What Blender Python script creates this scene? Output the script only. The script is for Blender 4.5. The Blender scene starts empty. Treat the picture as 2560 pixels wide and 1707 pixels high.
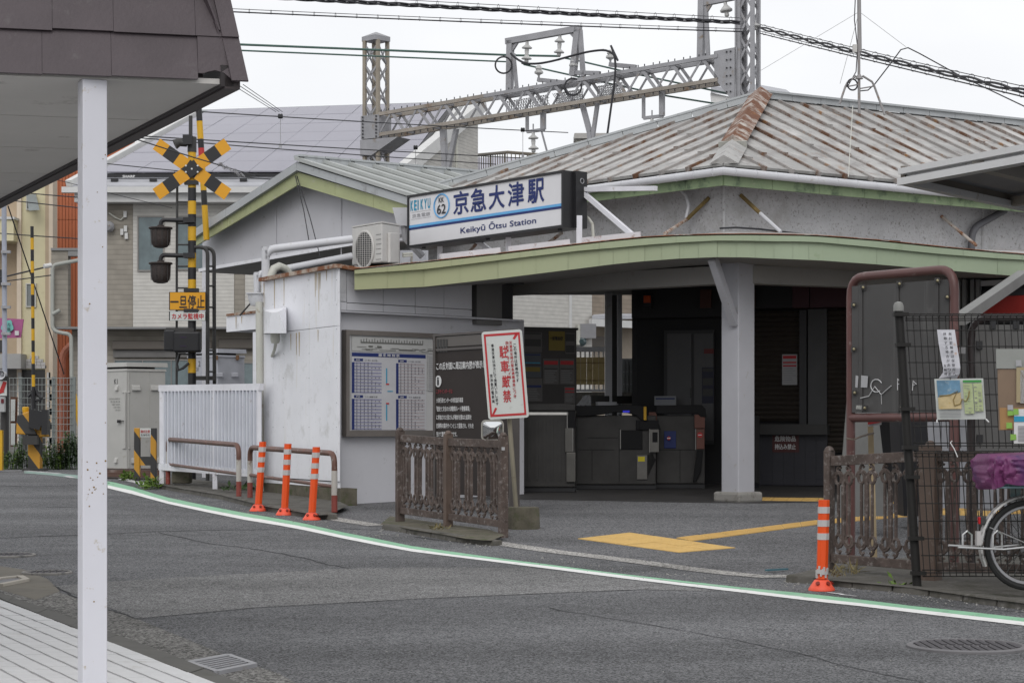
import bpy, bmesh, math, random
from mathutils import Vector, Matrix
SC = bpy.context.scene
COL = SC.collection
V = Vector
random.seed(7)

# ---------------------------------------------------------------- camera
F, HY, CZ = 5000.0, 1060.0, 1.17          # focal length in photo pixels, horizon row, eye height
cam = bpy.data.objects.new('camera', bpy.data.cameras.new('camera'))
COL.objects.link(cam)
cam.location = (0, 0, CZ)
cam.rotation_euler = (math.radians(90), 0, 0)
cam.data.sensor_width = 36.0
cam.data.lens = 36.0 * F / 2560.0
cam.data.shift_y = (HY - 853.5) / 2560.0
cam.data.clip_start = 0.1
cam.data.clip_end = 5000
SC.camera = cam

# ---------------------------------------------------------------- sky, sun, exposure
world = bpy.data.worlds.new('World')
SC.world = world
world.use_nodes = True
wn, wl = world.node_tree.nodes, world.node_tree.links
bg = wn['Background']
sky = wn.new('ShaderNodeTexSky')
sky.sky_type = 'NISHITA'
sky.sun_disc = False
SUN_EL, SUN_AZ = math.radians(42), math.radians(186)
sky.sun_elevation = SUN_EL
sky.sun_rotation = SUN_AZ
tc = wn.new('ShaderNodeTexCoord')
nz = wn.new('ShaderNodeTexNoise'); nz.inputs['Scale'].default_value = 2.2; nz.inputs['Detail'].default_value = 4
mp = wn.new('ShaderNodeMapping'); mp.inputs['Scale'].default_value = (1, 1, 2.6)
cr = wn.new('ShaderNodeValToRGB')
cr.color_ramp.elements[0].position = 0.33; cr.color_ramp.elements[0].color = (8.2, 8.35, 8.7, 1)
cr.color_ramp.elements[1].position = 0.55; cr.color_ramp.elements[1].color = (9.8, 9.85, 10.0, 1)
mx = wn.new('ShaderNodeMix'); mx.data_type = 'RGBA'; mx.inputs['Factor'].default_value = 0.95
wl.new(tc.outputs['Generated'], mp.inputs['Vector'])
wl.new(mp.outputs['Vector'], nz.inputs['Vector'])
wl.new(nz.outputs['Fac'], cr.inputs['Fac'])
wl.new(sky.outputs['Color'], mx.inputs[6])
wl.new(cr.outputs['Color'], mx.inputs[7])
wl.new(mx.outputs[2], bg.inputs['Color'])
bg.inputs['Strength'].default_value = 0.104

sun = bpy.data.objects.new('sun', bpy.data.lights.new('sun', 'SUN'))
COL.objects.link(sun)
sun.data.energy = 1.15
sun.data.angle = math.radians(40)
sun.data.color = (1.0, 0.975, 0.95)
sd = V((math.sin(SUN_AZ) * math.cos(SUN_EL), math.cos(SUN_AZ) * math.cos(SUN_EL), math.sin(SUN_EL)))
sun.rotation_euler = sd.to_track_quat('Z', 'Y').to_euler()
vs = SC.view_settings
SC.display_settings.display_device = 'sRGB'
vs.view_transform = 'Standard'; vs.look = 'None'; vs.exposure = 0.0; vs.gamma = 1.0
vs.use_curve_mapping = False
SC.cycles.max_bounces = 6

# ---------------------------------------------------------------- helpers: ground and photo rays
GT = [(-50, -0.35), (0, -0.08), (8, -0.02), (13, 0.0), (17, 0.075), (21, 0.17), (26, 0.27), (28.5, 0.335), (32, 0.37), (36, 0.39), (45, 0.40), (3000, 0.4)]
def gz(x, y=None):
    if y is None: x, y = x.x, x.y
    for (a, za), (b, zb) in zip(GT, GT[1:]):
        if y <= b:
            return za + (zb - za) * (y - a) / (b - a)
    return GT[-1][1]
def W(px, py, Y):
    return V(((px - 1280) / F * Y, Y, CZ + (HY - py) / F * Y))
def G(px, py, dz=0.0):
    Y = 15.0
    for _ in range(40):
        Y = 0.5 * Y + 0.5 * F * (CZ - gz(0, Y) - dz) / (py - HY)
        Y = max(3, min(Y, 90))
    return V(((px - 1280) / F * Y, Y, gz(0, Y) + dz))
class Plane:
    """vertical plane through two (photo column, distance) points"""
    def __init__(s, a, b):
        s.a, s.b = W(a[0], HY, a[1]), W(b[0], HY, b[1])
        s.a.z = s.b.z = 0
        s.r = (s.b - s.a).normalized()
        s.n = V((s.r.y, -s.r.x, 0))
        if s.n.dot(-s.a) < 0: s.n = -s.n
    def p(s, px, py, off=0.0):
        d = V(((px - 1280) / F, 1, 0))
        o = s.a + s.n * off
        t = o.dot(s.n) / d.dot(s.n)
        return V((d.x * t, t, CZ + (HY - py) / F * t))
    def at(s, px, z, off=0.0):
        q = s.p(px, HY, off); q.z = z; return q
    def quad(s, x0, y0, x1, y1, off=0.0):
        """level rectangle: heights read at column x0"""
        a = s.p(x0, y0, off); b = s.p(x0, y1, off)
        c = s.p(x1, HY, off)
        return [V((a.x, a.y, b.z)), V((c.x, c.y, b.z)), V((c.x, c.y, a.z)), a]
    def quadz(s, x0, x1, z0, z1, off=0.0):
        return [s.at(x0, z0, off), s.at(x1, z0, off), s.at(x1, z1, off), s.at(x0, z1, off)]

# ---------------------------------------------------------------- mesh building
class B:
    def __init__(s): s.v = []; s.f = []
    def add(s, vs, fs):
        n = len(s.v)
        s.v += [V(q) for q in vs]
        s.f += [tuple(i + n for i in f) for f in fs]
        return s
    def hexa(s, a, b):
        n = len(a)
        fs = [tuple(range(n))[::-1], tuple(range(n, 2 * n))]
        fs += [(i, (i + 1) % n, n + (i + 1) % n, n + i) for i in range(n)]
        return s.add(list(a) + list(b), fs)
    def slab(s, quad, t, n=None):
        """polygon extruded by t along n (default: its own normal)"""
        quad = [V(q) for q in quad]
        if n is None:
            n = (quad[1] - quad[0]).cross(quad[-1] - quad[0]).normalized()
        return s.hexa(quad, [q + n * t for q in quad])
    def box(s, c, d, rz=0.0):
        x, y, z = d[0] / 2, d[1] / 2, d[2] / 2
        m = Matrix.Rotation(rz, 3, 'Z'); c = V(c)
        q = lambda zz: [c + m @ V((sx * x, sy * y, zz)) for sx, sy in ((-1, -1), (1, -1), (1, 1), (-1, 1))]
        return s.hexa(q(-z), q(z))
    def beam(s, p0, p1, w, h, up=(0, 0, 1)):
        p0, p1 = V(p0), V(p1); d = (p1 - p0).normalized(); up = V(up)
        if abs(d.dot(up)) > 0.97: up = V((0, 1, 0)) if abs(d.y) < 0.9 else V((1, 0, 0))
        r = d.cross(up).normalized(); u = r.cross(d)
        q = lambda o: [o + r * (a * w / 2) + u * (b * h / 2) for a, b in ((-1, -1), (1, -1), (1, 1), (-1, 1))]
        return s.hexa(q(p0), q(p1))
    def tube(s, pts, r, n=8, closed=False, r1=None):
        pts = [V(p) for p in pts]; m = len(pts)
        ring = []; ref = None
        for i, p in enumerate(pts):
            if closed: d = pts[(i + 1) % m] - pts[i - 1]
            else: d = pts[min(i + 1, m - 1)] - pts[max(i - 1, 0)]
            d.normalize()
            if ref is None:
                ref = V((0, 0, 1)) if abs(d.z) < 0.9 else V((1, 0, 0))
            a = (ref - d * ref.dot(d)).normalized(); ref = a
            b = d.cross(a)
            rr = r if r1 is None else r + (r1 - r) * i / (m - 1)
            ring.append([p + (a * math.cos(t) + b * math.sin(t)) * rr for t in [2 * math.pi * k / n for k in range(n)]])
        vs = [q for rg in ring for q in rg]; fs = []
        for i in range(m if closed else m - 1):
            j = (i + 1) % m
            for k in range(n):
                fs.append((i * n + k, i * n + (k + 1) % n, j * n + (k + 1) % n, j * n + k))
        if not closed:
            fs += [tuple(range(n))[::-1], tuple(range((m - 1) * n, m * n))]
        return s.add(vs, fs)
    def lathe(s, o, prof, n=16, axis=(0, 0, 1)):
        o = V(o); ax = V(axis).normalized()
        a = (V((1, 0, 0)) if abs(ax.x) < 0.9 else V((0, 1, 0))); a = (a - ax * a.dot(ax)).normalized(); b = ax.cross(a)
        vs = []; fs = []
        for r, z in prof:
            vs += [o + ax * z + (a * math.cos(t) + b * math.sin(t)) * r for t in [2 * math.pi * k / n for k in range(n)]]
        for i in range(len(prof) - 1):
            for k in range(n):
                fs.append((i * n + k, i * n + (k + 1) % n, (i + 1) * n + (k + 1) % n, (i + 1) * n + k))
        fs += [tuple(range(n))[::-1], tuple(range((len(prof) - 1) * n, len(prof) * n))]
        return s.add(vs, fs)
    def torus(s, c, nrm, R, r, n=20, k=8, sq=1.0):
        c = V(c); ax = V(nrm).normalized()
        a = V((0, 0, 1)) if abs(ax.z) < 0.9 else V((1, 0, 0)); a = (a - ax * a.dot(ax)).normalized(); b = ax.cross(a)
        return s.tube([c + (a * math.cos(t) + b * math.sin(t) * sq) * R for t in [2 * math.pi * i / n for i in range(n)]], r, k, True)
    def sheet(s, quads):
        for q in quads: s.add(q, [tuple(range(len(q)))])
        return s
    def build(s, name, mat, parent=None, smooth=False, bevel=0.0, keep=False, recalc=True, kind=None):
        me = bpy.data.meshes.new(name)
        loc = V((0, 0, 0))
        if parent is None and not keep:
            xs = [q.x for q in s.v]; ys = [q.y for q in s.v]
            loc = V(((min(xs) + max(xs)) / 2, (min(ys) + max(ys)) / 2, min(q.z for q in s.v)))
        me.from_pydata([tuple(q - loc) for q in s.v], [], s.f)
        if recalc:
            bm = bmesh.new(); bm.from_mesh(me)
            bmesh.ops.recalc_face_normals(bm, faces=bm.faces)
            bm.to_mesh(me); bm.free()
        if smooth:
            me.polygons.foreach_set('use_smooth', [True] * len(me.polygons))
            me.set_sharp_from_angle(angle=math.radians(38))
        me.materials.append(mat)
        o = bpy.data.objects.new(name, me)
        COL.objects.link(o)
        o.location = loc
        if parent is not None: adopt(o, parent)
        if bevel:
            md = o.modifiers.new('bevel', 'BEVEL'); md.width = bevel; md.segments = 2; md.limit_method = 'ANGLE'
        if kind: o['kind'] = kind
        return o
def adopt(o, parent):
    o.parent = parent
    o.matrix_parent_inverse = Matrix.Translation(-parent.location)
def tag(o, label=None, cat=None, group=None, kind=None):
    if label: o['label'] = label
    if cat: o['category'] = cat
    if group: o['group'] = group
    if kind: o['kind'] = kind
    return o
def thing(name, loc, label, cat, group=None):
    o = bpy.data.objects.new(name, None); COL.objects.link(o)
    o.location = V(loc); o.empty_display_size = 0.2
    return tag(o, label, cat, group)
def struct(name, b, mat, **k):
    o = b.build(name, mat, None, keep=True, **k); o['kind'] = 'structure'; return o
def dup(o, parent=None, loc=None, rz=None, sc=None, label=None, group=None):
    c = o.copy(); COL.objects.link(c)
    if parent is not None: c.parent = parent
    if loc is not None: c.location = loc
    if rz is not None: c.rotation_euler = (0, 0, rz)
    if sc is not None: c.scale = (sc, sc, sc)
    if label: c['label'] = label
    if group: c['group'] = group
    for ch in o.children: dup(ch, c)
    return c
def inst(o, mat4, parent):
    """another piece with the same mesh, moved by a world matrix"""
    c = o.copy(); COL.objects.link(c); c.parent = parent
    c.matrix_parent_inverse = Matrix.Translation(-parent.location)
    c.matrix_basis = mat4 @ o.matrix_basis
    return c
def clip(poly, k, lo, hi):
    """clip a list of 2-D points to lo <= p[k] <= hi"""
    for sgn, lim in ((1, lo), (-1, -hi)):
        out = []
        for i in range(len(poly)):
            a, b = poly[i - 1], poly[i]
            ia, ib = sgn * a[k] >= lim - 1e-9, sgn * b[k] >= lim - 1e-9
            if ia != ib:
                t = (sgn * lim - a[k]) / (b[k] - a[k])
                out.append((a[0] + (b[0] - a[0]) * t, a[1] + (b[1] - a[1]) * t))
            if ib: out.append(b)
        poly = out
        if not poly: return []
    return poly
def arc_pts(pts, r, n=5):
    """polyline with rounded corners"""
    pts = [V(p) for p in pts]; out = [pts[0]]
    for a, b, c in zip(pts, pts[1:], pts[2:]):
        u = (a - b).normalized(); w = (c - b).normalized()
        for i in range(n + 1):
            t = i / n
            out.append((b + u * r) * (1 - t) ** 2 + b * 2 * t * (1 - t) + (b + w * r) * t * t)
    out.append(pts[-1]); return out
def lerp(a, b, t): return a + (b - a) * t
def interp(tab, x):
    for p, q in zip(tab, tab[1:]):
        if x <= q[0] or q is tab[-1]:
            t = (x - p[0]) / (q[0] - p[0])
            return [lerp(u, v, t) for u, v in zip(p, q)]

# ---------------------------------------------------------------- materials
MATS = {}
def M(name, col, rough=0.6, metal=0.0, var=0.12, vscale=2.5, fade=None, dirt=None, streak=None, bump=0.0, bscale=60.0, spec=0.4, fleck=None, coat=0.0):
    """procedural paint / stone / metal: tone variation, optional blotches, vertical runs, flecks, relief"""
    if name in MATS: return MATS[name]
    m = bpy.data.materials.new(name); m.use_nodes = True
    n, l = m.node_tree.nodes, m.node_tree.links
    bs = n['Principled BSDF']
    geo = n.new('ShaderNodeNewGeometry')
    def noise(scale, detail=4, vec=None, rgh=0.6):
        t = n.new('ShaderNodeTexNoise'); t.inputs['Scale'].default_value = scale
        t.inputs['Detail'].default_value = detail; t.inputs['Roughness'].default_value = rgh
        l.new(vec or geo.outputs['Position'], t.inputs['Vector']); return t.outputs['Fac']
    def ramp(fac, a, b):
        t = n.new('ShaderNodeMapRange'); t.inputs['From Min'].default_value = a; t.inputs['From Max'].default_value = b
        l.new(fac, t.inputs['Value']); return t.outputs['Result']
    def mix(fac, a, b):
        t = n.new('ShaderNodeMix'); t.data_type = 'RGBA'
        for sock, val in ((0, fac), (6, a), (7, b)):
            if hasattr(val, 'is_linked'): l.new(val, t.inputs[sock])
            else: t.inputs[sock].default_value = val if sock == 0 else (*val, 1)
        return t.outputs[2]
    c = mix(ramp(noise(vscale, 5), 0.3, 0.7), tuple(x * (1 - var) for x in col), tuple(min(1, x * (1 + var)) for x in col))
    if fade:               # the paint has yellowed along its length
        sx = n.new('ShaderNodeSeparateXYZ'); l.new(geo.outputs['Position'], sx.inputs[0])
        c = mix(ramp(sx.outputs['X'], fade[1], fade[2]), fade[0], c)
    if dirt:
        for dc, amt, sc in (dirt if isinstance(dirt[0], tuple) and isinstance(dirt[0][0], tuple) else [dirt]):
            # amt: share of the surface that is stained
            e = 0.66 - 0.3 * amt
            f = ramp(noise(sc, 8, None, 0.7), e - 0.03, e + 0.1)
            c = mix(f, c, dc)
    if streak:
        sc_, amt = streak[0], streak[1]
        mpn = n.new('ShaderNodeMapping'); mpn.inputs['Scale'].default_value = (7, 7, 0.35)
        l.new(geo.outputs['Position'], mpn.inputs['Vector'])
        e = 0.7 - 0.3 * amt
        c = mix(ramp(noise(1.6, 6, mpn.outputs['Vector'], 0.65), e, e + 0.22), c, sc_)
    if fleck:
        fc, fs, th = fleck
        vo = n.new('ShaderNodeTexVoronoi'); vo.inputs['Scale'].default_value = fs
        l.new(geo.outputs['Position'], vo.inputs['Vector'])
        sp = n.new('ShaderNodeSeparateColor'); l.new(vo.outputs['Color'], sp.inputs[0])
        c = mix(ramp(sp.outputs[0], th, min(1, th + 0.08)), c, fc)
    l.new(c, bs.inputs['Base Color'])
    bs.inputs['Roughness'].default_value = rough
    bs.inputs['Metallic'].default_value = metal
    bs.inputs['Specular IOR Level'].default_value = spec
    bs.inputs['Coat Weight'].default_value = coat
    if bump:
        bn = n.new('ShaderNodeBump'); bn.inputs['Strength'].default_value = bump; bn.inputs['Distance'].default_value = 0.02
        l.new(noise(bscale, 6), bn.inputs['Height']); l.new(bn.outputs['Normal'], bs.inputs['Normal'])
    MATS[name] = m
    return m
def flat(name, col, rough=0.5, **k): return M(name, col, rough, var=k.pop('var', 0.05), vscale=6, **k)
def emit(name, col, s):
    m = bpy.data.materials.new(name); m.use_nodes = True
    b = m.node_tree.nodes['Principled BSDF']
    b.inputs['Base Color'].default_value = (*col, 1); b.inputs['Emission Color'].default_value = (*col, 1); b.inputs['Emission Strength'].default_value = s
    return m
def glass(name, col=(0.03, 0.05, 0.05)):
    m = flat(name, col, 0.06, spec=0.7); return m
def siding(name, col, pitch, var=0.1, dark=0.45, brick=1.5, bumpd=0.012):
    """cladding courses: each course a long-grained strip with a groove darker in colour and sunk in relief"""
    m = bpy.data.materials.new(name); m.use_nodes = True
    n, l = m.node_tree.nodes, m.node_tree.links; bs = n['Principled BSDF']
    geo = n.new('ShaderNodeNewGeometry')
    sp = n.new('ShaderNodeSeparateXYZ'); l.new(geo.outputs['Position'], sp.inputs[0])
    def math_(op, a, b=None):
        t = n.new('ShaderNodeMath'); t.operation = op
        for i, x in enumerate((a, b)):
            if x is None: continue
            if hasattr(x, 'is_linked'): l.new(x, t.inputs[i])
            else: t.inputs[i].default_value = x
        return t.outputs[0]
    row = math_('DIVIDE', sp.outputs['Z'], pitch)
    fr = math_('FRACT', row); fl = math_('FLOOR', row)
    comb = n.new('ShaderNodeCombineXYZ')
    xy = math_('ADD', sp.outputs['X'], math_('MULTIPLY', sp.outputs['Y'], 0.8))
    l.new(math_('ADD', math_('MULTIPLY', xy, brick), math_('MULTIPLY', fl, 7.31)), comb.inputs[0]); l.new(fl, comb.inputs[1])
    nt = n.new('ShaderNodeTexNoise'); nt.inputs['Scale'].default_value = 1.0; nt.inputs['Detail'].default_value = 3
    l.new(comb.outputs[0], nt.inputs['Vector'])
    mr = n.new('ShaderNodeMapRange'); mr.inputs[1].default_value = 0.3; mr.inputs[2].default_value = 0.7
    mr.inputs[3].default_value = 1 - var; mr.inputs[4].default_value = 1 + var
    l.new(nt.outputs['Fac'], mr.inputs[0])
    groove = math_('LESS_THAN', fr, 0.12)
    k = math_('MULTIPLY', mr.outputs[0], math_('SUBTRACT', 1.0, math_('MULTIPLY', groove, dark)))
    mx_ = n.new('ShaderNodeVectorMath'); mx_.operation = 'SCALE'; mx_.inputs[0].default_value = col
    l.new(k, mx_.inputs['Scale']); l.new(mx_.outputs[0], bs.inputs['Base Color'])
    bs.inputs['Roughness'].default_value = 0.75
    bn = n.new('ShaderNodeBump'); bn.inputs['Strength'].default_value = 0.6; bn.inputs['Distance'].default_value = bumpd
    h = math_('ADD', math_('MULTIPLY', math_('SUBTRACT', 1.0, groove), 1.0), math_('MULTIPLY', nt.outputs['Fac'], 1.2))
    l.new(h, bn.inputs['Height']); l.new(bn.outputs['Normal'], bs.inputs['Normal'])
    return m
def asphalt(name, col, fl=0.55, sc=240.0, coarse=0.0):
    """worn asphalt: bitumen tone drift, mixed aggregate grains, tyre-polished patches"""
    m = bpy.data.materials.new(name); m.use_nodes = True
    n, l = m.node_tree.nodes, m.node_tree.links; bs = n['Principled BSDF']
    geo = n.new('ShaderNodeNewGeometry'); pos = geo.outputs['Position']
    def tex(kind, scale, det=4):
        t = n.new(kind); t.inputs['Scale'].default_value = scale
        if 'Detail' in t.inputs: t.inputs['Detail'].default_value = det
        l.new(pos, t.inputs['Vector']); return t
    def mr(f, a, b, c, d):
        t = n.new('ShaderNodeMapRange')
        for i, x in enumerate((a, b, c, d)): t.inputs[i + 1].default_value = x
        l.new(f, t.inputs[0]); return t.outputs[0]
    def mul(a, b):
        t = n.new('ShaderNodeMath'); t.operation = 'MULTIPLY'; l.new(a, t.inputs[0]); l.new(b, t.inputs[1]); return t.outputs[0]
    tb = tex('ShaderNodeTexNoise', 0.55, 6); mpb = n.new('ShaderNodeMapping'); mpb.inputs['Rotation'].default_value = (0, 0, math.radians(28)); mpb.inputs['Scale'].default_value = (0.35, 1.5, 1)
    l.new(pos, mpb.inputs['Vector']); l.new(mpb.outputs['Vector'], tb.inputs['Vector'])
    big = mr(tb.outputs['Fac'], 0.3, 0.7, 0.76, 1.2)
    mid = mr(tex('ShaderNodeTexNoise', 6, 5).outputs['Fac'], 0.3, 0.7, 0.9, 1.1)
    v = tex('ShaderNodeTexVoronoi', sc); sp = n.new('ShaderNodeSeparateColor'); l.new(v.outputs['Color'], sp.inputs[0])
    g1 = mr(sp.outputs[0], 0.0, 1.0, 0.74, 1.26)
    v2 = tex('ShaderNodeTexVoronoi', sc * 0.42); sp2 = n.new('ShaderNodeSeparateColor'); l.new(v2.outputs['Color'], sp2.inputs[0])
    g2 = mr(sp2.outputs[1], 0.93, 0.99, 1.0, 2.5 + coarse)
    g3 = mr(sp2.outputs[2], 0.0, 0.2, 0.62 if coarse else 0.86, 1.0)
    k = mul(mul(mul(big, mid), g1), mul(g2, g3))
    s = n.new('ShaderNodeVectorMath'); s.operation = 'SCALE'; s.inputs[0].default_value = col
    l.new(k, s.inputs['Scale']); l.new(s.outputs[0], bs.inputs['Base Color'])
    bs.inputs['Roughness'].default_value = 0.95; bs.inputs['Specular IOR Level'].default_value = 0.08
    bn = n.new('ShaderNodeBump'); bn.inputs['Strength'].default_value = 0.5; bn.inputs['Distance'].default_value = 0.004
    l.new(sp.outputs[0], bn.inputs['Height']); l.new(bn.outputs['Normal'], bs.inputs['Normal'])
    return m

RUST = (0.17, 0.055, 0.018)
m_white = M('white_painted_steel', (0.68, 0.68, 0.72), 0.45, dirt=((0.36, 0.33, 0.28), 0.12, 5), streak=((0.42, 0.38, 0.30), 0.25))
m_postw = M('white_post_paint', (0.62, 0.62, 0.665), 0.4, var=0.03, dirt=((0.30, 0.21, 0.05), 0.02, 16))
m_wall = M('white_panel_paint', (0.77, 0.775, 0.81), 0.5, var=0.06, vscale=1.3, streak=((0.60, 0.55, 0.44), 0.35), dirt=[((0.62, 0.62, 0.63), 0.25, 3), ((0.30, 0.29, 0.27), 0.02, 22)])
m_wall2 = M('grey_white_board_paint', (0.53, 0.53, 0.56), 0.6, var=0.06, vscale=1.1, dirt=((0.33, 0.33, 0.33), 0.06, 7))
m_stucco = M('stained_grey_stucco', (0.45, 0.45, 0.46), 0.9, var=0.12, vscale=1.6, dirt=[((0.19, 0.18, 0.165), 0.3, 26), ((0.36, 0.355, 0.35), 0.35, 2.5)], bump=0.7, bscale=40)
m_green = M('faded_mint_fascia', (0.32, 0.385, 0.27), 0.6, var=0.08, vscale=0.8, fade=((0.37, 0.385, 0.225), -1.0, 3.2), dirt=((0.24, 0.31, 0.19), 0.10, 3), streak=((0.27, 0.33, 0.19), 0.2))
m_greeny = M('faded_yellow_green_fascia', (0.40, 0.425, 0.225), 0.6, var=0.08, vscale=0.8, dirt=((0.25, 0.29, 0.14), 0.10, 3), streak=((0.28, 0.31, 0.14), 0.2))
m_green2 = M('weathered_green_eave', (0.205, 0.27, 0.155), 0.7, var=0.2, vscale=1.4, dirt=[((0.075, 0.11, 0.065), 0.36, 4), ((0.36, 0.37, 0.27), 0.12, 9)])
m_rust = M('rusted_sheet', (0.24, 0.10, 0.045), 0.85, var=0.35, vscale=5, dirt=((0.5, 0.47, 0.42), 0.35, 4), bump=0.3)
m_roof = M('weathered_roof_sheet', (0.375, 0.37, 0.358), 0.6, var=0.2, vscale=1.2, dirt=[((0.25, 0.235, 0.23), 0.4, 4), ((0.50, 0.485, 0.47), 0.35, 1.7), ((0.30, 0.17, 0.09), 0.10, 3.2)], bump=0.15, bscale=8)
m_batten = M('rusty_roof_batten', (0.30, 0.285, 0.275), 0.7, var=0.2, vscale=3, dirt=[((0.12, 0.058, 0.03), 0.5, 1.9), ((0.27, 0.135, 0.05), 0.2, 5)])
m_hip = M('rusty_hip_cap', (0.48, 0.44, 0.40), 0.75, var=0.1, dirt=[((0.135, 0.05, 0.02), 0.85, 3.2), ((0.33, 0.14, 0.04), 0.14, 6)])
m_soffit = M('grey_soffit_board', (0.30, 0.29, 0.275), 0.8, var=0.08, vscale=0.9, dirt=((0.17, 0.15, 0.13), 0.12, 3))
m_column = M('painted_column', (0.43, 0.43, 0.46), 0.6, var=0.05, dirt=((0.30, 0.26, 0.2), 0.05, 9))
m_conc = M('weathered_concrete', (0.108, 0.102, 0.09), 0.9, var=0.22, vscale=3, dirt=[((0.055, 0.053, 0.038), 0.38, 4), ((0.17, 0.162, 0.15), 0.25, 11)], bump=0.4, bscale=50)
m_concmoss = M('mossy_concrete', (0.11, 0.10, 0.075), 0.95, var=0.3, vscale=5, dirt=((0.06, 0.075, 0.03), 0.35, 6), bump=0.5, bscale=40)
m_dark = flat('dark_painted_steel', (0.040, 0.039, 0.038), 0.5)
m_black = flat('black_plastic', (0.018, 0.018, 0.02), 0.45)
m_yellow = M('signal_yellow_paint', (0.60, 0.34, 0.015), 0.5, var=0.08, dirt=((0.30, 0.13, 0.03), 0.06, 5))
m_amber = M('amber_sign_paint', (0.66, 0.31, 0.012), 0.45, var=0.05)
m_red = flat('red_paint', (0.45, 0.03, 0.03), 0.5)
m_galv = M('galvanised_steel', (0.32, 0.32, 0.335), 0.5, metal=0.25, var=0.12, vscale=4, dirt=((0.22, 0.17, 0.12), 0.15, 5))
m_galvw = M('weathered_truss_steel', (0.30, 0.27, 0.235), 0.65, var=0.2, vscale=2, dirt=((0.20, 0.13, 0.08), 0.3, 2.5))
m_wire = flat('black_cable', (0.03, 0.03, 0.035), 0.6)
m_wireg = flat('green_cable', (0.07, 0.13, 0.11), 0.5)
m_porc = flat('insulator_porcelain', (0.50, 0.50, 0.49), 0.25)
m_brown = M('weathered_brown_cast_iron', (0.088, 0.066, 0.057), 0.75, var=0.35, vscale=6, dirt=[((0.22, 0.20, 0.19), 0.30, 24), ((0.045, 0.035, 0.03), 0.25, 14)], bump=0.25, bscale=35)
m_brown2 = M('smooth_brown_post_paint', (0.11, 0.078, 0.062), 0.6, var=0.15, dirt=((0.2, 0.17, 0.15), 0.1, 14))
m_pipebr = M('red_brown_pipe_paint', (0.105, 0.048, 0.044), 0.4, var=0.15, dirt=((0.30, 0.26, 0.24), 0.08, 8))
m_rail = M('brown_chipped_rail_paint', (0.115, 0.055, 0.04), 0.45, var=0.25, vscale=5, dirt=[((0.30, 0.29, 0.27), 0.13, 9), ((0.2, 0.06, 0.03), 0.2, 7)])
m_railw = M('white_chipped_rail_paint', (0.42, 0.40, 0.37), 0.5, var=0.1, dirt=((0.14, 0.09, 0.06), 0.22, 8))
m_orange = M('orange_urethane', (0.74, 0.078, 0.008), 0.45, var=0.06, dirt=((0.5, 0.13, 0.06), 0.08, 9))
m_base_o = flat('orange_red_base', (0.80, 0.10, 0.05), 0.5)
m_refl = M('grey_white_reflective_tape', (0.47, 0.45, 0.445), 0.35, var=0.08)
m_paper = flat('white_paper', (0.62, 0.62, 0.62), 0.7)
m_ink = flat('black_ink', (0.02, 0.02, 0.025), 0.6)
m_inkr = flat('red_ink', (0.45, 0.03, 0.035), 0.6)
m_navy = flat('navy_ink', (0.012, 0.025, 0.13), 0.5)
m_skyb = flat('sky_blue_ink', (0.11, 0.36, 0.66), 0.5)
m_teal = flat('teal_ink', (0.03, 0.27, 0.43), 0.5)
m_signw = flat('white_acrylic_sign_face', (0.64, 0.64, 0.66), 0.3, var=0.02)
m_steel = M('brushed_stainless', (0.15, 0.145, 0.135), 0.35, metal=0.85, var=0.1, vscale=6)
m_gatesteel = M('gate_body_steel', (0.042, 0.040, 0.038), 0.5, metal=0.1, var=0.25, vscale=3)
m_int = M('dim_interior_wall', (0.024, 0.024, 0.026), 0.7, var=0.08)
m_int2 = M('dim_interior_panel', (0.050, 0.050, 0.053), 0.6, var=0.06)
m_shut = M('brown_roller_shutter', (0.048, 0.040, 0.033), 0.55, var=0.15)
m_maroon = flat('maroon_panel', (0.06, 0.02, 0.028), 0.5)
m_beige = flat('beige_plastic', (0.52, 0.51, 0.49), 0.45)
m_pipe = M('grey_white_pvc_pipe', (0.55, 0.555, 0.58), 0.4, var=0.06, dirt=((0.35, 0.33, 0.28), 0.1, 5))
m_cream = M('cream_drain_pipe', (0.50, 0.50, 0.45), 0.5, var=0.08, dirt=((0.30, 0.25, 0.17), 0.12, 7))
m_glass = glass('dark_window_glass', (0.05, 0.075, 0.08))

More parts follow.
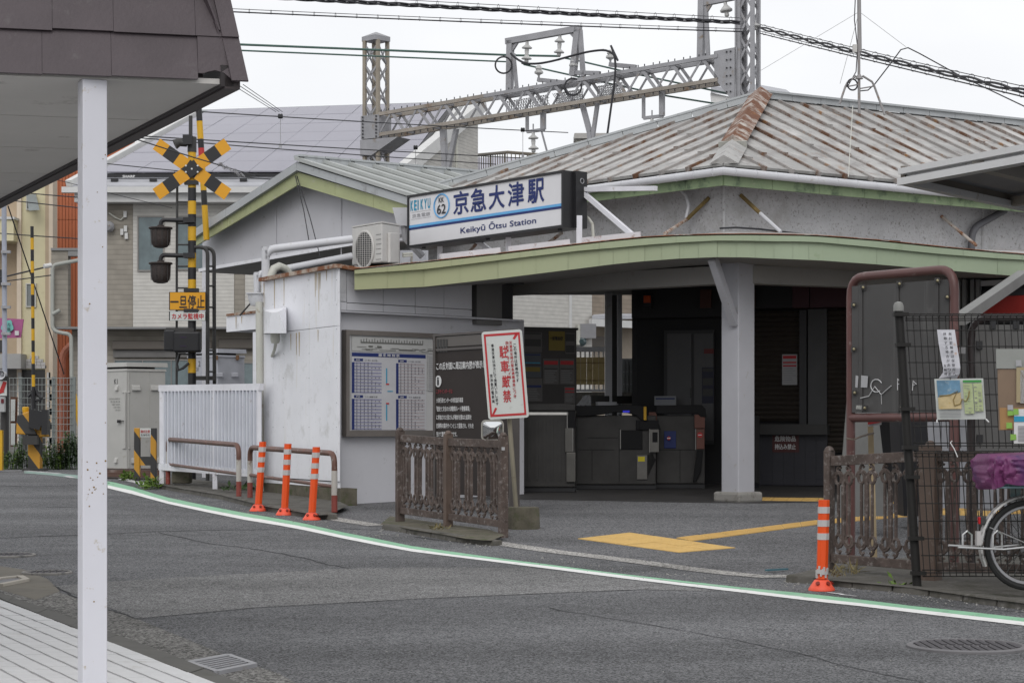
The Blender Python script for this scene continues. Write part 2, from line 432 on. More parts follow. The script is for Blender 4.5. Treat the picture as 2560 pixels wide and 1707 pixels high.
def text(name, s, o, right, up, h, mat, parent=None, width=None, bold=0.0, align='LEFT', spacing=1.0, depth=0.0):
    """lettering as flat mesh; o: lower-left of the text box, h: height of the glyph block, width: squeeze to"""
    c = bpy.data.curves.new(name, 'FONT'); c.body = s; c.offset = min(bold, .006); c.space_character = spacing; c.resolution_u = 3
    t = bpy.data.objects.new(name + '_tmp', c)
    me = bpy.data.meshes.new_from_object(t)
    bpy.data.objects.remove(t); bpy.data.curves.remove(c)
    xs = [q.co.x for q in me.vertices]; ys = [q.co.y for q in me.vertices]
    if not xs: return None
    x0, x1, y0, y1 = min(xs), max(xs), min(ys), max(ys)
    sy = h / (y1 - y0) if y1 - y0 > 1e-6 else h
    sx = width / (x1 - x0) if width else sy
    o, right, up = V(o), V(right).normalized(), V(up).normalized()
    for q in me.vertices:
        q.co = o + right * ((q.co.x - x0) * sx) + up * ((q.co.y - y0) * sy)
    if bold > .008:        # heavier strokes: the outline laid down again a hair to each side
        nn = right.cross(up); e = (bold - .006) * 1.15
        V0 = [q.co.copy() for q in me.vertices]; F0 = [tuple(p.vertices) for p in me.polygons]
        vs_, fs_ = [], []
        for k, (dx, dy) in enumerate(((0, 0), (-1, 0), (1, 0), (0, -1), (0, 1))):
            n0 = len(vs_); vs_ += [tuple(q + right * dx * e * sx + up * dy * e * sy + nn * .0004 * k) for q in V0]; fs_ += [tuple(i + n0 for i in f) for f in F0]
        bpy.data.meshes.remove(me); me = bpy.data.meshes.new(name); me.from_pydata(vs_, [], fs_)
    me.materials.clear(); me.materials.append(mat)
    ob = bpy.data.objects.new(name, me); COL.objects.link(ob)
    if parent is not None: adopt(ob, parent)
    return ob
def vtext(name, s, o, right, up, cw, ch, mat, parent, bold=0.0):
    """vertical Japanese column, o: top-left corner, one cell cw x ch per character, joined in one mesh"""
    vsx, fsx = [], []
    right, up = V(right).normalized(), V(up).normalized()
    for i, chx in enumerate(s):
        if chx == ' ': continue
        body = {'ー': '|', '・': '・'}.get(chx, chx)
        ob = text(name, body, V(o) - up * (ch * (i + 0.92)) + right * (cw * (0.42 if body in '|・' else 0.05)), right, up,
                  ch * (0.2 if body == '・' else 0.82), mat, None, cw * (0.14 if body in '|・' else 0.9), bold)
        if ob is None: continue
        n = len(vsx); vsx += [tuple(q.co) for q in ob.data.vertices]; fsx += [tuple(k + n for k in p.vertices) for p in ob.data.polygons]
        md = ob.data; bpy.data.objects.remove(ob); bpy.data.meshes.remove(md)
    me = bpy.data.meshes.new(name); me.from_pydata(vsx, [], fsx); me.materials.append(mat)
    ob = bpy.data.objects.new(name, me); COL.objects.link(ob); adopt(ob, parent)
    return ob
# ================================================================ ground, road, kerbs
GY = [a for a, _ in GT]
def gpoly(b, pts, dz):
    """flat-plan polygon laid on the ground profile"""
    p2 = [(q[0], q[1]) for q in pts]
    for y0, y1 in zip(GY, GY[1:]):
        c = clip(p2, 1, y0, y1)
        if len(c) >= 3:
            b.add([V((x, y, gz(x, y) + dz)) for x, y in c], [tuple(range(len(c)))])
    return b
def gpx(pxs, dz=0.0): return [G(x, y, dz) for x, y in pxs]
def gline(b, pxs, w, dz, jit=0.0, sub=0.12):
    """thin strip along a photo polyline, w metres wide"""
    pts = gpx(pxs)
    out = []
    for p, q in zip(pts, pts[1:]):
        n = max(1, int((q - p).length / sub))
        for i in range(n): out.append(p.lerp(q, i / n))
    out.append(pts[-1])
    prev = None
    for i, p in enumerate(out):
        d = (out[min(i + 1, len(out) - 1)] - out[max(i - 1, 0)]).normalized()
        nrm = V((-d.y, d.x, 0)).normalized()
        c = p + nrm * random.uniform(-jit, jit)
        ww = w * random.uniform(0.5, 1.2) if jit else w
        cur = []
        for sg in (-1, 1):
            q = c + nrm * sg * ww / 2; cur.append(V((q.x, q.y, gz(q) + dz)))
        if prev: b.add([prev[0], prev[1], cur[1], cur[0]], [(0, 1, 2, 3)])
        prev = cur
    return b
m_road = asphalt('worn_asphalt', (0.071, 0.0715, 0.0735))
m_patch = asphalt('pale_asphalt_patch', (0.092, 0.0915, 0.091))
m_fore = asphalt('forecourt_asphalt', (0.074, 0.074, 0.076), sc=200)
m_gut = asphalt('exposed_aggregate', (0.085, 0.083, 0.079), sc=150, coarse=0.2)
m_strip = asphalt('pale_kerb_strip', (0.165, 0.16, 0.152), sc=160)
m_crack = flat('tar_crack', (0.028, 0.028, 0.03), 0.9)

b = B()
ys = GY
for y0, y1 in zip(ys, ys[1:]):
    b.add([V((-700, y0, gz(0, y0))), V((700, y0, gz(0, y0))), V((700, y1, gz(0, y1))), V((-700, y1, gz(0, y1)))], [(0, 1, 2, 3)])
struct('road', b, m_road)

# pale resurfaced strip, trenches
b = B()
gpoly(b, gpx([(134, 1465), (269, 1454), (500, 1440), (700, 1430), (866, 1421), (1028, 1418), (1180, 1418), (1318, 1419), (1480, 1437), (1640, 1458), (1790, 1478), (1600, 1473), (1400, 1481), (1092, 1494), (860, 1506), (640, 1518), (343, 1546), (240, 1506)]), 0.002)
struct('road_patch', b, m_patch)
b = B()
for pl, w in (([(343, 1547), (640, 1519), (860, 1507), (1092, 1495), (1400, 1482), (1600, 1474)], 0.014),
              ([(0, 1345), (195, 1337), (269, 1335), (370, 1329), (520, 1325), (700, 1323), (853, 1321), (947, 1325)], 0.03),
              ([(0, 1214), (90, 1216), (195, 1213), (268, 1212)], 0.05), ([(280, 1211), (340, 1214), (430, 1216)], 0.03),
              ([(396, 1331), (470, 1347), (537, 1361), (600, 1367), (700, 1383), (770, 1397), (818, 1411), (880, 1421)], 0.016),
              ([(1366, 1518), (1400, 1526), (1600, 1557), (1840, 1600), (2014, 1637), (2080, 1657), (2143, 1671), (2220, 1688), (2305, 1706)], 0.009),
              ([(115, 1268), (195, 1267)], 0.04), ([(134, 1464), (195, 1496), (269, 1523), (343, 1546)], 0.018),
              ([(700, 1370), (900, 1372), (1050, 1374)], 0.010), ([(1040, 1342), (1110, 1352), (1230, 1361)], 0.03),
              ([(2100, 1490), (2290, 1506), (2440, 1522), (2560, 1530)], 0.012)):
    gline(b, pl, w, 0.003, 0.012)
struct('road_cracks', b, m_crack)

# gutter of exposed aggregate beside the tiled pavement
b = B()
gpoly(b, gpx([(0, 1430), (60, 1441), (150, 1481), (195, 1497), (269, 1523), (343, 1547), (571, 1640), (700, 1685), (800, 1740), (640, 1740), (583, 1705), (472, 1659), (413, 1633), (270, 1579), (195, 1549), (0, 1487), (-120, 1450), (-120, 1410)]), 0.002)
struct('gutter', b, m_gut)
b = B()
gpoly(b, gpx([(0, 1415), (60, 1424), (120, 1448), (150, 1478), (90, 1500), (0, 1474), (-80, 1440)]), 0.003)
struct('gutter_concrete', b, M('pale_gutter_concrete', (0.155, 0.142, 0.118), 0.9, var=0.2, vscale=3, dirt=((0.13, 0.12, 0.09), 0.3, 3)))

# tiled pavement: kerb stones and small white tiles
pave_edge = [(-160, 1430), (0, 1496), (97, 1532), (195, 1569), (269, 1599), (342, 1631), (430, 1662), (549, 1707), (660, 1752), (760, 1795)]
kerb_out = [(-160, 1424), (0, 1487), (97, 1519), (195, 1550), (270, 1579), (342, 1607), (413, 1633), (472, 1659), (583, 1705), (700, 1755), (800, 1800)]
PH = 0.05
m_kerbd = M('dark_smooth_kerb', (0.10, 0.097, 0.088), 0.8, var=0.15, vscale=4, dirt=((0.07, 0.07, 0.05), 0.2, 6))
pk = thing('pavement_kerb', G(269, 1590), None, None); pk['kind'] = 'structure'
def resample(pts, n):
    L = [0]
    for p, q in zip(pts, pts[1:]): L.append(L[-1] + (q - p).length)
    out = []
    for i in range(n + 1):
        t = L[-1] * i / n
        for k in range(len(pts) - 1):
            if t <= L[k + 1] + 1e-9:
                out.append(pts[k].lerp(pts[k + 1], (t - L[k]) / max(1e-9, L[k + 1] - L[k]))); break
    return out
ia = resample(gpx(pave_edge, PH), 10); oa = resample(gpx(kerb_out, 0.0), 10)
for k in range(10):
    a0, a1, o0, o1 = ia[k], ia[k + 1], oa[k], oa[k + 1]
    e = (a1 - a0).normalized() * 0.004
    hh = PH + random.uniform(-0.006, 0.0)
    lo = [o0 + e, o1 - e, V((a1.x, a1.y, o1.z)) - e, V((a0.x, a0.y, o0.z)) + e]
    up = [o0.lerp(a0, 0.25) + e, o1.lerp(a1, 0.25) - e, a1 - e, a0 + e]
    for q, zq in zip(up, (o0, o1, o1, o0)): q.z = zq.z + hh
    up[0].z -= 0.015; up[1].z -= 0.015
    B().hexa([q - V((0, 0, 0.08)) for q in lo], up).build('kerb_stone', m_kerbd, pk)
pav = thing('pavement', G(100, 1650), None, None); pav['kind'] = 'structure'
base = gpx(pave_edge, PH); 
b = B()
poly = [(q.x, q.y) for q in base] + [(base[-1].x + 0.3, 5.0), (-6.0, 5.0), (-6.0, base[0].y + 2)]
gpoly(b, poly, PH - 0.012)
b.build('mortar_bed', M('dark_tile_mortar', (0.045, 0.03, 0.018), 0.95, var=0.3), pav)
p_a, p_b = G(0, 1496, PH), G(430, 1662, PH)
td = (p_b - p_a); td.z = 0; td.normalize()                 # along the kerb
tn = V((td.y, -td.x, 0))
if tn.y > 0: tn = -tn                                       # away from the road
tw = 0.108
b = B(); rowdir = V((1, -0.03, 0)).normalized()
for k in range(40):
    for j in range(-60, 90):
        o = p_a + tn * (k * tw + 0.001) + td * (j * tw) + td * (0.004 * math.sin(k * 1.7))
        # cross joints run square across the picture: shear each course
        sh = td * (k * tw * -0.52)
        q0 = o + sh
        if q0.y < 5.2 or q0.x < -5.2 or q0.x > 1.2 or q0.y > 15.5: continue
        g1, g2 = 0.0075, 0.0011
        zz = random.uniform(-0.0012, 0.0012)
        s1 = td * -0.52 * tw
        c = [q0 + td * g2 + tn * g1 + s1 * 0.04, q0 + td * (tw - g2) + tn * g1 + s1 * 0.04, q0 + td * (tw - g2) + tn * (tw - g1) + s1 * 0.96, q0 + td * g2 + tn * (tw - g1) + s1 * 0.96]
        c = [V((q.x, q.y, gz(q) + PH + zz)) for q in c]
        b.hexa([q - V((0, 0, 0.011)) for q in c], c)
t = b.build('paving_tiles', M('white_paving_tile', (0.63, 0.63, 0.635), 0.5, var=0.05, vscale=7, dirt=((0.46, 0.44, 0.41), 0.12, 6)), pav, recalc=False)
t['kind'] = 'stuff'

# raised islands on the station side
def island(front, back, h, name, stones, mat_top):
    root = thing(name, G(*front[len(front) // 2]), None, None); root['kind'] = 'structure'
    f = gpx(front, h); bk = gpx(back, h)
    b = B(); gpoly(b, f + bk[::-1], h - 0.006)
    b.build('top_surface', mat_top, root)
    fr = resample(f, stones)
    for k in range(stones):
        a, c = fr[k], fr[k + 1]; d = (c - a).normalized(); n = V((-d.y, d.x, 0))
        if n.y < 0: n = -n
        e = d * 0.005; hj = random.uniform(-0.008, 0.006)
        lo = [a + e, c - e, c + n * 0.13 - e, a + n * 0.13 + e]
        lo = [V((q.x, q.y, gz(q) - 0.05)) for q in lo]
        up = [a + e + n * 0.02, c - e + n * 0.02, c + n * 0.13 - e, a + n * 0.13 + e]
        up = [V((q.x, q.y, gz(q) + h + hj)) for q in up]
        o = B().hexa(lo, up).build('kerb_stone', m_conc, root, bevel=0.012)
    return root
left_front = [(385, 1213), (430, 1221), (472, 1228), (552, 1241), (600, 1253), (668, 1270), (744, 1282), (790, 1291), (818, 1290)]
left_back = [(395, 1190), (520, 1200), (600, 1213), (680, 1226), (760, 1238), (850, 1252), (870, 1262)]
island([(x, y - 5) for x, y in left_front], left_back, 0.06, 'left_kerb_island', 7, m_conc)
mid_front = [(950, 1309), (974, 1310), (1027, 1321), (1103, 1333), (1164, 1344), (1205, 1348), (1228, 1349)]
mid_back = [(975, 1288), (1030, 1295), (1110, 1307), (1180, 1315), (1225, 1322), (1262, 1335)]
island(mid_front, mid_back, 0.055, 'middle_kerb_island', 4, m_concmoss)
right_front = [(1960, 1441), (1995, 1439), (2068, 1450), (2215, 1463), (2276, 1469), (2391, 1485), (2560, 1508), (2760, 1535)]
right_back = [(1990, 1430), (2060, 1415), (2160, 1398), (2300, 1390), (2420, 1380), (2560, 1385), (2700, 1390), (2900, 1400)]
island([(x, y - 3) for x, y in right_front], right_back, 0.05, 'right_kerb_island', 9, m_conc)

# flush concrete edging between road and forecourt
b = B()
e_lo = [(785, 1293), (815, 1298), (944, 1319), (1000, 1321)]
for seg in ([(800, 1291), (860, 1301), (944, 1314)], [(1215, 1353), (1260, 1360), (1380, 1378), (1490, 1391), (1578, 1402), (1757, 1426), (1850, 1436), (1906, 1441), (1995, 1440)]):
    gline(b, seg, 0.22, 0.004, sub=0.3)
struct('edging_strip', b, m_strip)
b = B()
gpoly(b, gpx([(800, 1290), (944, 1312), (1215, 1351), (1380, 1376), (1578, 1400), (1757, 1424), (1906, 1440), (1995, 1438), (2300, 1440), (2900, 1470), (3100, 1300), (2600, 1235), (1200, 1238), (845, 1245)]), 0.002)
struct('forecourt', b, m_fore)
b = B()
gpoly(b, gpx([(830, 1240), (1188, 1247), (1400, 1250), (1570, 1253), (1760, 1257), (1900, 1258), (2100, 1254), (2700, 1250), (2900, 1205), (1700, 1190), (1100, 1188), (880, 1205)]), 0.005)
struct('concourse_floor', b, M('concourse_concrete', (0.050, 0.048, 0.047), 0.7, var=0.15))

# painted lines
GT_ = [(268.8, 1203.6), (330, 1217), (420, 1243.8), (520, 1265), (610, 1282), (700, 1297.6), (760, 1309), (860, 1331), (940, 1347), (1027.8, 1364.7), (1130, 1379), (1250, 1396), (1400, 1415.2), (1550, 1434), (1697.6, 1451.2), (1850, 1468), (2000, 1483), (2150, 1499), (2280, 1515), (2420, 1530), (2560, 1545), (2720, 1564)]
BD_ = [(268.8, 1212.5), (330, 1226.5), (420, 1252.7), (520, 1274), (610, 1291), (700, 1306), (760, 1317), (860, 1339), (940, 1355), (1027.8, 1372), (1130, 1386), (1250, 1401), (1400, 1418.5), (1550, 1438), (1697.6, 1456), (1850, 1474), (2000, 1491.2), (2150, 1507.5), (2280, 1523), (2420, 1539), (2560, 1554.8), (2720, 1574)]
WB_ = [(268.8, 1220.5), (330, 1235), (420, 1259.8), (520, 1281), (610, 1299), (700, 1314), (760, 1325), (860, 1347), (940, 1362), (1027.8, 1379), (1130, 1391), (1250, 1406), (1400, 1425), (1550, 1445), (1697.6, 1463.2), (1850, 1481), (2000, 1498.8), (2150, 1515.5), (2280, 1531), (2420, 1548), (2560, 1564.3), (2720, 1584)]
ext_g = [(60, 1177), (130, 1182), (200, 1189)]; ext_b = [(60, 1183), (130, 1188.5), (200, 1197)]
def ribbon(b, A, C, dz):
    pa = [G(q[0], q[1] + random.uniform(-.5, .5)) for q in A]; pc = [G(q[0], q[1] + random.uniform(-.5, .5)) for q in C]
    for i in range(len(A) - 1):
        n = max(1, int((pa[i + 1] - pa[i]).length / 0.25))
        for k in range(n):
            q = [pa[i].lerp(pa[i + 1], k / n), pa[i].lerp(pa[i + 1], (k + 1) / n), pc[i].lerp(pc[i + 1], (k + 1) / n), pc[i].lerp(pc[i + 1], k / n)]
            b.add([V((p.x, p.y, gz(p) + dz)) for p in q], [(0, 1, 2, 3)])
m_gline = M('green_road_paint', (0.25, 0.50, 0.32), 0.7, var=0.1, vscale=4, dirt=[((0.13, 0.19, 0.15), 0.22, 12), ((0.31, 0.47, 0.35), 0.3, 3)])
m_wline = M('white_road_paint', (0.80, 0.80, 0.78), 0.65, var=0.04, vscale=4, dirt=[((0.35, 0.35, 0.34), 0.16, 14), ((0.64, 0.64, 0.62), 0.25, 4)])
b = B(); ribbon(b, GT_, BD_, 0.004); struct('green_road_line', b, m_gline)
b = B(); ribbon(b, BD_, WB_, 0.004); struct('white_road_line', b, m_wline)
b = B(); ribbon(b, ext_g, ext_b, 0.004); gpoly(b, gpx([(195, 1188), (268.8, 1203.6), (268.8, 1212.5), (195, 1196)]), 0.004)
struct('faded_green_line', b, M('faded_green_road_paint', (0.25, 0.36, 0.32), 0.7, var=0.15, dirt=((0.16, 0.17, 0.17), 0.4, 9)))
m_worn = M('worn_white_road_paint', (0.62, 0.62, 0.62), 0.7, dirt=((0.15, 0.15, 0.15), 0.45, 9))
b = B()
gline(b, [(282, 1190), (300, 1196), (330, 1203), (362, 1211)], 0.14, 0.005)
gline(b, [(0, 1178), (60, 1176.5), (150, 1184)], 0.10, 0.006); gline(b, [(165, 1190), (183, 1195)], 0.10, 0.006)
gline(b, [(2072, 1481), (2100, 1485), (2140, 1491)], .03, .005, .02, .05)
struct('worn_white_marks', b, m_worn)

# tactile paving: each block a piece
m_tact = M('yellow_tactile_block', (0.62, 0.40, 0.13), 0.7, var=0.07, vscale=4, dirt=((0.40, 0.27, 0.11), 0.12, 6))
tac = thing('tactile_paving', G(1650, 1360), None, None); tac['kind'] = 'structure'
def bumps(b, q, nn):
    for i in range(nn):
        for j in range(nn):
            u, w = (i + 0.5) / nn, (j + 0.5) / nn
            c = q[0].lerp(q[1], u).lerp(q[3].lerp(q[2], u), w)
            ex = (q[1] - q[0]) / nn * 0.28; ey = (q[3] - q[0]) / nn * 0.28
            d = [c - ex - ey, c + ex - ey, c + ex + ey, c - ex + ey]; z = V((0, 0, 0.004))
            b.hexa(d, [p.lerp(c, 0.3) + z for p in d])
def tgrid(c4, nu, nv, bar=False):
    p = [G(*q) for q in c4]
    P_ = lambda u, w: p[0].lerp(p[1], u).lerp(p[3].lerp(p[2], u), w)
    for i in range(nu):
        for j in range(nv):
            e = 0.012
            q = [P_((i + e * 1) / nu, (j + e) / nv), P_((i + 1 - e) / nu, (j + e) / nv), P_((i + 1 - e) / nu, (j + 1 - e) / nv), P_((i + e) / nu, (j + 1 - e) / nv)]
            dz = 0.007 + random.uniform(0, 0.003)
            q = [V((s.x, s.y, gz(s) + dz)) for s in q]
            b = B().hexa([s - V((0, 0, 0.02)) for s in q], q)
            if bar:
                for k in range(4):
                    w0, w1 = (k + 0.25) / 4, (k + 0.75) / 4
                    d = [q[0].lerp(q[3], w0).lerp(q[1].lerp(q[2], w0), .06), q[0].lerp(q[3], w0).lerp(q[1].lerp(q[2], w0), .94), q[0].lerp(q[3], w1).lerp(q[1].lerp(q[2], w1), .94), q[0].lerp(q[3], w1).lerp(q[1].lerp(q[2], w1), .06)]
                    b.hexa(d, [s + V((0, 0, 0.004)) for s in d])
            else: bumps(b, q, 4)
            b.build('tactile_block', m_tact, tac)
tgrid([(1443, 1347.3), (1574, 1331.8), (1840, 1370.2), (1697.6, 1381.8)], 2, 4)
tgrid([(1730, 1353.5), (2046, 1311.6), (2046, 1301), (1690, 1345.6)], 7, 1, True)
tgrid([(2046, 1311.6), (2330, 1287), (2330, 1278), (2046, 1301)], 6, 1, True)
tgrid([(2330, 1287), (2470, 1290), (2470, 1278), (2330, 1276)], 2, 1)
tgrid([(2470, 1287), (2620, 1282), (2620, 1274), (2470, 1278)], 3, 1, True)
tgrid([(2380, 1276), (2430, 1275), (2240, 1256), (2215, 1257)], 1, 4, True)
tgrid([(1890, 1252), (2080, 1254), (2085, 1246), (1900, 1244)], 5, 1)

# covers and grates
def manhole(c, r, label, mat, dark, n=18):
    b = B().lathe(c, [(r, -0.03), (r, 0.010), (r * 0.97, 0.016), (r * 0.90, 0.016), (r * 0.89, 0.008), (0.001, 0.008)], 40)
    root = b.build('manhole_cover', mat, None, smooth=True)
    tag(root, label, 'manhole cover', 'manhole covers in the road')
    d = B()
    k = int(r * 2 / 0.045)
    for i in range(k):
        x = -r + (i + 0.5) * 2 * r / k
        hy = math.sqrt(max(0, (r * 0.86) ** 2 - x * x))
        if hy < 0.05: continue
        for a0, a1 in ((-hy, -0.03), (0.03, hy)) if abs(x) < r * .45 else ((-hy, hy),):
            d.box(V(c) + V((x, (a0 + a1) / 2, 0.012)), (0.026, abs(a1 - a0), 0.006))
    d.build('tread_ribs', dark, root)
    return root
m_iron = M('worn_cast_iron', (0.16, 0.155, 0.16), 0.6, metal=0.15, var=0.15)
m_irond = flat('dark_cast_iron', (0.07, 0.066, 0.072), 0.7)
manhole(G(2418, 1617.5), 0.315, 'round ribbed iron manhole cover on the road below the bicycle', m_iron, m_irond)
m_irp = M('pale_worn_iron', (0.25, 0.24, 0.225), 0.7, var=0.2, dirt=((0.12, 0.12, 0.12), 0.45, 12))
manhole(G(14, 1389), 0.25, 'pale worn manhole cover cut by the edge of the photo', m_irp, m_irond)
manhole(G(118, 1432.5), 0.19, 'small pale valve cover on the road beside the gutter', m_irp, m_irond)
# drain grate
dg = thing('drain_grate', G(560, 1660), 'rectangular steel drain grate set in the gutter by the tiled pavement', 'drain grate')
q = gpx([(472, 1659), (570, 1641), (636, 1664), (542, 1683)], 0.006)
b = B()
for i in range(4): b.beam(q[i], q[(i + 1) % 4], 0.03, 0.03)
b.build('grate_frame', m_galv, dg)
B().add([p - V((0, 0, 0.001)) for p in q], [(0, 1, 2, 3)]).build('pit', m_black, dg)
for i in range(7):
    t = (i + 0.5) / 7
    B().beam(q[0].lerp(q[3], t) + V((0, 0, .004)), q[1].lerp(q[2], t) + V((0, 0, .004)), 0.016, 0.02).build('grate_bar', m_galv, dg)
dg = thing('catch_basin', G(20, 1449), 'small square drain cover with a pale rim at the pavement corner', 'drain cover')
q = gpx([(-30, 1456), (0, 1446), (50, 1441), (66, 1449), (0, 1462)], 0.012)
b = B()
for i in range(5): b.beam(q[i], q[(i + 1) % 5], 0.05, 0.02)
b.build('rim', M('pale_concrete_rim', (0.42, 0.39, 0.34), 0.9), dg)
B().add([p - V((0, 0, 0.002)) for p in q], [tuple(range(5))]).build('cover_plate', m_iron, dg)

# weeds
def leaf_mat(name, c): return M(name, c, 0.6, var=0.4, vscale=14)
m_leaf = leaf_mat('weed_leaf', (0.10, 0.17, 0.025)); m_leafd = leaf_mat('dark_weed_leaf', (0.045, 0.085, 0.025)); m_dry = leaf_mat('dry_grass', (0.17, 0.14, 0.06))
def weed(b, c, h, spread, n, lw=0.02, ll=0.09):
    for _ in range(n):
        a = random.uniform(0, 6.283); r = spread * math.sqrt(random.random())
        base = V(c) + V((math.cos(a) * r, math.sin(a) * r, 0))
        tip = h * random.uniform(0.4, 1.0) * (1 - 0.5 * r / max(spread, 1e-3))
        lean = V((random.uniform(-.3, .3), random.uniform(-.3, .3), 1)).normalized()
        b.beam(base, base + lean * tip, 0.004, 0.004)
        for k in range(int(tip / 0.035) + 2):
            p = base + lean * tip * random.uniform(0.15, 1.0)
            d = V((random.uniform(-1, 1), random.uniform(-1, 1), random.uniform(-0.1, 0.8))).normalized()
            s = d.cross(V((random.uniform(-1, 1), random.uniform(-1, 1), 1))).normalized() * lw * random.uniform(0.6, 1.2)
            L = ll * random.uniform(0.6, 1.2)
            b.add([p, p + d * L * .5 + s, p + d * L, p + d * L * .5 - s], [(0, 1, 2, 3)])
    return b
def weedobj(px, py, h, sp, n, label, mat, dz=0.0, cat='weed', **k):
    o = weed(B(), G(px, py, dz), h, sp, n, **k).build('weed_clump', mat, recalc=False)
    return tag(o, label, cat, 'weeds along the kerbs')
weedobj(372, 1222, 0.22, 0.15, 26, 'bushy green weed on the kerb beside the yellow and black frame', m_leaf)
weedobj(322, 1201, 0.20, 0.13, 22, 'low green weed left of the yellow and black frame', m_leaf)
weedobj(2232, 1475, 0.10, 0.10, 14, 'small weed at the kerb foot below the mesh fence post', m_leaf, lw=0.012, ll=0.06)
weedobj(2125, 1432, 0.06, 0.11, 20, 'tuft of dry grass under the right cast iron fence', m_dry, 0.09, lw=0.006, ll=0.1)
weedobj(2090, 1440, 0.05, 0.08, 14, 'flat dry grass at the foot of the right fence end post', m_dry, 0.09, lw=0.006, ll=0.08)
weedobj(1100, 1323, 0.05, 0.10, 14, 'brown weeds below the middle cast iron fence', m_dry, 0.09, lw=0.008, ll=0.06)
weedobj(600, 1225, 0.08, 0.22, 20, 'dark weeds in shade under the white slatted fence', m_leafd, 0.08)
for i, (px, py, lb) in enumerate(((1180, 1357, 'pale dead leaf on the road by the middle kerb'), (1231, 1361, 'dead leaf on the road at the end of the middle kerb'), (1640, 1422, 'scrap of white litter on the forecourt edging'))):
    p = G(px, py); o = B().add([p + V((-.05, 0, .016)), p + V((0, -.02, .024)), p + V((.05, .01, .016)), p + V((0, .03, .02))], [(0, 1, 2, 3)]).build('fallen_leaf', m_paper if i == 2 else m_dry)
    tag(o, lb, 'leaf')
o = B().beam(G(1915, 1431) + V((0, 0, .02)), G(1968, 1428) + V((0, 0, .02)), 0.03, 0.012).build('dropped_marker', flat('teal_plastic', (0.05, 0.13, 0.16)))
tag(o, 'flat teal strip of litter on the forecourt', 'litter')

# grit and chippings swept against the kerbs and over the road
gb_ = B()
def grit(p, r):
    a = random.uniform(0, 6.28); q = [p + V((math.cos(a + k * 2.1), math.sin(a + k * 2.1), 0)) * r * random.uniform(.6, 1.2) for k in range(3)]
    q = [V((x.x, x.y, gz(x) + .004)) for x in q]; t = sum(q, V()) / 3 + V((0, 0, r * .7))
    gb_.add(q + [t], [(0, 1, 3), (1, 2, 3), (2, 0, 3)])
for line, n, sp in ((left_front, 160, 7), (mid_front, 90, 6), (right_front, 200, 8), ([(800, 1300), (944, 1322), (1000, 1325)], 40, 4), ([(1240, 1362), (1578, 1410), (1906, 1448)], 80, 5)):
    for _ in range(n):
        k = random.randrange(len(line) - 1); t = random.random()
        x = lerp(line[k][0], line[k + 1][0], t); y = lerp(line[k][1], line[k + 1][1], t)
        grit(G(x, y + 12 + abs(random.gauss(0, sp))), random.uniform(.004, .013))
for _ in range(420):
    x, y = random.uniform(270, 2560), random.uniform(1330, 1707)
    grit(G(x, y), random.uniform(.003, .007))
gb_ = gb_.build('grit', M('pale_chippings', (0.26, 0.255, 0.24), 0.9, var=.5, vscale=30), None, keep=True, recalc=False)
tag(gb_, 'pale stone chippings scattered on the road and against the kerbs', 'grit', None, 'stuff')
# ================================================================ station building
st = thing('station_building', (3, 26, gz(0, 26)), 'station with rusty hipped metal roof, pale green curved canopy and dark concourse', 'station building')
U, Vd = V((-0.655, 0.755, 0)), V((0.823, 0.568, 0))

# --- canopy: two-tier green fascia, soffit, rusty top
FAS = [  # column, tier top, tier bottom, main bottom, distance
    (886, 676, 685.5, 724.5, 23.3), (1060, 658, 674, 717, 23.75), (1250, 637, 651, 696, 23.95), (1450, 613.4, 627.5, 671, 23.95), (1530, 604.5, 621, 661, 23.9), (1611, 596.8, 613.5, 653, 23.8), (1700, 592, 607, 646.5, 23.6),
    (1792, 589.7, 602.5, 642.8, 23.4), (1865, 589, 603, 643.5, 23.3), (1935, 590, 604.3, 646.6, 23.3), (2000, 591, 604.8, 649, 23.3), (2050, 593, 606.5, 651, 23.35), (2192, 604, 620, 661, 23.6), (2346, 620, 635.5, 674, 24.0), (2494, 634, 647, 686.5, 24.4), (2560, 639, 650.5, 691.5, 24.6), (2700, 652, 664, 706, 25.1)]
def fas(px): return interp(FAS, px)
canopy = B()
seams_main = [886, 968, 1060, 1150, 1245, 1340, 1420, 1498, 1533, 1572, 1612, 1654, 1699, 1746, 1793, 1841, 1888, 1935, 1982, 2022, 2192, 2346, 2494, 2700]
def fpt(px, row, off=0.0):
    f = fas(px); p = W(px, f[row], f[4]); d = V((p.x, p.y, 0)).normalized()
    return p - d * off
def fascia_piece(name, xs, ra, rb, off, thick, mat, parent):
    b = B(); ring = []
    e = 0.28
    cols = [xs[0] + e] + [x for x in range(int(xs[0]) + 12, int(xs[1]) - 8, 22)] + [xs[1] - e]
    for x in cols:
        t0, t1 = fpt(x, ra, off), fpt(x, rb, off)
        d = V((t0.x, t0.y, 0)).normalized() * thick
        ring.append([t1, t0, t0 + d, t1 + d])
    n = len(ring)
    for i in range(n - 1):
        b.hexa(ring[i], ring[i + 1])
    return b.build(name, mat, parent)
can = B(); lip = B()
xs = list(range(886, 2701, 22)) + [2700]
# canopy body strip just behind the fascia carries the panels
for i in range(len(xs) - 1):
    a0, a1 = fpt(xs[i], 1, -0.03), fpt(xs[i + 1], 1, -0.03)
    c0, c1 = fpt(xs[i], 3, -0.03), fpt(xs[i + 1], 3, -0.03)
    can.add([c0, c1, a1, a0], [(0, 1, 2, 3)])
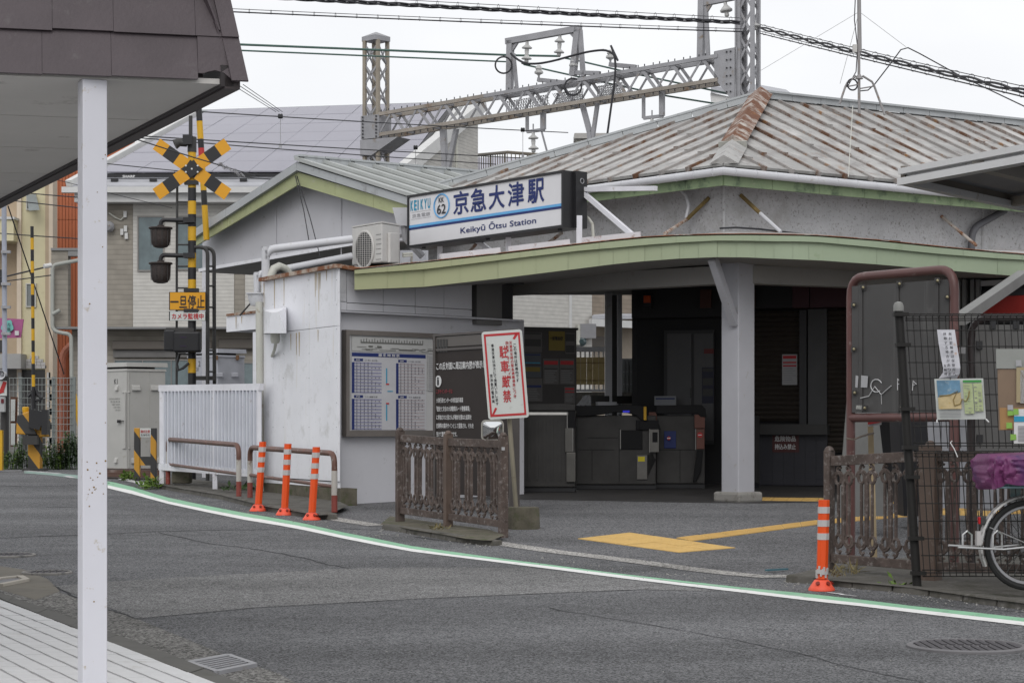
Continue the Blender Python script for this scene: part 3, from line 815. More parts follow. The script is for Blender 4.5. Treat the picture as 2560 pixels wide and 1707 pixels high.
# rusted lip along the canopy edge
for a_, c_ in zip(xs, xs[1:]):
    q0_, q1_ = fpt(a_, 1, .04) + V((0, 0, .016)), fpt(c_, 1, .04) + V((0, 0, .016))
    d0_ = V((q0_.x, q0_.y, 0)).normalized() * .16; d1_ = V((q1_.x, q1_.y, 0)).normalized() * .16
    lip.hexa([q0_, q1_, q1_ + d1_ + V((0, 0, .012)), q0_ + d0_ + V((0, 0, .012))], [q + V((0, 0, .008)) for q in (q0_, q1_, q1_ + d1_ + V((0, 0, .012)), q0_ + d0_ + V((0, 0, .012)))])
canopy_o = can.build('canopy', m_green, st, recalc=False)
for a, c in zip(seams_main, seams_main[1:]):
    fascia_piece('fascia_panel', (a, c), 2, 3, random.uniform(-0.004, 0.006), 0.02, m_green, canopy_o)
tier = [880, 968, 1128, 1300, 1498, 1690, 1900, 2095, 2255, 2408, 2555, 2700]
for a, c in zip(tier, tier[1:]):
    fascia_piece('fascia_trim', (max(a, 886), c), 1, 2, 0.05, 0.07, m_green, canopy_o)
lip.build('rusty_edge_lip', m_rust, canopy_o)
# soffit
sf = B()
for i in range(len(xs) - 1):
    f0, f1 = fpt(xs[i], 3, -0.02), fpt(xs[i + 1], 3, -0.02)
    k0 = W(lerp(900, 2740, (xs[i] - 886) / 1814), HY, 29.3); k1 = W(lerp(900, 2740, (xs[i + 1] - 886) / 1814), HY, 29.3)
    for k, f in ((k0, f0), (k1, f1)): k.z = 3.06
    m = 6
    for j in range(m):
        sf.add([f0.lerp(k0, j / m), f1.lerp(k1, j / m), f1.lerp(k1, (j + 1) / m), f0.lerp(k0, (j + 1) / m)], [(0, 1, 2, 3)])
sf.build('soffit', m_soffit, canopy_o, recalc=False, smooth=True)
# canopy top sheet up to the clerestory wall
CW = V((2.645, 25.0, 0))
def wall_line(t): return CW + (U * -t if t < 0 else Vd * t)
tp = B()
WP = []
for x in xs:
    if x < 1100: q = V(((x - 1280) / F * 29.4, 29.4, 3.50))
    else:
        best = None
        for k in range(-700, 800):
            s = wall_line(k / 100)
            e = abs(s.x / s.y * F + 1280 - (1090 + (x - 1100) * (2690 - 1090) / 1600))
            if best is None or e < best[0]: best = (e, s)
        q = best[1].copy(); q.z = 3.60 + 0.03 * math.sin(x * .01)
    WP.append(q)
for i in range(len(xs) - 1):
    tp.add([fpt(xs[i], 1, 0.06) + V((0, 0, .012)), fpt(xs[i + 1], 1, 0.06) + V((0, 0, .012)), WP[i + 1], WP[i]], [(0, 1, 2, 3)])
tp.build('canopy_roof_sheet', M('pale_rusting_canopy_sheet', (0.40, 0.39, 0.385), 0.7, var=0.15, vscale=1.5, dirt=[((0.22, 0.10, 0.05), 0.35, 2.2), ((0.30, 0.29, 0.28), 0.2, 5)]), canopy_o, recalc=False, smooth=True)

# --- clerestory walls
wallb = B()
L0 = CW + U * 7.2; R0 = CW + Vd * 8.5
for a, c in ((L0, CW), (CW, R0)):
    n = V((-(c - a).y, (c - a).x, 0)).normalized()
    if n.y < 0: n = -n
    q = [V((a.x, a.y, 3.3)), V((c.x, c.y, 3.3)), V((c.x, c.y, 4.22)), V((a.x, a.y, 4.22))]
    wallb.slab(q, 0.2, n)
wallb.build('clerestory_wall', m_stucco, st)
b = B()
pc = wall_line(-0.0) ; b.beam(CW + V((-.0, -.01, 3.5)), CW + V((0, -.01, 4.2)), 0.03, 0.03); b.build('wall_joint', m_stucco, st); b = B()
j = wall_line(4.7); b.beam(V((j.x, j.y - .01, 3.5)), V((j.x, j.y - .01, 4.2)), 0.03, 0.02)
b.build('wall_joint', m_stucco, st)

# --- eaves and hipped roof
E = V((2.59, 24.5, 0))
Lc, Rc = E + U * 7.6, E + Vd * 9.5
b = B()
for a, c in ((E, Lc), (E, Rc)):
    n = 12
    for i in range(n):
        p, q = a.lerp(c, i / n), a.lerp(c, (i + 1) / n)
        e = (q - p).normalized() * 0.003
        o = B().beam(p + e + V((0, 0, 4.185)), q - e + V((0, 0, 4.185)), 0.03, 0.19)
        o.build('eave_board', m_green2, st)
b = B()
for a, c, w in ((E, Lc, L0), (E, Rc, R0)):
    b.add([a + V((0, 0, 4.10)), c + V((0, 0, 4.10)), V((w.x, w.y, 4.16)), V((CW.x, CW.y, 4.16))], [(0, 1, 2, 3)])
b.build('eave_soffit', M('grey_eave_board', (0.33, 0.32, 0.31), 0.8), st, recalc=False)
b = B()
nA = V(((Lc - E).y, -(Lc - E).x, 0)).normalized(); nA = nA if nA.y < 0 else -nA
nB = V(((Rc - E).y, -(Rc - E).x, 0)).normalized(); nB = nB if nB.y < 0 else -nB
gcor = E + (nA + nB).normalized() * (.08 / max(.2, (nA + nB).normalized().dot(nA)))
gl_, gr2 = Lc + nA * .08, Rc + nB * .08
gpts = [V((*gl_.lerp(gcor, i / 12).xy, 4.225 + .03 * i / 12)) for i in range(13)] + [V((*gcor.lerp(gr2, i / 14).xy, 4.255 - .03 * i / 14)) for i in range(1, 15)]
b.tube(gpts, 0.050, 10)
for p, q in zip(gpts, gpts[1:]):
    for t in (.25, .75):
        c_ = p.lerp(q, t); b.tube([c_, c_ + (q - p).normalized() * .012], .054, 10)
b.build('eave_gutter', m_pipe, st, smooth=True)
P = E + U * 3.4 + Vd * 4.0; P.z = 5.93
ZE = 4.33
roof = B()
Ez, Lz, Rz = [V((q.x, q.y, ZE)) for q in (E, Lc, Rc)]
nr0 = Vd.cross(P - Ez); tr0 = nr0.cross(Vd).normalized(); tr0 = tr0 if tr0.z > 0 else -tr0
Pr = P + Vd * 8.5 + tr0 * 0.45
back = [Lz + Vd * 9, Rz + U * 7]
roof.add([Ez, Rz, Pr, P], [(0, 1, 2, 3)]).add([Ez, P, Lz], [(0, 1, 2)]).add([Lz, P, Pr, back[1], back[0]], [(0, 1, 2, 3, 4)])
roof_o = roof.build('roof', m_roof, st, recalc=False)
def roof_face(poly, s_dir, origin, width, first):
    n = (poly[1] - poly[0]).cross(poly[2] - poly[0]).normalized()
    if n.z < 0: n = -n
    t_dir = n.cross(s_dir).normalized()
    if t_dir.z < 0: t_dir = -t_dir
    p2 = [((q - origin).dot(s_dir), (q - origin).dot(t_dir)) for q in poly]
    smax = max(q[0] for q in p2); s = first
    back3 = lambda s_, t_, h=0.0: origin + s_dir * s_ + t_dir * t_ + n * h
    edges = [0.0]
    while s < smax: edges.append(s); s += width
    edges.append(smax)
    for a, c in zip(edges, edges[1:]):
        q = clip(p2, 0, a + 0.01, c - 0.01)
        if len(q) < 3: continue
        # two or three lapped sheets up the slope
        tm = max(x[1] for x in q); cuts = [0.0] + sorted(random.uniform(0.2, 0.85) * tm for _ in range(2 if tm > 1.5 else 1)) + [tm]
        for k, (u0, u1) in enumerate(zip(cuts, cuts[1:])):
            qq = clip(q, 1, u0, u1)
            if len(qq) < 3: continue
            h = 0.012 + 0.006 * (len(cuts) - k)
            lift = random.uniform(0, 0.006)
            top = [back3(x, y, h - 0.004 * (y - u0) + lift) for x, y in qq]
            B().hexa([back3(x, y, 0.002) for x, y in qq], top).build('roof_sheet', m_roof, roof_o)
    for s in edges[1:-1]:
        ts = [x[1] for x in clip(p2, 0, s - 0.002, s + 0.002)]
        if not ts or max(ts) - min(ts) < 0.15: continue
        t0, t1 = min(ts) - (0.07 if min(ts) < 0.1 else 0), max(ts)
        t1 -= .16; b = B().beam(back3(s, t0, 0.032), back3(s, t1, 0.034), 0.040, 0.060, n)
        k = random.uniform(0.3, 0.7)
        b.beam(back3(s, lerp(t0, t1, k), 0.048), back3(s, lerp(t0, t1, k) + 0.05, 0.036), 0.048, 0.066, n)
        b.build('roof_batten', m_batten, roof_o)
roof_face([Ez, Rz, Pr, P], Vd, Ez, 0.46, 0.62)
roof_face([Ez, Lz, P], U, Ez, 0.47, 0.55)
# hip cap: a wide rusted strip ending above the eave, lower piece of sheet over the corner
hd = (P - Ez).normalized()
side = hd.cross(V((0, 0, 1))).normalized(); upn = side.cross(hd).normalized()
def capbar(a, c, w, mat, name, par):
    b = B()
    for i in range(4):
        p, q = a.lerp(c, i / 4), a.lerp(c, (i + 1) / 4 + (0.01 if i < 3 else 0))
        h0 = 0.012 * (i + 1) / 4
        L = [p - side * w / 2 - upn * 0.06, p + upn * (0.045 + h0), p + side * w / 2 - upn * 0.06]
        L2 = [q - side * w / 2 - upn * 0.06, q + upn * (0.045 + h0), q + side * w / 2 - upn * 0.06]
        b.hexa([x + upn * 0.06 for x in L], [x + upn * 0.06 for x in L2])
    return b.build(name, mat, par)
capbar(Ez.lerp(P, 0.22) + upn * .075, P + upn * .075, 0.34, m_hip, 'hip_cap', roof_o)
B().beam(Ez.lerp(P, 0.213) + upn * .06, Ez.lerp(P, 0.222) + upn * .06, 0.36, 0.09, upn).build('hip_cap_end', M('grey_cap_end', (0.36, 0.36, 0.33), 0.7), roof_o)
capbar(Ez.lerp(P, 0.01) + upn * .02, Ez.lerp(P, 0.21) + upn * .02, 0.36, m_roof, 'hip_corner_sheet', roof_o)
# ridge and far hip capped in plain grey steel
m_ridge = M('grey_ridge_cap', (0.40, 0.42, 0.43), 0.5, var=0.08, dirt=((0.25, 0.25, 0.25), 0.1, 3))
for a, c, nn in ((P, Pr, 14), (Lz, P, 12)):
    for i in range(nn):
        p, q = a.lerp(c, i / nn), a.lerp(c, (i + 1) / nn); e = (q - p) * 0.004
        b = B().beam(p + e + V((0, 0, .10)), q - e + V((0, 0, .10)), 0.30, 0.03).beam(p + e + V((0, -.13, .05)), q - e - (q - p) * .01 + V((0, -.13, .05)), 0.02, 0.10)
        b.build('ridge_cap', m_ridge, roof_o)

# --- column, brace, beam
cp = G(1845, 1253)
ca = math.radians(40)
b = B(); cpt = V((cp.x, cp.y, 0))
colz0 = gz(cp)
b.box((cp.x, cp.y, (colz0 + 0.10 + 3.2) / 2), (0.285, 0.285, 3.2 - colz0 - 0.1), ca)
column = b.build('column', m_column, st, bevel=0.012)
B().box((cp.x, cp.y, colz0 + 0.055), (0.43, 0.43, 0.13), ca).build('plinth', M('stained_plinth', (0.28, 0.27, 0.25), 0.9, dirt=((0.12, 0.11, 0.1), 0.3, 8), bump=0.4), column, bevel=0.03)
pt = fpt(1783, 3, -0.12)
B().beam(pt + V((0, 0.05, 0.0)), V((cp.x - 0.06, cp.y - 0.16, 2.38)), 0.09, 0.11).build('column_brace', m_column, st)
b = B()
q0 = V((cp.x, cp.y, 2.98)); lft = W(1100, HY, 27.2); lft.z = 2.98
b.beam(q0, lft, 0.22, 0.22); rt = W(2750, HY, 26.6); rt.z = 2.98
b.beam(q0, rt, 0.22, 0.22)
b.build('canopy_beam', m_soffit, st)

# --- left block: panelled white wall with flat coping
LB = Plane((845, 23.4), (655, 25.66)); NW = Plane((845, 23.4), (1230, 25.2))
zt = LB.p(845, 667).z; zb = LB.p(845, 1203).z; zg = gz(0, 24)
b = B()
cA, cB_, cC = LB.at(845, 0), LB.at(655, 0), NW.at(1310, 0)
cD = cC + (cB_ - cA)
ft = [V((q.x, q.y, zb + 0.0)) for q in (cA, cC, cD, cB_)]
cen = sum(ft, V()) / 4
ft2 = [ft[0] + V((0.10, .25, 0)), ft[1] - NW.n * .2, ft[2], ft[3]]
b.hexa([q - V((0, 0, 0.4)) for q in ft2], [V((q.x, q.y, zt - 0.03)) for q in ft2])
b.hexa([V((q.x, q.y, zt - .05)) for q in ft], [V((q.x, q.y, zt - .03)) for q in ft])
blk = b.build('block_core', m_int2, st)
seamx = [845, 774, 710, 684, 655]
b2 = []
for x0, x1 in zip(seamx, seamx[1:]):
    for z0, z1 in ((zb, LB.p(835, 816).z), (LB.p(835, 816).z, zt)):
        q = LB.quadz(x0 - 0.15, x1 + 0.15, z0 + 0.003, z1 - 0.003, 0.03 + random.uniform(0, .002))
        B().slab(q, 0.025, -LB.n).build('wall_panel', m_wall, st)
B().slab(LB.quadz(845, 655, zb - 0.075, zb - 0.01, 0.015), 0.03, -LB.n).build('base_trim', m_wall, st)
B().slab(LB.quadz(853, 655, zg - 0.15, zb - 0.08, 0.02), 0.2, -LB.n).build('footing', m_concmoss, st)
cop = B()
for k in range(5):
    t0, t1 = k / 5, (k + 1) / 5 - 0.002
    a, c = LB.at(845, zt, 0.05), LB.at(655, zt, 0.05)
    cop.beam(a.lerp(c, t0), a.lerp(c, t1), 0.1, 0.045)
a, c = NW.at(845, zt, 0.05), NW.at(892, zt - 0.02, 0.05)
cop.beam(a, c, 0.1, 0.045)
cop.build('rusty_coping', M('rust_edge_coping', (0.42, 0.36, 0.30), 0.8, dirt=((0.20, 0.075, 0.03), 0.7, 4)), st)
# right side of the block: corner pilaster, frieze panels, recessed board wall
zr = NW.p(850, 775.5).z
for x0, x1, z0, z1, mt in ((845.5, 866, NW.p(845, 753).z, zt - 0.03, M('stippled_panel', (0.50, 0.50, 0.52), 0.7, bump=0.6, bscale=45)), (845.5, 852, 0.2, zt - 0.035, m_wall2)):
    B().slab(NW.quadz(x0, x1, z0, z1 - 0.005, 0.035 if x1 > 860 else 0.028), 0.06, -NW.n).build('pilaster_panel', mt, st)
B().slab(NW.quadz(852.5, 866.5, zr + .003, NW.p(845, 753).z - .006, 0.028), 0.06, -NW.n).build('pilaster_panel', m_wall2, st)
xs_ = [867, 958, 1038, 1110, 1180]
for x0, x1 in zip(xs_, xs_[1:]):
    for z0, z1 in ((zr, NW.p(867, 757).z), (NW.p(867, 757).z, zt)):
        B().slab(NW.quadz(x0 + .5, x1 - .5, z0 + .004, z1 - .004, 0.03), 0.04, -NW.n).build('frieze_panel', m_wall2, st)
B().slab(NW.quadz(852.5, 1310, 0.12, zr, -0.10), 0.05, -NW.n).build('recess_wall', m_wall2, st)
B().slab(NW.quadz(852.5, 1310, zr - 0.02, zr, 0.02), 0.13, -NW.n).build('recess_lintel', m_wall2, st)
b = B()
for x0, x1 in ((1192, 1255),):
    b.slab(NW.quadz(x0, x1, 2.42, 3.05, -0.02), 0.25, -NW.n)
b.build('dark_bulkhead', M('mid_grey_pillar_paint', (0.15, 0.148, 0.145), 0.7, var=.08), st)  # pillar in an even mid-dark grey

# --- concourse: right-hand wall, shutters, door, header
IW = Plane((1580, 28.3), (2140, 27.4))
zi = 3.08
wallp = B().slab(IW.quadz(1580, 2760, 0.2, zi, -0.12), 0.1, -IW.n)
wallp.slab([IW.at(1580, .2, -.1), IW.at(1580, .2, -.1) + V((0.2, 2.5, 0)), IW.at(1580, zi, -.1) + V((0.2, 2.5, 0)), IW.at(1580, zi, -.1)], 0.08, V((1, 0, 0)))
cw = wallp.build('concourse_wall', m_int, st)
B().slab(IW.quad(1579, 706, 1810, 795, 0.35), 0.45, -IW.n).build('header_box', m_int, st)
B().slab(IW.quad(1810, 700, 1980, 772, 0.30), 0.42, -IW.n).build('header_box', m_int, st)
for x0, x1 in ((1980, 2023), (2025, 2150), (2152, 2330)):
    B().slab(IW.quadz(x0, x1, IW.p(1980, 772).z, IW.p(1980, 704).z, 0.28), 0.4, -IW.n).build('maroon_header', m_maroon, st)
b = B()
b.slab(IW.quad(1660, 826, 1785, 1110, 0.0), 0.05, -IW.n)
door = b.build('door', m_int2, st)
for x0, x1 in ((1668, 1728), (1735, 1783)):
    B().slab(IW.quad(x0, 834, x1, 1100, 0.02), 0.02, -IW.n).build('door_leaf', flat('grey_door_paint', (0.085, 0.085, 0.088), 0.5), door)
B().slab(IW.quad(1726, 970, 1730, 995, 0.035), 0.02, -IW.n).build('door_handle', m_dark, door)
# shutters with one slat per course
def shutter(x0, x1, y0, y1, step, lab):
    r = B().slab(IW.quad(x0, y0, x1, y1, -0.02), 0.03, -IW.n).build('roller_shutter', m_shut, st)
    r['label'] = lab
    z0, z1 = IW.p(x0, y1).z, IW.p(x0, y0).z
    n = int((y1 - y0) / step)
    for k in range(n):
        a, c = lerp(z0, z1, k / n), lerp(z0, z1, (k + 1) / n)
        q0, q1 = IW.at(x0, (a + c) / 2, 0.0), IW.at(x1, (a + c) / 2, 0.0)
        B().hexa([IW.at(x0, a + .004, -.015), IW.at(x1, a + .004, -.015), IW.at(x1, (a + c) / 2, .02), IW.at(x0, (a + c) / 2, .02)],
                 [IW.at(x0, a + .008, -.03), IW.at(x1, a + .008, -.03), IW.at(x1, c - .002, -.012), IW.at(x0, c - .002, -.012)]).build('shutter_slat', m_shut, r)
    return r
shutter(1886, 1998, 778, 1052, 11.6, 'roller shutter with a notice taped on it')
shutter(2069, 2150, 774, 1130, 11.6, 'roller shutter at the right end of the concourse')
B().slab(IW.quad(1998, 776, 2016, 1062, 0.04), 0.1, -IW.n).build('shutter_post', m_int2, st)
B().slab(IW.quad(2020, 773, 2067, 1060, 0.03), 0.1, -IW.n).build('wall_panel', M('grey_wall_panel', (0.07, 0.07, 0.073), 0.5), st)
B().slab(IW.quad(1876, 783, 1884, 1060, 0.04), 0.1, -IW.n).build('shutter_post', m_dark, st)
B().slab(IW.quad(1876, 1060, 2068, 1086, 0.25), 0.3, -IW.n).build('counter_shelf', m_dark, st)
tl = M('dark_wall_tile', (0.028, 0.028, 0.036), 0.4)
base = B().slab(IW.quad(1876, 1086, 2068, 1212, 0.05), 0.08, -IW.n).build('counter_front', tl, st)
for k in range(9):
    for j in range(7):
        x0 = 1876 + j * 27.4; y0 = 1087 + k * 13.8
        B().slab(IW.quad(x0 + .6, y0 + .6, x0 + 26.8, y0 + 13.2, 0.058), 0.01, -IW.n).build('wall_tile', tl, base)
# red plaque on the counter front, notice on the shutter, notices left of it
pl = B().slab(IW.quad(1931, 1088, 1997, 1130, 0.075), 0.015, -IW.n).build('warning_plaque', flat('dark_red_plaque', (0.07, 0.015, 0.015), 0.4), st)
for s, y in (('危険物品', 1103), ('持込み禁止', 1123)):
    text('lettering', s, IW.p(1937, y, 0.08), IW.r if IW.r.x > 0 else -IW.r, V((0, 0, 1)), 0.075, m_paper, pl, 0.29, 0.02)
def notice(pl_, x0, y0, x1, y1, off, parent, bands=(), paper=None, lines=True, name='notice'):
    o = B().slab(pl_.quad(x0, y0, x1, y1, off), 0.004, -pl_.n).build(name, paper or m_paper, parent)
    w, h = x1 - x0, y1 - y0
    for (f0, f1, mt) in bands:
        B().slab(pl_.quad(x0 + w * .06, y0 + h * f0, x1 - w * .06, y0 + h * f1, off + .002), 0.003, -pl_.n).build('printed_band', mt, o)
    if lines:
        b = B(); y = max([f1 for _, f1, _ in bands] + [0.12]) + 0.06
        while y < 0.92:
            b.slab(pl_.quad(x0 + w * .1, y0 + h * y, x1 - w * random.uniform(.1, .35), y0 + h * (y + .018), off + .002), 0.003, -pl_.n); y += 0.075
        b.build('printed_lines', flat('grey_print', (0.25, 0.25, 0.26), 0.7), o)['kind'] = 'stuff'
    return o
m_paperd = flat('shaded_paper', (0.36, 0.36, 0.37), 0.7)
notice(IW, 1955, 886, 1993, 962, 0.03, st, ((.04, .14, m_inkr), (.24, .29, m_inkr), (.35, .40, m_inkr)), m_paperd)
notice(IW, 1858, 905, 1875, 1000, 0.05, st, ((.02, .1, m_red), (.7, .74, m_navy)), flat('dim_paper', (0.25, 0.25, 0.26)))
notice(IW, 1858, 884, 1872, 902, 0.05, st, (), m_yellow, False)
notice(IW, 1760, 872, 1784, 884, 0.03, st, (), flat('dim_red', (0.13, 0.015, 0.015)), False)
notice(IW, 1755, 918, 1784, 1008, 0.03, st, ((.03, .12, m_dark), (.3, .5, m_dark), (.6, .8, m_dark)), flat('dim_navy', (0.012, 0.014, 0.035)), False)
notice(IW, 1636, 990, 1690, 1013, 0.25, st, ((.2, .35, m_navy),), M('glassy_dim', (0.22, 0.23, 0.25), 0.3), False)
b = B().slab(IW.quad(1606, 737, 1628, 770, 0.47), 0.12, -IW.n)
beac = b.build('alarm_beacon', m_int, st)
B().slab(IW.quad(1609, 739, 1626, 757, 0.50), 0.03, -IW.n).build('beacon_lens', flat('red_orange_lens', (0.5, 0.07, 0.01), 0.2), beac)
B().slab(IW.quad(1750, 724, 1778, 770, 0.46), 0.04, -IW.n).build('hanging_sign', flat('dark_orange_sign', (0.06, 0.016, 0.009), 0.5), st)
B().slab(IW.quad(1856, 724, 1888, 770, 0.42), 0.04, -IW.n).build('hanging_sign', flat('dark_brown_sign', (0.05, 0.016, 0.009), 0.5), st)
# notice partition between gates and platform
PT = Plane((1285, 26.9), (1445, 27.3))
part = B().slab(PT.quad(1285, 818, 1441, 1030, 0), 0.06, -PT.n).build('notice_partition', M('grey_partition', (0.055, 0.05, 0.048), 0.6), st)
B().slab(PT.quad(1283, 816, 1446, 822, 0.02), 0.1, -PT.n).build('partition_cap', m_dark, part)
def pnotice(*a, **k): return notice(PT, *a[:4], 0.006, part, *a[4:], **k)
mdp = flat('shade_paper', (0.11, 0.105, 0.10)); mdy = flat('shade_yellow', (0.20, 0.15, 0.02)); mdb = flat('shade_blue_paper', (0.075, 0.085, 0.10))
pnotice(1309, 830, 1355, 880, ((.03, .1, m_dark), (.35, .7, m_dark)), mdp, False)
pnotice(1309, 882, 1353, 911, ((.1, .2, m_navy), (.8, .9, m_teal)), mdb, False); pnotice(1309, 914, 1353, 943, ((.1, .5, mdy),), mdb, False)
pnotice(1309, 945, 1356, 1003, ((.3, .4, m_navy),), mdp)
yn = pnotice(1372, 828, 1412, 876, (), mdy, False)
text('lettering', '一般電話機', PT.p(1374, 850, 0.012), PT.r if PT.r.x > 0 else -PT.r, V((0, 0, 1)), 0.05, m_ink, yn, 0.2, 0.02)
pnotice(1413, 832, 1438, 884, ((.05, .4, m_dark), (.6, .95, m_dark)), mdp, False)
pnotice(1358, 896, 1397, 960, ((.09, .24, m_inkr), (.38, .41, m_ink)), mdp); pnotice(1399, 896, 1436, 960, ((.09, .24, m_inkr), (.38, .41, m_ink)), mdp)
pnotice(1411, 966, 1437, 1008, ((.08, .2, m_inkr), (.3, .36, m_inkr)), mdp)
# white posts and handrail between concourse and platform
b = B()
for px, w, mt in ((1521, 0.095, 0),):
    a = W(px, 1000, 28.9); b.beam(V((a.x, a.y, .4)), V((a.x, a.y, 3.1)), 0.1, 0.1)
b.build('white_post', m_pipe, st)
a = W(1549, 1000, 29.3); B().beam(V((a.x, a.y, .4)), V((a.x, a.y, 3.1)), 0.07, 0.07).build('white_post', m_pipe, st)
a = W(1536, 1000, 29.6); B().beam(V((a.x, a.y, .4)), V((a.x, a.y, 3.1)), 0.09, 0.09).build('dark_post', m_dark, st)
b = B(); a = W(1412, 1060, 28.2); c = W(1470, 992, 28.6); d = W(1475, 1060, 28.6)
b.beam(a, c, 0.07, 0.07); b.beam(c, d, 0.07, 0.07); b.build('handrail', m_pipe, st)
B().slab(PT.quad(1478, 989, 1612, 1008, -1.2), 0.3, -PT.n).build('platform_barrier', m_dark, st)
fr = B().slab(PT.quad(1493, 1004, 1542, 1020, -0.9), 0.05, -PT.n); fr.build('train_stop_box', m_pipe, st)
# down pipe and rods on the stucco
m_dp = flat('dark_grey_downpipe', (0.10, 0.10, 0.11), 0.5)
RW = Plane(((CW.x / CW.y) * F + 1280, CW.y), ((R0.x / R0.y) * F + 1280, R0.y))
B().tube(arc_pts([RW.p(2512, 526, .1), RW.p(2430, 572, .1), RW.p(2428, 640, .1)], 0.15), 0.05, 10).build('downpipe', m_dp, st, smooth=True)
LW = Plane(((L0.x / L0.y) * F + 1280, L0.y), ((CW.x / CW.y) * F + 1280, CW.y))
m_rod = M('rust_flaked_rod', (0.42, 0.38, 0.34), 0.7, dirt=((0.20, 0.08, 0.03), 0.55, 8)); m_mossrod = M('mossy_rusty_rod', (0.17, 0.12, 0.045), 0.9, var=0.4, vscale=9)
B().tube([fpt(1668, 1, 0.0) + V((0, 0.4, .08)), LW.p(1718, 548, .12), LW.p(1773, 494, 0.01)], 0.022, 7).build('stay_rod', m_rod, st)
B().tube([LW.p(1718, 548, .14), LW.p(1773, 494, 0.01)], 0.026, 7).build('stay_rod', m_mossrod, st)
B().tube([LW.p(1700, 472, .05), LW.p(1716, 490, .1), LW.p(1722, 515, .12), LW.p(1716, 545, .14)], 0.022, 7).build('conduit', m_pipe, st, smooth=True)
B().tube([RW.p(1852, 488, 0.01), RW.p(1900, 533, 0.3)], 0.026, 7).build('stay_rod', m_mossrod, st)
B().tube([RW.p(1900, 533, 0.3), RW.p(1952, 580, .62)], 0.024, 7).build('stay_rod', m_pipe, st)
B().tube([RW.p(2353, 540, 0.01), RW.p(2395, 576, .2), RW.p(2441, 614, .5)], 0.022, 7).build('stay_rod', m_rod, st)
c = [RW.p(x, y, .35) for x, y in ((1800, 571), (1840, 569), (1900, 573), (1960, 580), (2060, 592), (2250, 604))]
B().tube(c, 0.012, 6).build('cable', m_wire, st)

# --- gabled wing
GW = Plane((480, 32.2), (1035, 27.9))
g = B()
gr = [GW.p(490, 588), GW.p(742, 422), GW.p(1035, 520)]
poly = [GW.p(506, 680, -.3), GW.p(890, 610, -.3), GW.p(1030, 600, -.3), GW.p(1030, 523, -.3), GW.p(742, 436, -.3), GW.p(506, 588, -.3)]
g.slab(poly, 0.15, -GW.n)
wing = g.build('wing_wall', m_wall2, st)
for x in (690, 853):
    B().beam(GW.p(x, 470 if x > 600 else 560, -.29), GW.p(x, 640, -.29), 0.012, 0.012).build('wall_seam', m_wall2, st)
B().slab([GW.p(500, 680, -.28), GW.p(895, 612, -.28), GW.p(895, 604, -.28), GW.p(500, 672, -.28)], 0.03, GW.n).build('wall_base_trim', m_wall, st)
q = [GW.p(500, 681, -.3), GW.p(1030, 590, -.3)]
B().slab([q[0], q[1], q[1] + Vd * 3.6, q[0] + Vd * 3.6], 0.05, V((0, 0, 1))).build('wing_soffit', m_soffit, st)
def verge(pa, pb, w, off, mat, name, seg=3, th=0.03):
    for i in range(seg):
        a0, a1 = [lerp(pa[k], pb[k], i / seg) for k in (0, 1)], [lerp(pa[k], pb[k], (i + 1) / seg) for k in (0, 1)]
        B().slab([GW.p(a0[0], a0[1] + w, off), GW.p(a1[0] - .6, a1[1] + w, off), GW.p(a1[0] - .6, a1[1], off), GW.p(*a0, off)], th, -GW.n).build(name, mat, st)
m_wg = M('pale_yellow_green_verge', (0.38, 0.41, 0.225), 0.65, var=0.1, vscale=2, dirt=[((0.44, 0.42, 0.36), 0.24, 5), ((0.22, 0.22, 0.12), 0.1, 9)])
verge((482, 585), (742, 430), 34, 0.0, m_wg, 'verge_board'); verge((742, 430), (1030, 516), 32, 0.0, m_wg, 'verge_board')
verge((476, 580), (742, 406), 20, 0.06, m_ridge, 'verge_flashing', 3, 0.09); verge((742, 406), (1035, 498), 20, 0.06, m_ridge, 'verge_flashing', 3, 0.09)
R0_ = GW.p(742, 405, 0.05); R1 = R0_ + Vd * 3.9
e0 = GW.p(1040, 500, 0.05); e1 = e0 + Vd * 3.9
l0 = GW.p(476, 580, .05); l1 = l0 + Vd * 3.9
wr = B().add([R0_, R1, e1, e0], [(0, 1, 2, 3)]).add([R0_, R1, l1, l0], [(0, 1, 2, 3)]).build('wing_roof', M('pale_green_roof_sheet', (0.39, 0.405, 0.395), 0.5, var=0.08), st, recalc=False)
nr = 9
for i in range(nr + 1):
    a, c = R0_.lerp(R1, i / nr), e0.lerp(e1, i / nr)
    B().beam(a + V((0, 0, .05)), c + V((0, 0, .05)), 0.09, 0.05).build('roof_rib', MATS['pale_green_roof_sheet'], wr)
    if i < nr:
        a2, c2 = R0_.lerp(R1, (i + .92) / nr), e0.lerp(e1, (i + .92) / nr)
        a1, c1 = R0_.lerp(R1, (i + .08) / nr), e0.lerp(e1, (i + .08) / nr)
        B().slab([a1 + V((0, 0, .004)), a2 + V((0, 0, .004)), c2 + V((0, 0, .004)), c1 + V((0, 0, .004))], 0.015, V((0, 0, 1))).build('roof_sheet', MATS['pale_green_roof_sheet'], wr)
        e = (R1 - R0_) / nr
        B().beam(a + V((0, 0, .09)) + e * .01, a + e * .985 + V((0, 0, .085)), 0.2, 0.03).beam(a + V((0.08, -.04, .03)) + e * .1, a + e * .95 + V((.08, -.04, .03)), .01, .09).build('ridge_cap', m_ridge, wr)
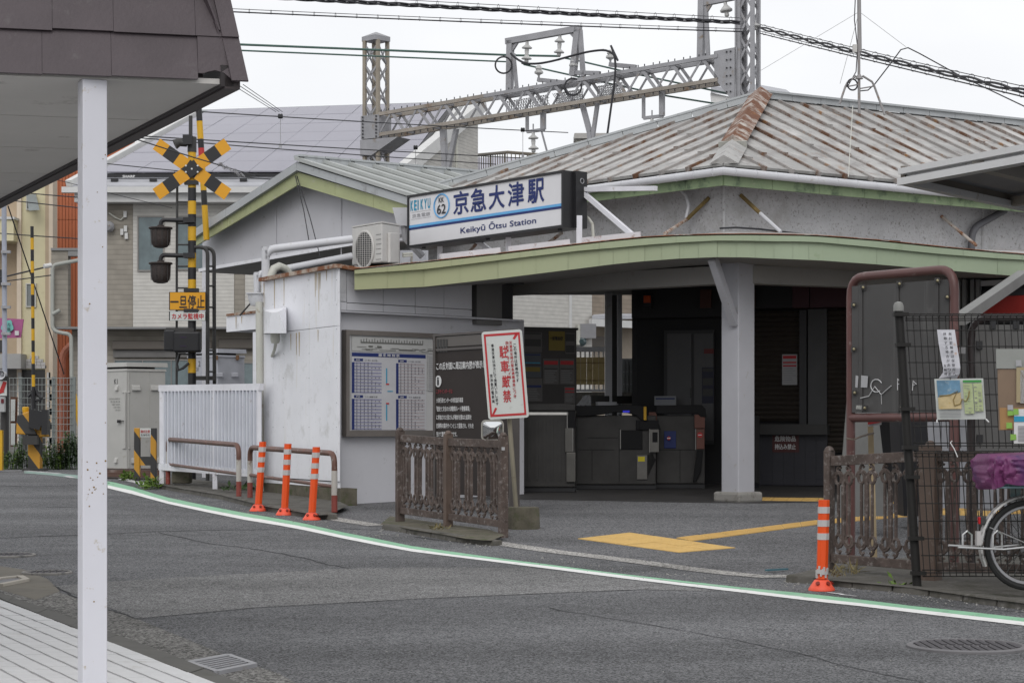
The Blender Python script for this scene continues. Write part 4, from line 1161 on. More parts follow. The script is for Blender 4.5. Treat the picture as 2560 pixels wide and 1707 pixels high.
# low flat-roofed link at the left of the block, rusty edge
KL = Plane((568, 27.6), (655, 26.6))
B().slab(KL.quad(566, 790, 650, 830, 0), 1.2, -KL.n).build('link_roof', m_wall, st)
B().slab(KL.quad(565, 785, 650, 791, 0.02), 0.06, -KL.n).build('rusty_coping', MATS['rust_edge_coping'], st)
B().slab(KL.quad(632, 830, 660, 975, -0.02), 0.3, -KL.n).build('link_wall', m_wall, st)
B().tube([KL.p(600, 788, .1), KL.p(632, 752, .1)], 0.012, 6).build('stay_rod', m_dark, st)

# rust runs below the coping and the panel joint
m_run = M('rust_run', (0.47, 0.37, 0.22), 0.6, var=.25, vscale=9)
for x, y0, L in ((788, 682, 60), (792, 682, 44), (797, 682, 95), (800, 682, 40), (710, 694, 70), (686, 700, 90), (727, 835, 40), (741, 832, 55), (748, 830, 60), (795, 824, 30), (660, 708, 60), (816, 676, 26)):
    w = random.uniform(.6, 1.3)
    B().slab([LB.p(x - w * .2, y0 + L, .0335), LB.p(x + w * .2, y0 + L, .0335), LB.p(x + w, y0, .0335), LB.p(x - w, y0, .0335)], .0012, LB.n).build('rust_run', m_run, st)
for x, y0, L in ((590, 792, 30), (604, 791, 18), (640, 790, 26)):
    B().slab([KL.p(x - .2, y0 + L, .004), KL.p(x + .2, y0 + L, .004), KL.p(x + .9, y0, .004), KL.p(x - .9, y0, .004)], .0012, KL.n).build('rust_run', m_run, st)
b = B()
for x in (684, 710, 774, 843):
    for k in range(9): b.box(LB.p(x - 1.5, lerp(700, 1190, k / 8), .033), (.008, .008, .008))
b.build('panel_screws', m_galv, st)['kind'] = 'stuff'
# ================================================================ things at the station front
UP = V((0, 0, 1))
# --- station sign on the canopy
SG = Plane((1019, 26.6), (1411, 24.35))
def sg(x, y, off=0.0): return SG.p(x, y, off)
c_tl, c_tr, c_br, c_bl = sg(1019.4, 490), sg(1411, 426), sg(1412, 568.5), sg(1022, 620.6)
sr = (c_br - c_bl).normalized(); su = UP
wS = (c_br - c_bl).length; hS = ((c_tl - c_bl).length + (c_tr - c_br).length) / 2
sn = sr.cross(su).normalized()
if sn.y > 0: sn = -sn
sign = thing('station_sign', (c_bl + c_br) / 2, 'long white lightbox sign with navy station name standing on the canopy edge', 'sign')
def SQ(u, w, off=0.0): return c_bl.lerp(c_br, u) + su * lerp(0, lerp((c_tl - c_bl).length, (c_tr - c_br).length, u), w) + sn * off
B().slab([SQ(0, 0), SQ(1, 0), SQ(1, 1), SQ(0, 1)], 0.33, -sn).build('sign_case', m_black, sign)
B().slab([SQ(.010, .045, .004), SQ(.990, .045, .004), SQ(.990, .955, .004), SQ(.010, .955, .004)], 0.01, sn).build('sign_face', m_signw, sign)
b = B()
for u0, u1, w0, w1 in ((0, 1, .955, 1.0), (0, 1, 0, .045), (0, .010, .045, .955), (.990, 1, .045, .955)):
    b.slab([SQ(u0, w0, .001), SQ(u1, w0, .001), SQ(u1, w1, .001), SQ(u0, w1, .001)], 0.03, sn)
b.build('sign_rim', m_black, sign)
B().slab([SQ(.010, .335, .018), SQ(.990, .385, .018), SQ(.990, .43, .018), SQ(.010, .38, .018)][:], .002, sn)
for w0, w1, mt, nm in ((.335, .378, m_navy, 'navy_band'), (.378, .425, m_skyb, 'sky_blue_band')):
    B().slab([SQ(.010, w0, .016), SQ(.990, w0, .016), SQ(.990, w1, .016), SQ(.010, w1, .016)], .002, sn).build(nm, mt, sign)
def stext(s, u0, u1, w0, w1, mt, bold=0.0, nm='lettering'):
    return text(nm, s, SQ(u0, w0, .0185), sr, su, (w1 - w0) * hS, mt, sign, (u1 - u0) * wS, bold)
for i_, ch in enumerate('KEIKYU'): stext(ch, .020 + i_ * .0245 - (.004 if i_ > 2 else 0), .020 + i_ * .0245 + (.005 if ch == 'I' else .0165) - (.004 if i_ > 2 else 0) , .70, .885, m_teal, .03)
stext('京急電鉄', .030, .155, .555, .63, flat('grey_ink', (.2, .2, .22)), 0)
for w in (.53, .66):
    B().slab([SQ(.026, w, .0185), SQ(.158, w, .0185), SQ(.158, w + .004, .0185), SQ(.026, w + .004, .0185)], .001, sn).build('thin_rule', MATS['grey_ink'], sign)
cc = SQ(.233, .705, .022)
B().torus(cc, sn, .152, .009, 40, 6).build('number_ring', m_skyb, sign)
text('lettering', 'KK', cc - sr * .058 + su * .045, sr, su, .065, m_ink, sign, .105, .009)
text('lettering', '62', cc - sr * .092 - su * .105, sr, su, .125, m_ink, sign, .175, .012)
for i, ch in enumerate('京急大津駅'):
    u0 = [.312, .425, .542, .662, .785][i]
    stext(ch, u0, u0 + .098, .50, .92, m_navy, .020)
stext('Keikyū Ōtsu Station', .358, .835, .105, .275, m_navy, .010)
b = B().slab([SQ(1, 0, -.14), SQ(1, 1, -.14), SQ(1, 1, -.33), SQ(1, 0, -.33)], .05, sr); b.build('service_hatch', m_black, sign)
B().torus(SQ(1, .83, -.24) + sr * .055, sr, .03, .006, 16, 6).build('lock_ring', m_galv, sign)
# supports
def roofz(p): return p
for px, yt, yb in ((1100, 612, 652), (1271, 590, 632), (1448, 560, 611)):
    a = SG.p(px, yb, -.2); B().beam(a, V((a.x, a.y, SG.p(px, yt, -.2).z + .1)), .07, .07).build('support_post', m_white, sign)
for x0, y0, x1, y1 in ((1100, 655, 1250, 634), (1271, 634, 1425, 612), (1455, 605, 1602, 590)):
    a, c = fpt(x0, 1, -.10) + V((0, 0, .06)), fpt(x1, 1, -.10) + V((0, 0, .06))
    B().beam(a, c, .07, .07).build('base_rail', M('white_rust_edged_rail', (.60, .60, .63), .5, dirt=((.22, .1, .05), .2, 6)), sign)
for x0, y0, x1, y1, mt in ((1192, 602, 1234, 632, m_white), (1453, 478, 1584, 590, m_white), (1448, 474, 1640, 471, m_white), (1190, 610, 1168, 636, m_rod), (1405, 582, 1352, 622, m_rod)):
    B().beam(SG.p(x0, y0, -.3), SG.p(x1, y1, -.35), .055 if mt is m_white else .03, .055 if mt is m_white else .03).build('brace', mt, sign)
B().tube([SG.p(1455, 540, -.4), SG.p(1470, 545, -.4), SG.p(1481, 560, -.4), SG.p(1483, 590, -.4), SG.p(1483, 605, -.4)], .02, 8).build('cable_conduit', m_cream, sign, smooth=True)
for px, y in ((1220, 597), (1400, 574), (1060, 618)):
    B().box(SG.p(px, y, -.1), (.05, .08, .04)).build('clamp', m_black, sign)

# --- outdoor unit of the air conditioner
AC = Plane((880, 26.2), (962, 25.5)); AS = Plane((962, 25.5), (1003, 26.0))
ac = thing('air_conditioner', AC.p(920, 668), 'cream air conditioner outdoor unit on the canopy end beside the station sign', 'air conditioner')
a0, a1, a2 = AC.p(880, 664), AC.p(955, 664), AS.p(1000, 664)
zt_ = AC.p(880, 570).z; zb_ = a0.z
ft = [V((q.x, q.y, zb_)) for q in (a0, a1, a2, a0 + (a2 - a1))]
B().hexa(ft, [V((q.x, q.y, zt_)) for q in ft]).build('casing', m_beige, ac, bevel=.015)
tpq = [V((q.x, q.y, zt_ + .002)) for q in ft]; ctr = sum(tpq, V()) / 4
B().hexa([ctr + (q - ctr) * 1.02 for q in tpq], [ctr + (q - ctr) * 1.02 + V((0, 0, .02)) for q in tpq]).build('top_plate', m_beige, ac)
fc = AC.p(911, 624, .012); R_ = .235; ar = (a1 - a0).normalized(); an = -AC.n if AC.n.y > 0 else AC.n
B().torus(fc, an, R_, .016, 32, 8).build('fan_ring', m_beige, ac, smooth=True)
B().lathe(fc - an * .01, [(R_ * .98, 0), (R_ * .98, .004)], 28, an).build('fan_opening', m_dark, ac)
b = B()
for i in range(17):
    y = -R_ + (i + .5) * 2 * R_ / 17; hx = math.sqrt(R_ * R_ - y * y)
    b.beam(fc + an * .012 + UP * y - ar * hx, fc + an * .012 + UP * y + ar * hx, .005, .005)
for i in range(8):
    x = -R_ + (i + .5) * 2 * R_ / 8; hy = math.sqrt(R_ * R_ - x * x)
    b.beam(fc + an * .014 + ar * x - UP * hy, fc + an * .014 + ar * x + UP * hy, .005, .005)
b.build('fan_guard', m_beige, ac)['kind'] = 'stuff'
b = B()
for y in (588, 600, 612, 624, 636, 650):
    b.beam(AC.p(940, y - 1, .002), AC.p(953, y - 2.5, .002), .004, .004)
b.build('louvre_lines', m_dark, ac)['kind'] = 'stuff'
ad = (a2 - a1).normalized(); p = a1 + (a2 - a1) * .5
asn = V((ad.y, -ad.x, 0)); asn = asn if asn.y < 0 else -asn
B().slab([p - ad * .1 + asn * .0 + UP * .04, p + ad * .12 + UP * .04, p + ad * .12 + UP * .42, p - ad * .1 + UP * .42], .045, asn).build('valve_cover', m_beige, ac, bevel=.01)
b = B()
for k in range(2): b.tube([p + ad * .3 + UP * (.12 + .03 * k), p + ad * .45 + asn * .05 + UP * (.13 + .03 * k), p + ad * .52 + UP * (-.02)], .016, 7)
b.build('coolant_hose', m_cream, ac, smooth=True)
b = B()
for k in range(14):
    a = SG.p(1003 + k * 5, 626, -1.1); b.beam(V((a.x, a.y, SG.p(1003, 664, -1.1).z)), a, .03, .02)
o = b.build('corrugated_sheet', M('grey_corrugated_sheet', (.42, .43, .46), .5), st); o['kind'] = 'stuff'
# rain hopper + pipe behind
hp = W(1010, 540, 27.0)
B().hexa([hp + V((x * .09, y * .09, -.14)) for x, y in ((-1, -1), (1, -1), (1, 1), (-1, 1))], [hp + V((x * .15, y * .12, .1)) for x, y in ((-1, -1), (1, -1), (1, 1), (-1, 1))]).build('rain_hopper', m_pipe, st)
B().tube([hp + V((0, 0, -.12)), hp + V((.02, 0, -.3)), hp + V((.25, 0, -.55))], .05, 9).build('hopper_pipe', m_galv, st, smooth=True)

# --- pipes along the left block
def pipe(name, pts, r, rad, label, mt=m_pipe):
    o = B().tube(arc_pts(pts, rad), r, 10).build(name, mt, None, smooth=True)
    return tag(o, label, 'pipe', 'pipes on the left block')
P1 = Plane((664, 25.6), (880, 25.9))
pipe('upper_pipe', [P1.p(880, 598), P1.p(664, 625), P1.p(664, 640), P1.p(664, 782)], .052, .12, 'upper white pvc pipe running to the air conditioner and down the block corner')
pipe('lower_pipe', [P1.p(880, 640, -.1), P1.p(642, 686, -.1), P1.p(643, 700, -.1), P1.p(643, 735, -.1)], .045, .1, 'lower white pvc pipe sloping down from the air conditioner behind the block')
pipe('drain_pipe', [P1.p(648, 755, .05), P1.p(650, 960, .05), P1.p(649, 1218, .05)], .048, .2, 'cream drain pipe with a funnel top at the left corner of the block', m_cream)
B().lathe(P1.p(644, 764, -.05), [(.09, 0), (.125, .1), (.125, .14), (.15, .145), (.15, .16), (.13, .16), (.1, .1)], 18).build('funnel', m_pipe, bpy.data.objects['drain_pipe'], smooth=True)
pipe('conduit_pipe', [P1.p(676, 700, .03), P1.p(676, 800, .03), P1.p(676, 960, .03), P1.p(668, 1235, .03)], .055, .1, 'thick cream conduit pipe behind the orange posts on the block wall', m_cream)
t_ = [P1.p(724, 686, -.1), P1.p(712, 672, -.05), P1.p(698, 666, 0), P1.p(685, 672, .03), P1.p(677, 690, .03), P1.p(676, 715, .03)]
tag(B().tube(t_, .055, 10).build('hose_bend', m_cream, None, smooth=True), 'bent cream hose curving over the rusty top edge of the block', 'pipe', 'pipes on the left block')
hb = thing('meter_hood', LB.p(690, 800, .1), 'white sloping sheet metal hood on the block wall beside the pipes', 'hood')
h0 = [LB.p(716, 833, .04), LB.p(660, 833, .04), LB.p(660, 833, .30), LB.p(716, 833, .30)]
h1 = [LB.p(716, 768, .04), LB.p(672, 772, .04), LB.p(676, 785, .22), LB.p(716, 783, .22)]
for i in range(4): h1[i] = V((h0[i].x, h0[i].y, LB.p(700, 770 if i < 2 else 787, .04).z)) if i < 2 else V((lerp(h0[i].x, h0[(5 - i)].x, .35), lerp(h0[i].y, h0[5 - i].y, .35), LB.p(700, 782, .2).z))
B().hexa(h0, h1).build('hood_shell', m_wall, hb)
B().lathe(LB.p(688, 858, .14), [(.05, -.0), (.06, .04), (.06, .16)], 12).build('hood_outlet', m_cream, hb, smooth=True)
B().tube([LB.p(690, 855, .14), LB.p(686, 875, .1), LB.p(680, 890, .05)], .02, 7).build('outlet_hose', m_cream, hb, smooth=True)

# --- timetable notice board on the recess wall
NB = thing('notice_board', NW.p(975, 1092), 'framed timetable board with blue printed tables on the recessed wall', 'notice board')
nr_ = NW.r if NW.r.x > 0 else -NW.r
def nq(x0, y0, x1, y1, off): return NW.quad(x0, y0, x1, y1, off)
b = B()
zT, zB = NW.p(866, 824).z, NW.p(866, 1091).z
def nbox(u0, u1, w0, w1, off, th, name, mt, par=None):
    X = lambda u: lerp(866, 1132, u)
    z = lambda w: lerp(zT, zB, w)
    a, c = NW.at(866, 0, off), NW.at(1132, 0, off)
    P0, P1_ = a.lerp(c, u0), a.lerp(c, u1)
    q = [V((P0.x, P0.y, z(w1))), V((P1_.x, P1_.y, z(w1))), V((P1_.x, P1_.y, z(w0))), V((P0.x, P0.y, z(w0)))]
    o = B().slab(q, th, -NW.n)
    return o.build(name, mt, par or NB) if name else (o, q)
m_frame = M('bronze_aluminium_frame', (.20, .18, .165), .35, metal=.6, var=.1)
for u0, u1, w0, w1 in ((0, 1, 0, .045), (0, 1, .945, 1), (0, .03, .045, .945), (.97, 1, .045, .945)):
    nbox(u0, u1, w0, w1, .0, .08, 'frame_bar', m_frame)
nbox(.03, .97, .045, .945, -.03, .02, 'board_back', flat('board_paper', (.46, .46, .46)))
tt = nbox(.045, .74, .205, .94, -.02, .004, 'timetable_sheet', flat('timetable_paper', (.47, .47, .49)))
hd_ = nbox(.05, .735, .21, .245, -.017, .003, 'header_band', m_navy, tt)
a, c = NW.at(866, 0, -.012), NW.at(1132, 0, -.012)
text('lettering', '標準時刻表', a.lerp(c, .29) + UP * lerp(zT, zB, .242), nr_, UP, .035, m_paper, tt, .34, .01, spacing=1.4)
for (u0, w0, ttl) in ((.05, .265, '平日'), (.455, .265, '土休日'), (.05, .61, '平日'), (.455, .61, '土休日')):
    nbox(u0 + .02, u0 + .10, w0, w0 + .025, -.017, .002, 'title_chip', m_navy, tt)
    text('lettering', ttl, a.lerp(c, u0 + .035) + UP * lerp(zT, zB, w0 + .022), nr_, UP, .02, m_paper, tt, .06, .01)
    text('lettering', '上り 横浜・品川方面' if w0 < .5 else '下り 浦賀方面', a.lerp(c, u0 + .115) + UP * lerp(zT, zB, w0 + .022), nr_, UP, .018, m_ink, tt, .2, .008)
    nbox(u0, u0 + .022, w0 + .035, w0 + .325, -.017, .002, 'hour_column', m_navy, tt)
    rows = B(); figs = B(); tint = flat('lilac_row_tint', (.27, .27, .37)) if u0 < .3 else flat('pale_pink_row_tint', (.40, .36, .37))
    for k in range(19):
        w = w0 + .035 + k * .29 / 19
        if k % 2 == 0:
            o, q = nbox(u0 + .024, u0 + .27, w, w + .29 / 19, -.017, .0015, None, None); rows.add(o.v, o.f)
        nn = random.choice((4, 5, 5, 6, 7))
        for j in range(nn):
            u = u0 + .04 + j * .034
            if u > u0 + .26: break
            o, q = nbox(u, u + .008, w + .004, w + .011, -.0155, .001, None, None); figs.add(o.v, o.f)
    r_ = rows.build('table_rows', tint, tt); r_['kind'] = 'stuff'
    f_ = figs.build('table_figures', flat('figure_ink', (.06, .06, .09)), tt); f_['kind'] = 'stuff'
for w0, w1 in ((.35, .50), (.69, .85)): nbox(.362, .372, w0, w1, -.017, .002, 'route_bar', m_teal, tt)
for w0 in (.495, .68): nbox(.362, .39, w0, w0 + .014, -.016, .002, 'route_tag', m_inkr, tt)
nbox(.375, .425, .565, .575, -.017, .002, 'route_tag', m_teal, tt)
fm = nbox(.05, .93, .06, .195, -.02, .004, 'fare_map', flat('map_paper', (.43, .43, .42)))
for (u0, u1, w0, w1) in ((.13, .71, .105, .118), (.48, .61, .165, .18), (.20, .24, .14, .155), (.28, .32, .14, .155)):
    nbox(u0, u1, w0, w1, -.015, .002, 'map_line', flat('map_ink', (.13, .13, .12)), fm)
st_ = B()
for i in range(24):
    u = .13 + i * .025; o, q = nbox(u, u + .006, .085 - (i % 3) * .006, .106, -.015, .002, None, None); st_.add(o.v, o.f)
for i in range(30):
    u = .08 + random.random() * .8; w = .15 + random.random() * .035; o, q = nbox(u, u + .03 + random.random() * .06, w, w + .004, -.015, .001, None, None); st_.add(o.v, o.f)
st_.build('map_station_names', MATS['map_ink'], fm)['kind'] = 'stuff'
side_ = nbox(.755, .86, .21, .56, -.02, .003, 'side_notice', flat('side_paper', (.40, .40, .40)))
b_ = B()
for k in range(18):
    o, q = nbox(.765, .80 + random.random() * .05, .23 + k * .018, .235 + k * .018, -.0165, .001, None, None); b_.add(o.v, o.f)
b_.build('printed_lines', MATS['grey_print'], side_)['kind'] = 'stuff'

# --- dark information board standing in front
IB = Plane((1085, 22.6), (1250, 21.5))
ib = thing('information_board', IB.p(1170, 1150), 'tall dark brown information board with white lettering and a round i symbol', 'information board')
m_ibr = M('dark_brown_board_face', (.036, .030, .028), .6, var=.08, spec=.2)
ir = IB.r if IB.r.x > 0 else -IB.r
z0i, z1i = gz(0, 22), IB.p(1085, 836).z
B().slab(IB.quadz(1087, 1272, z0i + .2, z1i - .02), .08, -IB.n).build('board_face', m_ibr, ib)
b = B()
for x0, x1, w0, w1 in ((1082, 1087.5, z0i - .05, z1i), (1272, 1276, z0i - .05, z1i), (1087.5, 1272, z1i - .025, z1i)):
    B().slab(IB.quadz(x0, x1, w0, w1, .02), .12, -IB.n).build('frame_bar', M('bronze_frame', (.10, .09, .085), .4, metal=.4), ib)
B().slab(IB.quad(1088, 872, 1272, 878, .004), .01, IB.n).build('frame_bar', MATS['bronze_frame'], ib)
ph = B().slab(IB.quad(1090, 843, 1270, 868, .003), .004, IB.n).build('photo_strip', flat('dull_photo_print', (.10, .09, .082), .4), ib)
for i in range(4): B().slab(IB.quad(1093 + i * 7, 848, 1098 + i * 7, 880, .008), .002, IB.n).build('print_bar', m_dark, ph)
def ibt(s, x, y, h, wpx, mt, bold=.01):
    o = IB.p(x, y, .006); e = IB.p(x + wpx, HY, .006); w = (V((e.x, e.y, 0)) - V((o.x, o.y, 0))).length
    return text('lettering', s, o, ir, UP, h * IB.p(x, HY).y / F, mt, ib, w, bold)
ibt('この反対面に周辺案内図が表示してあります', 1091, 925, 18.5, 168, m_paper, .022)
c_ = IB.p(1096, 953, .006)
B().lathe(c_, [(.065, 0), (.065, .004)], 28, IB.n if IB.n.y < 0 else -IB.n).build('info_disc', m_paper, ib)
text('lettering', 'i', c_ + (IB.n if IB.n.y < 0 else -IB.n) * .006 - ir * .014 - UP * .042, ir, UP, .085, m_ink, ib, .028, .03)
ibt('このサインボードは', 1091, 984, 11, 40, flat('dull_red_ink', (.28, .04, .05)))
for s, y, w in (('大津行政センターの市民協働事業', 1007, 67), ('「歴史と文化の大津散策ルート整備事業」', 1028, 84), ('に参加された皆さんが検討を重ねた結果を', 1049, 88), ('史跡等の案内サインとして提案され、それを', 1070, 93), ('受けて整備したものです。', 1091, 52)):
    ibt(s, 1091, y, 12.5, w, m_paper, .016)

# --- no parking sign in a concrete foot
cf = G(1308, 1322); cf = V((cf.x, cf.y + .05, cf.z))
npk = thing('no_parking_sign', cf, 'leaning white no parking sign with red border in a round concrete foot', 'sign')
B().lathe(cf, [(.17, -.03), (.165, .02), (.16, .20), (.15, .215)], 28).build('concrete_foot', m_concmoss, npk, smooth=True)
pt0, pt1 = W(1291, 1280, cf.y - .02), W(1262, 900, cf.y + .0)
B().tube([pt0, pt1], .023, 10).build('sign_pole', M('olive_grey_pole', (.22, .20, .15), .6, dirt=((.12, .09, .05), .2, 9)), npk, smooth=True)
YN = cf.y - .03
tl, tr, br, bl = W(1204, 830, YN - .02), W(1306, 823, YN - .12), W(1323, 1043, YN - .12), W(1222, 1049, YN - .02)
pr, pu = (br - bl).normalized(), (tl - bl).normalized(); pn = pr.cross(pu).normalized(); pn = pn if pn.y < 0 else -pn
wP, hP = (br - bl).length, (tl - bl).length
def NP(u, w, off=0): return bl + pr * (u * wP) + pu * (w * hP) + pn * off
def rrect(u0, w0, u1, w1, r, off, n=5):
    out = []
    for cx, cy, a0 in ((u1 * wP - r, w1 * hP - r, 0), (u0 * wP + r, w1 * hP - r, 90), (u0 * wP + r, w0 * hP + r, 180), (u1 * wP - r, w0 * hP + r, 270)):
        for k in range(n + 1):
            t = math.radians(a0 + 90 * k / n); out.append(bl + pr * (cx + r * math.cos(t)) + pu * (cy + r * math.sin(t)) + pn * off)
    return out
m_spl = M('white_sign_plate', (.56, .58, .56), .4, var=.05, dirt=((.40, .40, .36), .1, 8))
B().slab(rrect(0, 0, 1, 1, .03, 0), .012, pn).build('sign_plate', m_spl, npk)
for q in (((.055, .03), (.945, .03), (.945, .055), (.055, .055)), ((.055, .945), (.945, .945), (.945, .97), (.055, .97)), ((.055, .055), (.10, .055), (.10, .945), (.055, .945)), ((.90, .055), (.945, .055), (.945, .945), (.90, .945)),
          ((.76, .90), (.81, .89), (.90, .945), (.84, .96)), ((.10, .055), (.15, .055), (.24, .125), (.19, .135))):
    B().slab([NP(u, w, .013) for u, w in q], .002, pn).build('red_border', m_inkr, npk)
cw_, ch_ = .13 * wP / .45, 0
vtext('lettering', '駐車厳禁', NP(.40, .845, .015), pr, pu, .215 * wP, .168 * hP, m_inkr, npk, .016)
vtext('lettering', 'この場所は駅構内です', NP(.76, .845, .015), pr, pu, .075 * wP, .044 * hP, m_ink, npk, .012)
vtext('lettering', '災害発生時の緊急避難通路につき', NP(.665, .88, .015), pr, pu, .075 * wP, .0435 * hP, m_inkr, npk, .012)
vtext('lettering', '自転車・オートバイ等', NP(.575, .88, .015), pr, pu, .075 * wP, .0435 * hP, m_inkr, npk, .012)
vtext('lettering', '※違反車は当方にて措置いたします', NP(.215, .86, .015), pr, pu, .07 * wP, .044 * hP, m_ink, npk, .012)
vtext('lettering', '京浜急行電鉄㈱', NP(.125, .52, .015), pr, pu, .07 * wP, .048 * hP, m_ink, npk, .012)

# --- cast iron fences
def curl(b, c, pl_r, a0, a1, r0, r1, th, y, n=9):
    pts = []
    for k in range(n + 1):
        t = k / n; a = math.radians(lerp(a0, a1, t)); r = lerp(r0, r1, t)
        pts.append(c + pl_r * (math.cos(a) * r) + UP * (math.sin(a) * r))
    b.tube(pts, th, 6)
def baluster(c, r, n, H):
    """one double scroll: flat bar whose ends curl over a ring on each side, mirrored below"""
    b = B(); w = .049; zr = H / 2 - .105
    b.beam(c - UP * (zr + .02), c + UP * (zr + .02), .030, .022, n)
    for sv in (1, -1):
        for sh in (1, -1):
            ring = c + r * (sh * w) + UP * sv * zr
            R_ = .031
            b.tube([ring + r * math.cos(t) * R_ * .86 + UP * math.sin(t) * R_ * 1.3 for t in [k * 2 * math.pi / 12 for k in range(12)]], .0125, 6, True)
            arc = [c + r * sh * .012 + UP * sv * (zr + .012)] + [ring + r * sh * math.cos(t) * .045 + UP * sv * (math.sin(t) * .052) for t in [math.radians(a_) for a_ in (150, 120, 90, 60, 30, 5)]]
            b.tube(arc, .0115, 6)
            s0 = ring + UP * sv * .05
            b.tube([s0, s0 + r * sh * .014 + UP * sv * .014, s0 + r * sh * .004 + UP * sv * .034, s0 - r * sh * .014 + UP * sv * .046, s0 - r * sh * .022 + UP * sv * .036, s0 - r * sh * .014 + UP * sv * .026], .012, 6)
    for sh in (1, -1):
        b.beam(c + r * sh * w - UP * (zr - .03), c + r * sh * w + UP * (zr - .03), .017, .018, n)
    return b
def iron_fence(posts, label, mats, nbal, group='cast iron scroll fences'):
    """posts: list of (ground point, height)"""
    root = thing('iron_fence', posts[0][0], label, 'fence', group)
    for (g, h), mt in zip(posts, mats):
        rr = (posts[-1][0] - posts[0][0]); rr.z = 0; ang = math.atan2(rr.y, rr.x)
        bw = (.125, .125) if mt is m_brown2 and len(posts) == 3 and h > .95 else (.052, .085)
        o = B().box(g + UP * (h / 2 - .03), (bw[0], bw[1], h + .06), ang).build('post', mt, root, bevel=.006)
        B().lathe(g + UP * h, [(.036, 0), (.034, .012), (.02, .028), (.004, .033)], 12).build('post_cap', mt, o, smooth=True)
    for (g0, h0), (g1, h1), nb in zip(posts, posts[1:], nbal):
        d = (g1 - g0); d.z = 0; r = d.normalized(); n = V((r.y, -r.x, 0)); n = n if n.y < 0 else -n
        a, c = g0 + r * .03, g1 - r * .03
        t0, t1 = a + UP * (h0 - .078), c + UP * (h1 - .078)
        l0, l1 = a + UP * .10, c + UP * .10
        B().beam(t0, t1, .045, .075).build('top_rail', m_brown, root, bevel=.004)
        B().beam(l0, l1, .045, .065).build('bottom_rail', m_brown, root, bevel=.004)
        for k in range(nb):
            t = (k + .5) / nb
            top, bot = t0.lerp(t1, t), l0.lerp(l1, t)
            baluster((top + bot) / 2, r, n, (top - bot).length - .065).build('baluster', m_brown, root, recalc=False)
    return root
g0, g1 = G(1000, 1300, .06), G(1258, 1336, .03)
gm = g0.lerp(g1, .485)
iron_fence([(g0, .90), (gm, .90), (g1, .92)], 'weathered cast iron fence on the kerb in front of the dark information board', (m_brown, m_brown2, m_brown), (4, 4))
g0, g1, g2 = G(2073, 1428, .04), G(2326, 1450, .04), G(2690, 1462, .06)
g1 = V((g1.x, g1.y, g1.z))
iron_fence([(g0, .90), (g1, .96), (g2, .94)], 'weathered cast iron fence right of the column, behind the mesh fence', (m_brown, m_brown2, m_brown2), (4, 5))
# concrete-coloured sticker and street number plate on the middle fence end post
B().box(G(1258, 1336, .03) + V((.0, -.05, .80)), (.03, .004, .03)).build('number_sticker', m_paperd, [o for o in bpy.data.objects if o.name == 'iron_fence'][0])
# small traffic mirror
mp_ = W(1231, 1075, G(1240, 1334).y - .1)
mr_ = thing('traffic_mirror', mp_, 'small square convex mirror on the middle iron fence below the no parking sign', 'mirror')
m_mir = flat('mirror_glass', (.75, .76, .77), .03, metal=1.0, var=0)
def rbox(c, r, u, w, h, rad, n=6):
    out = []
    for sx, sy, a0 in ((1, 1, 0), (-1, 1, 90), (-1, -1, 180), (1, -1, 270)):
        for k in range(n + 1):
            t = math.radians(a0 + 90 * k / n)
            out.append(c + r * (sx * (w / 2 - rad) + rad * math.cos(t)) + u * (sy * (h / 2 - rad) + rad * math.sin(t)))
    return out
rx = V((1, .05, 0)).normalized(); rn = V((.05, -1, -.10)).normalized()
mu = rn.cross(rx); mu = mu if mu.z > 0 else -mu
oc = rbox(mp_, rx, mu, .215, .195, .04); ic = rbox(mp_, rx, mu, .19, .17, .034)
b = B(); n_ = len(oc)
b.add(oc + [p + rn * .02 for p in oc] + [p + rn * .02 for p in ic], [(i, (i + 1) % n_, n_ + (i + 1) % n_, n_ + i) for i in range(n_)] + [(n_ + i, n_ + (i + 1) % n_, 2 * n_ + (i + 1) % n_, 2 * n_ + i) for i in range(n_)] + [tuple(range(n_))])
b.build('mirror_frame', flat('grey_mirror_rim', (.33, .32, .29)), mr_)
b = B(); rows_ = [[(p - mp_) * s + mp_ + rn * (.012 + .012 * (1 - s * s)) for p in ic] for s in (1, .75, .5, .25)]
vs_ = [p for r__ in rows_ for p in r__] + [mp_ + rn * .024]
fs_ = [(k * n_ + i, k * n_ + (i + 1) % n_, (k + 1) * n_ + (i + 1) % n_, (k + 1) * n_ + i) for k in range(3) for i in range(n_)] + [(3 * n_ + i, 3 * n_ + (i + 1) % n_, 4 * n_) for i in range(n_)]
b.add(vs_, fs_).build('mirror_glass', m_mir, mr_, smooth=True)
B().tube([mp_ - rn * .01, mp_ - rn * .08, mp_ - rn * .08 - UP * .2], .012, 7).build('mirror_arm', m_dark, mr_)

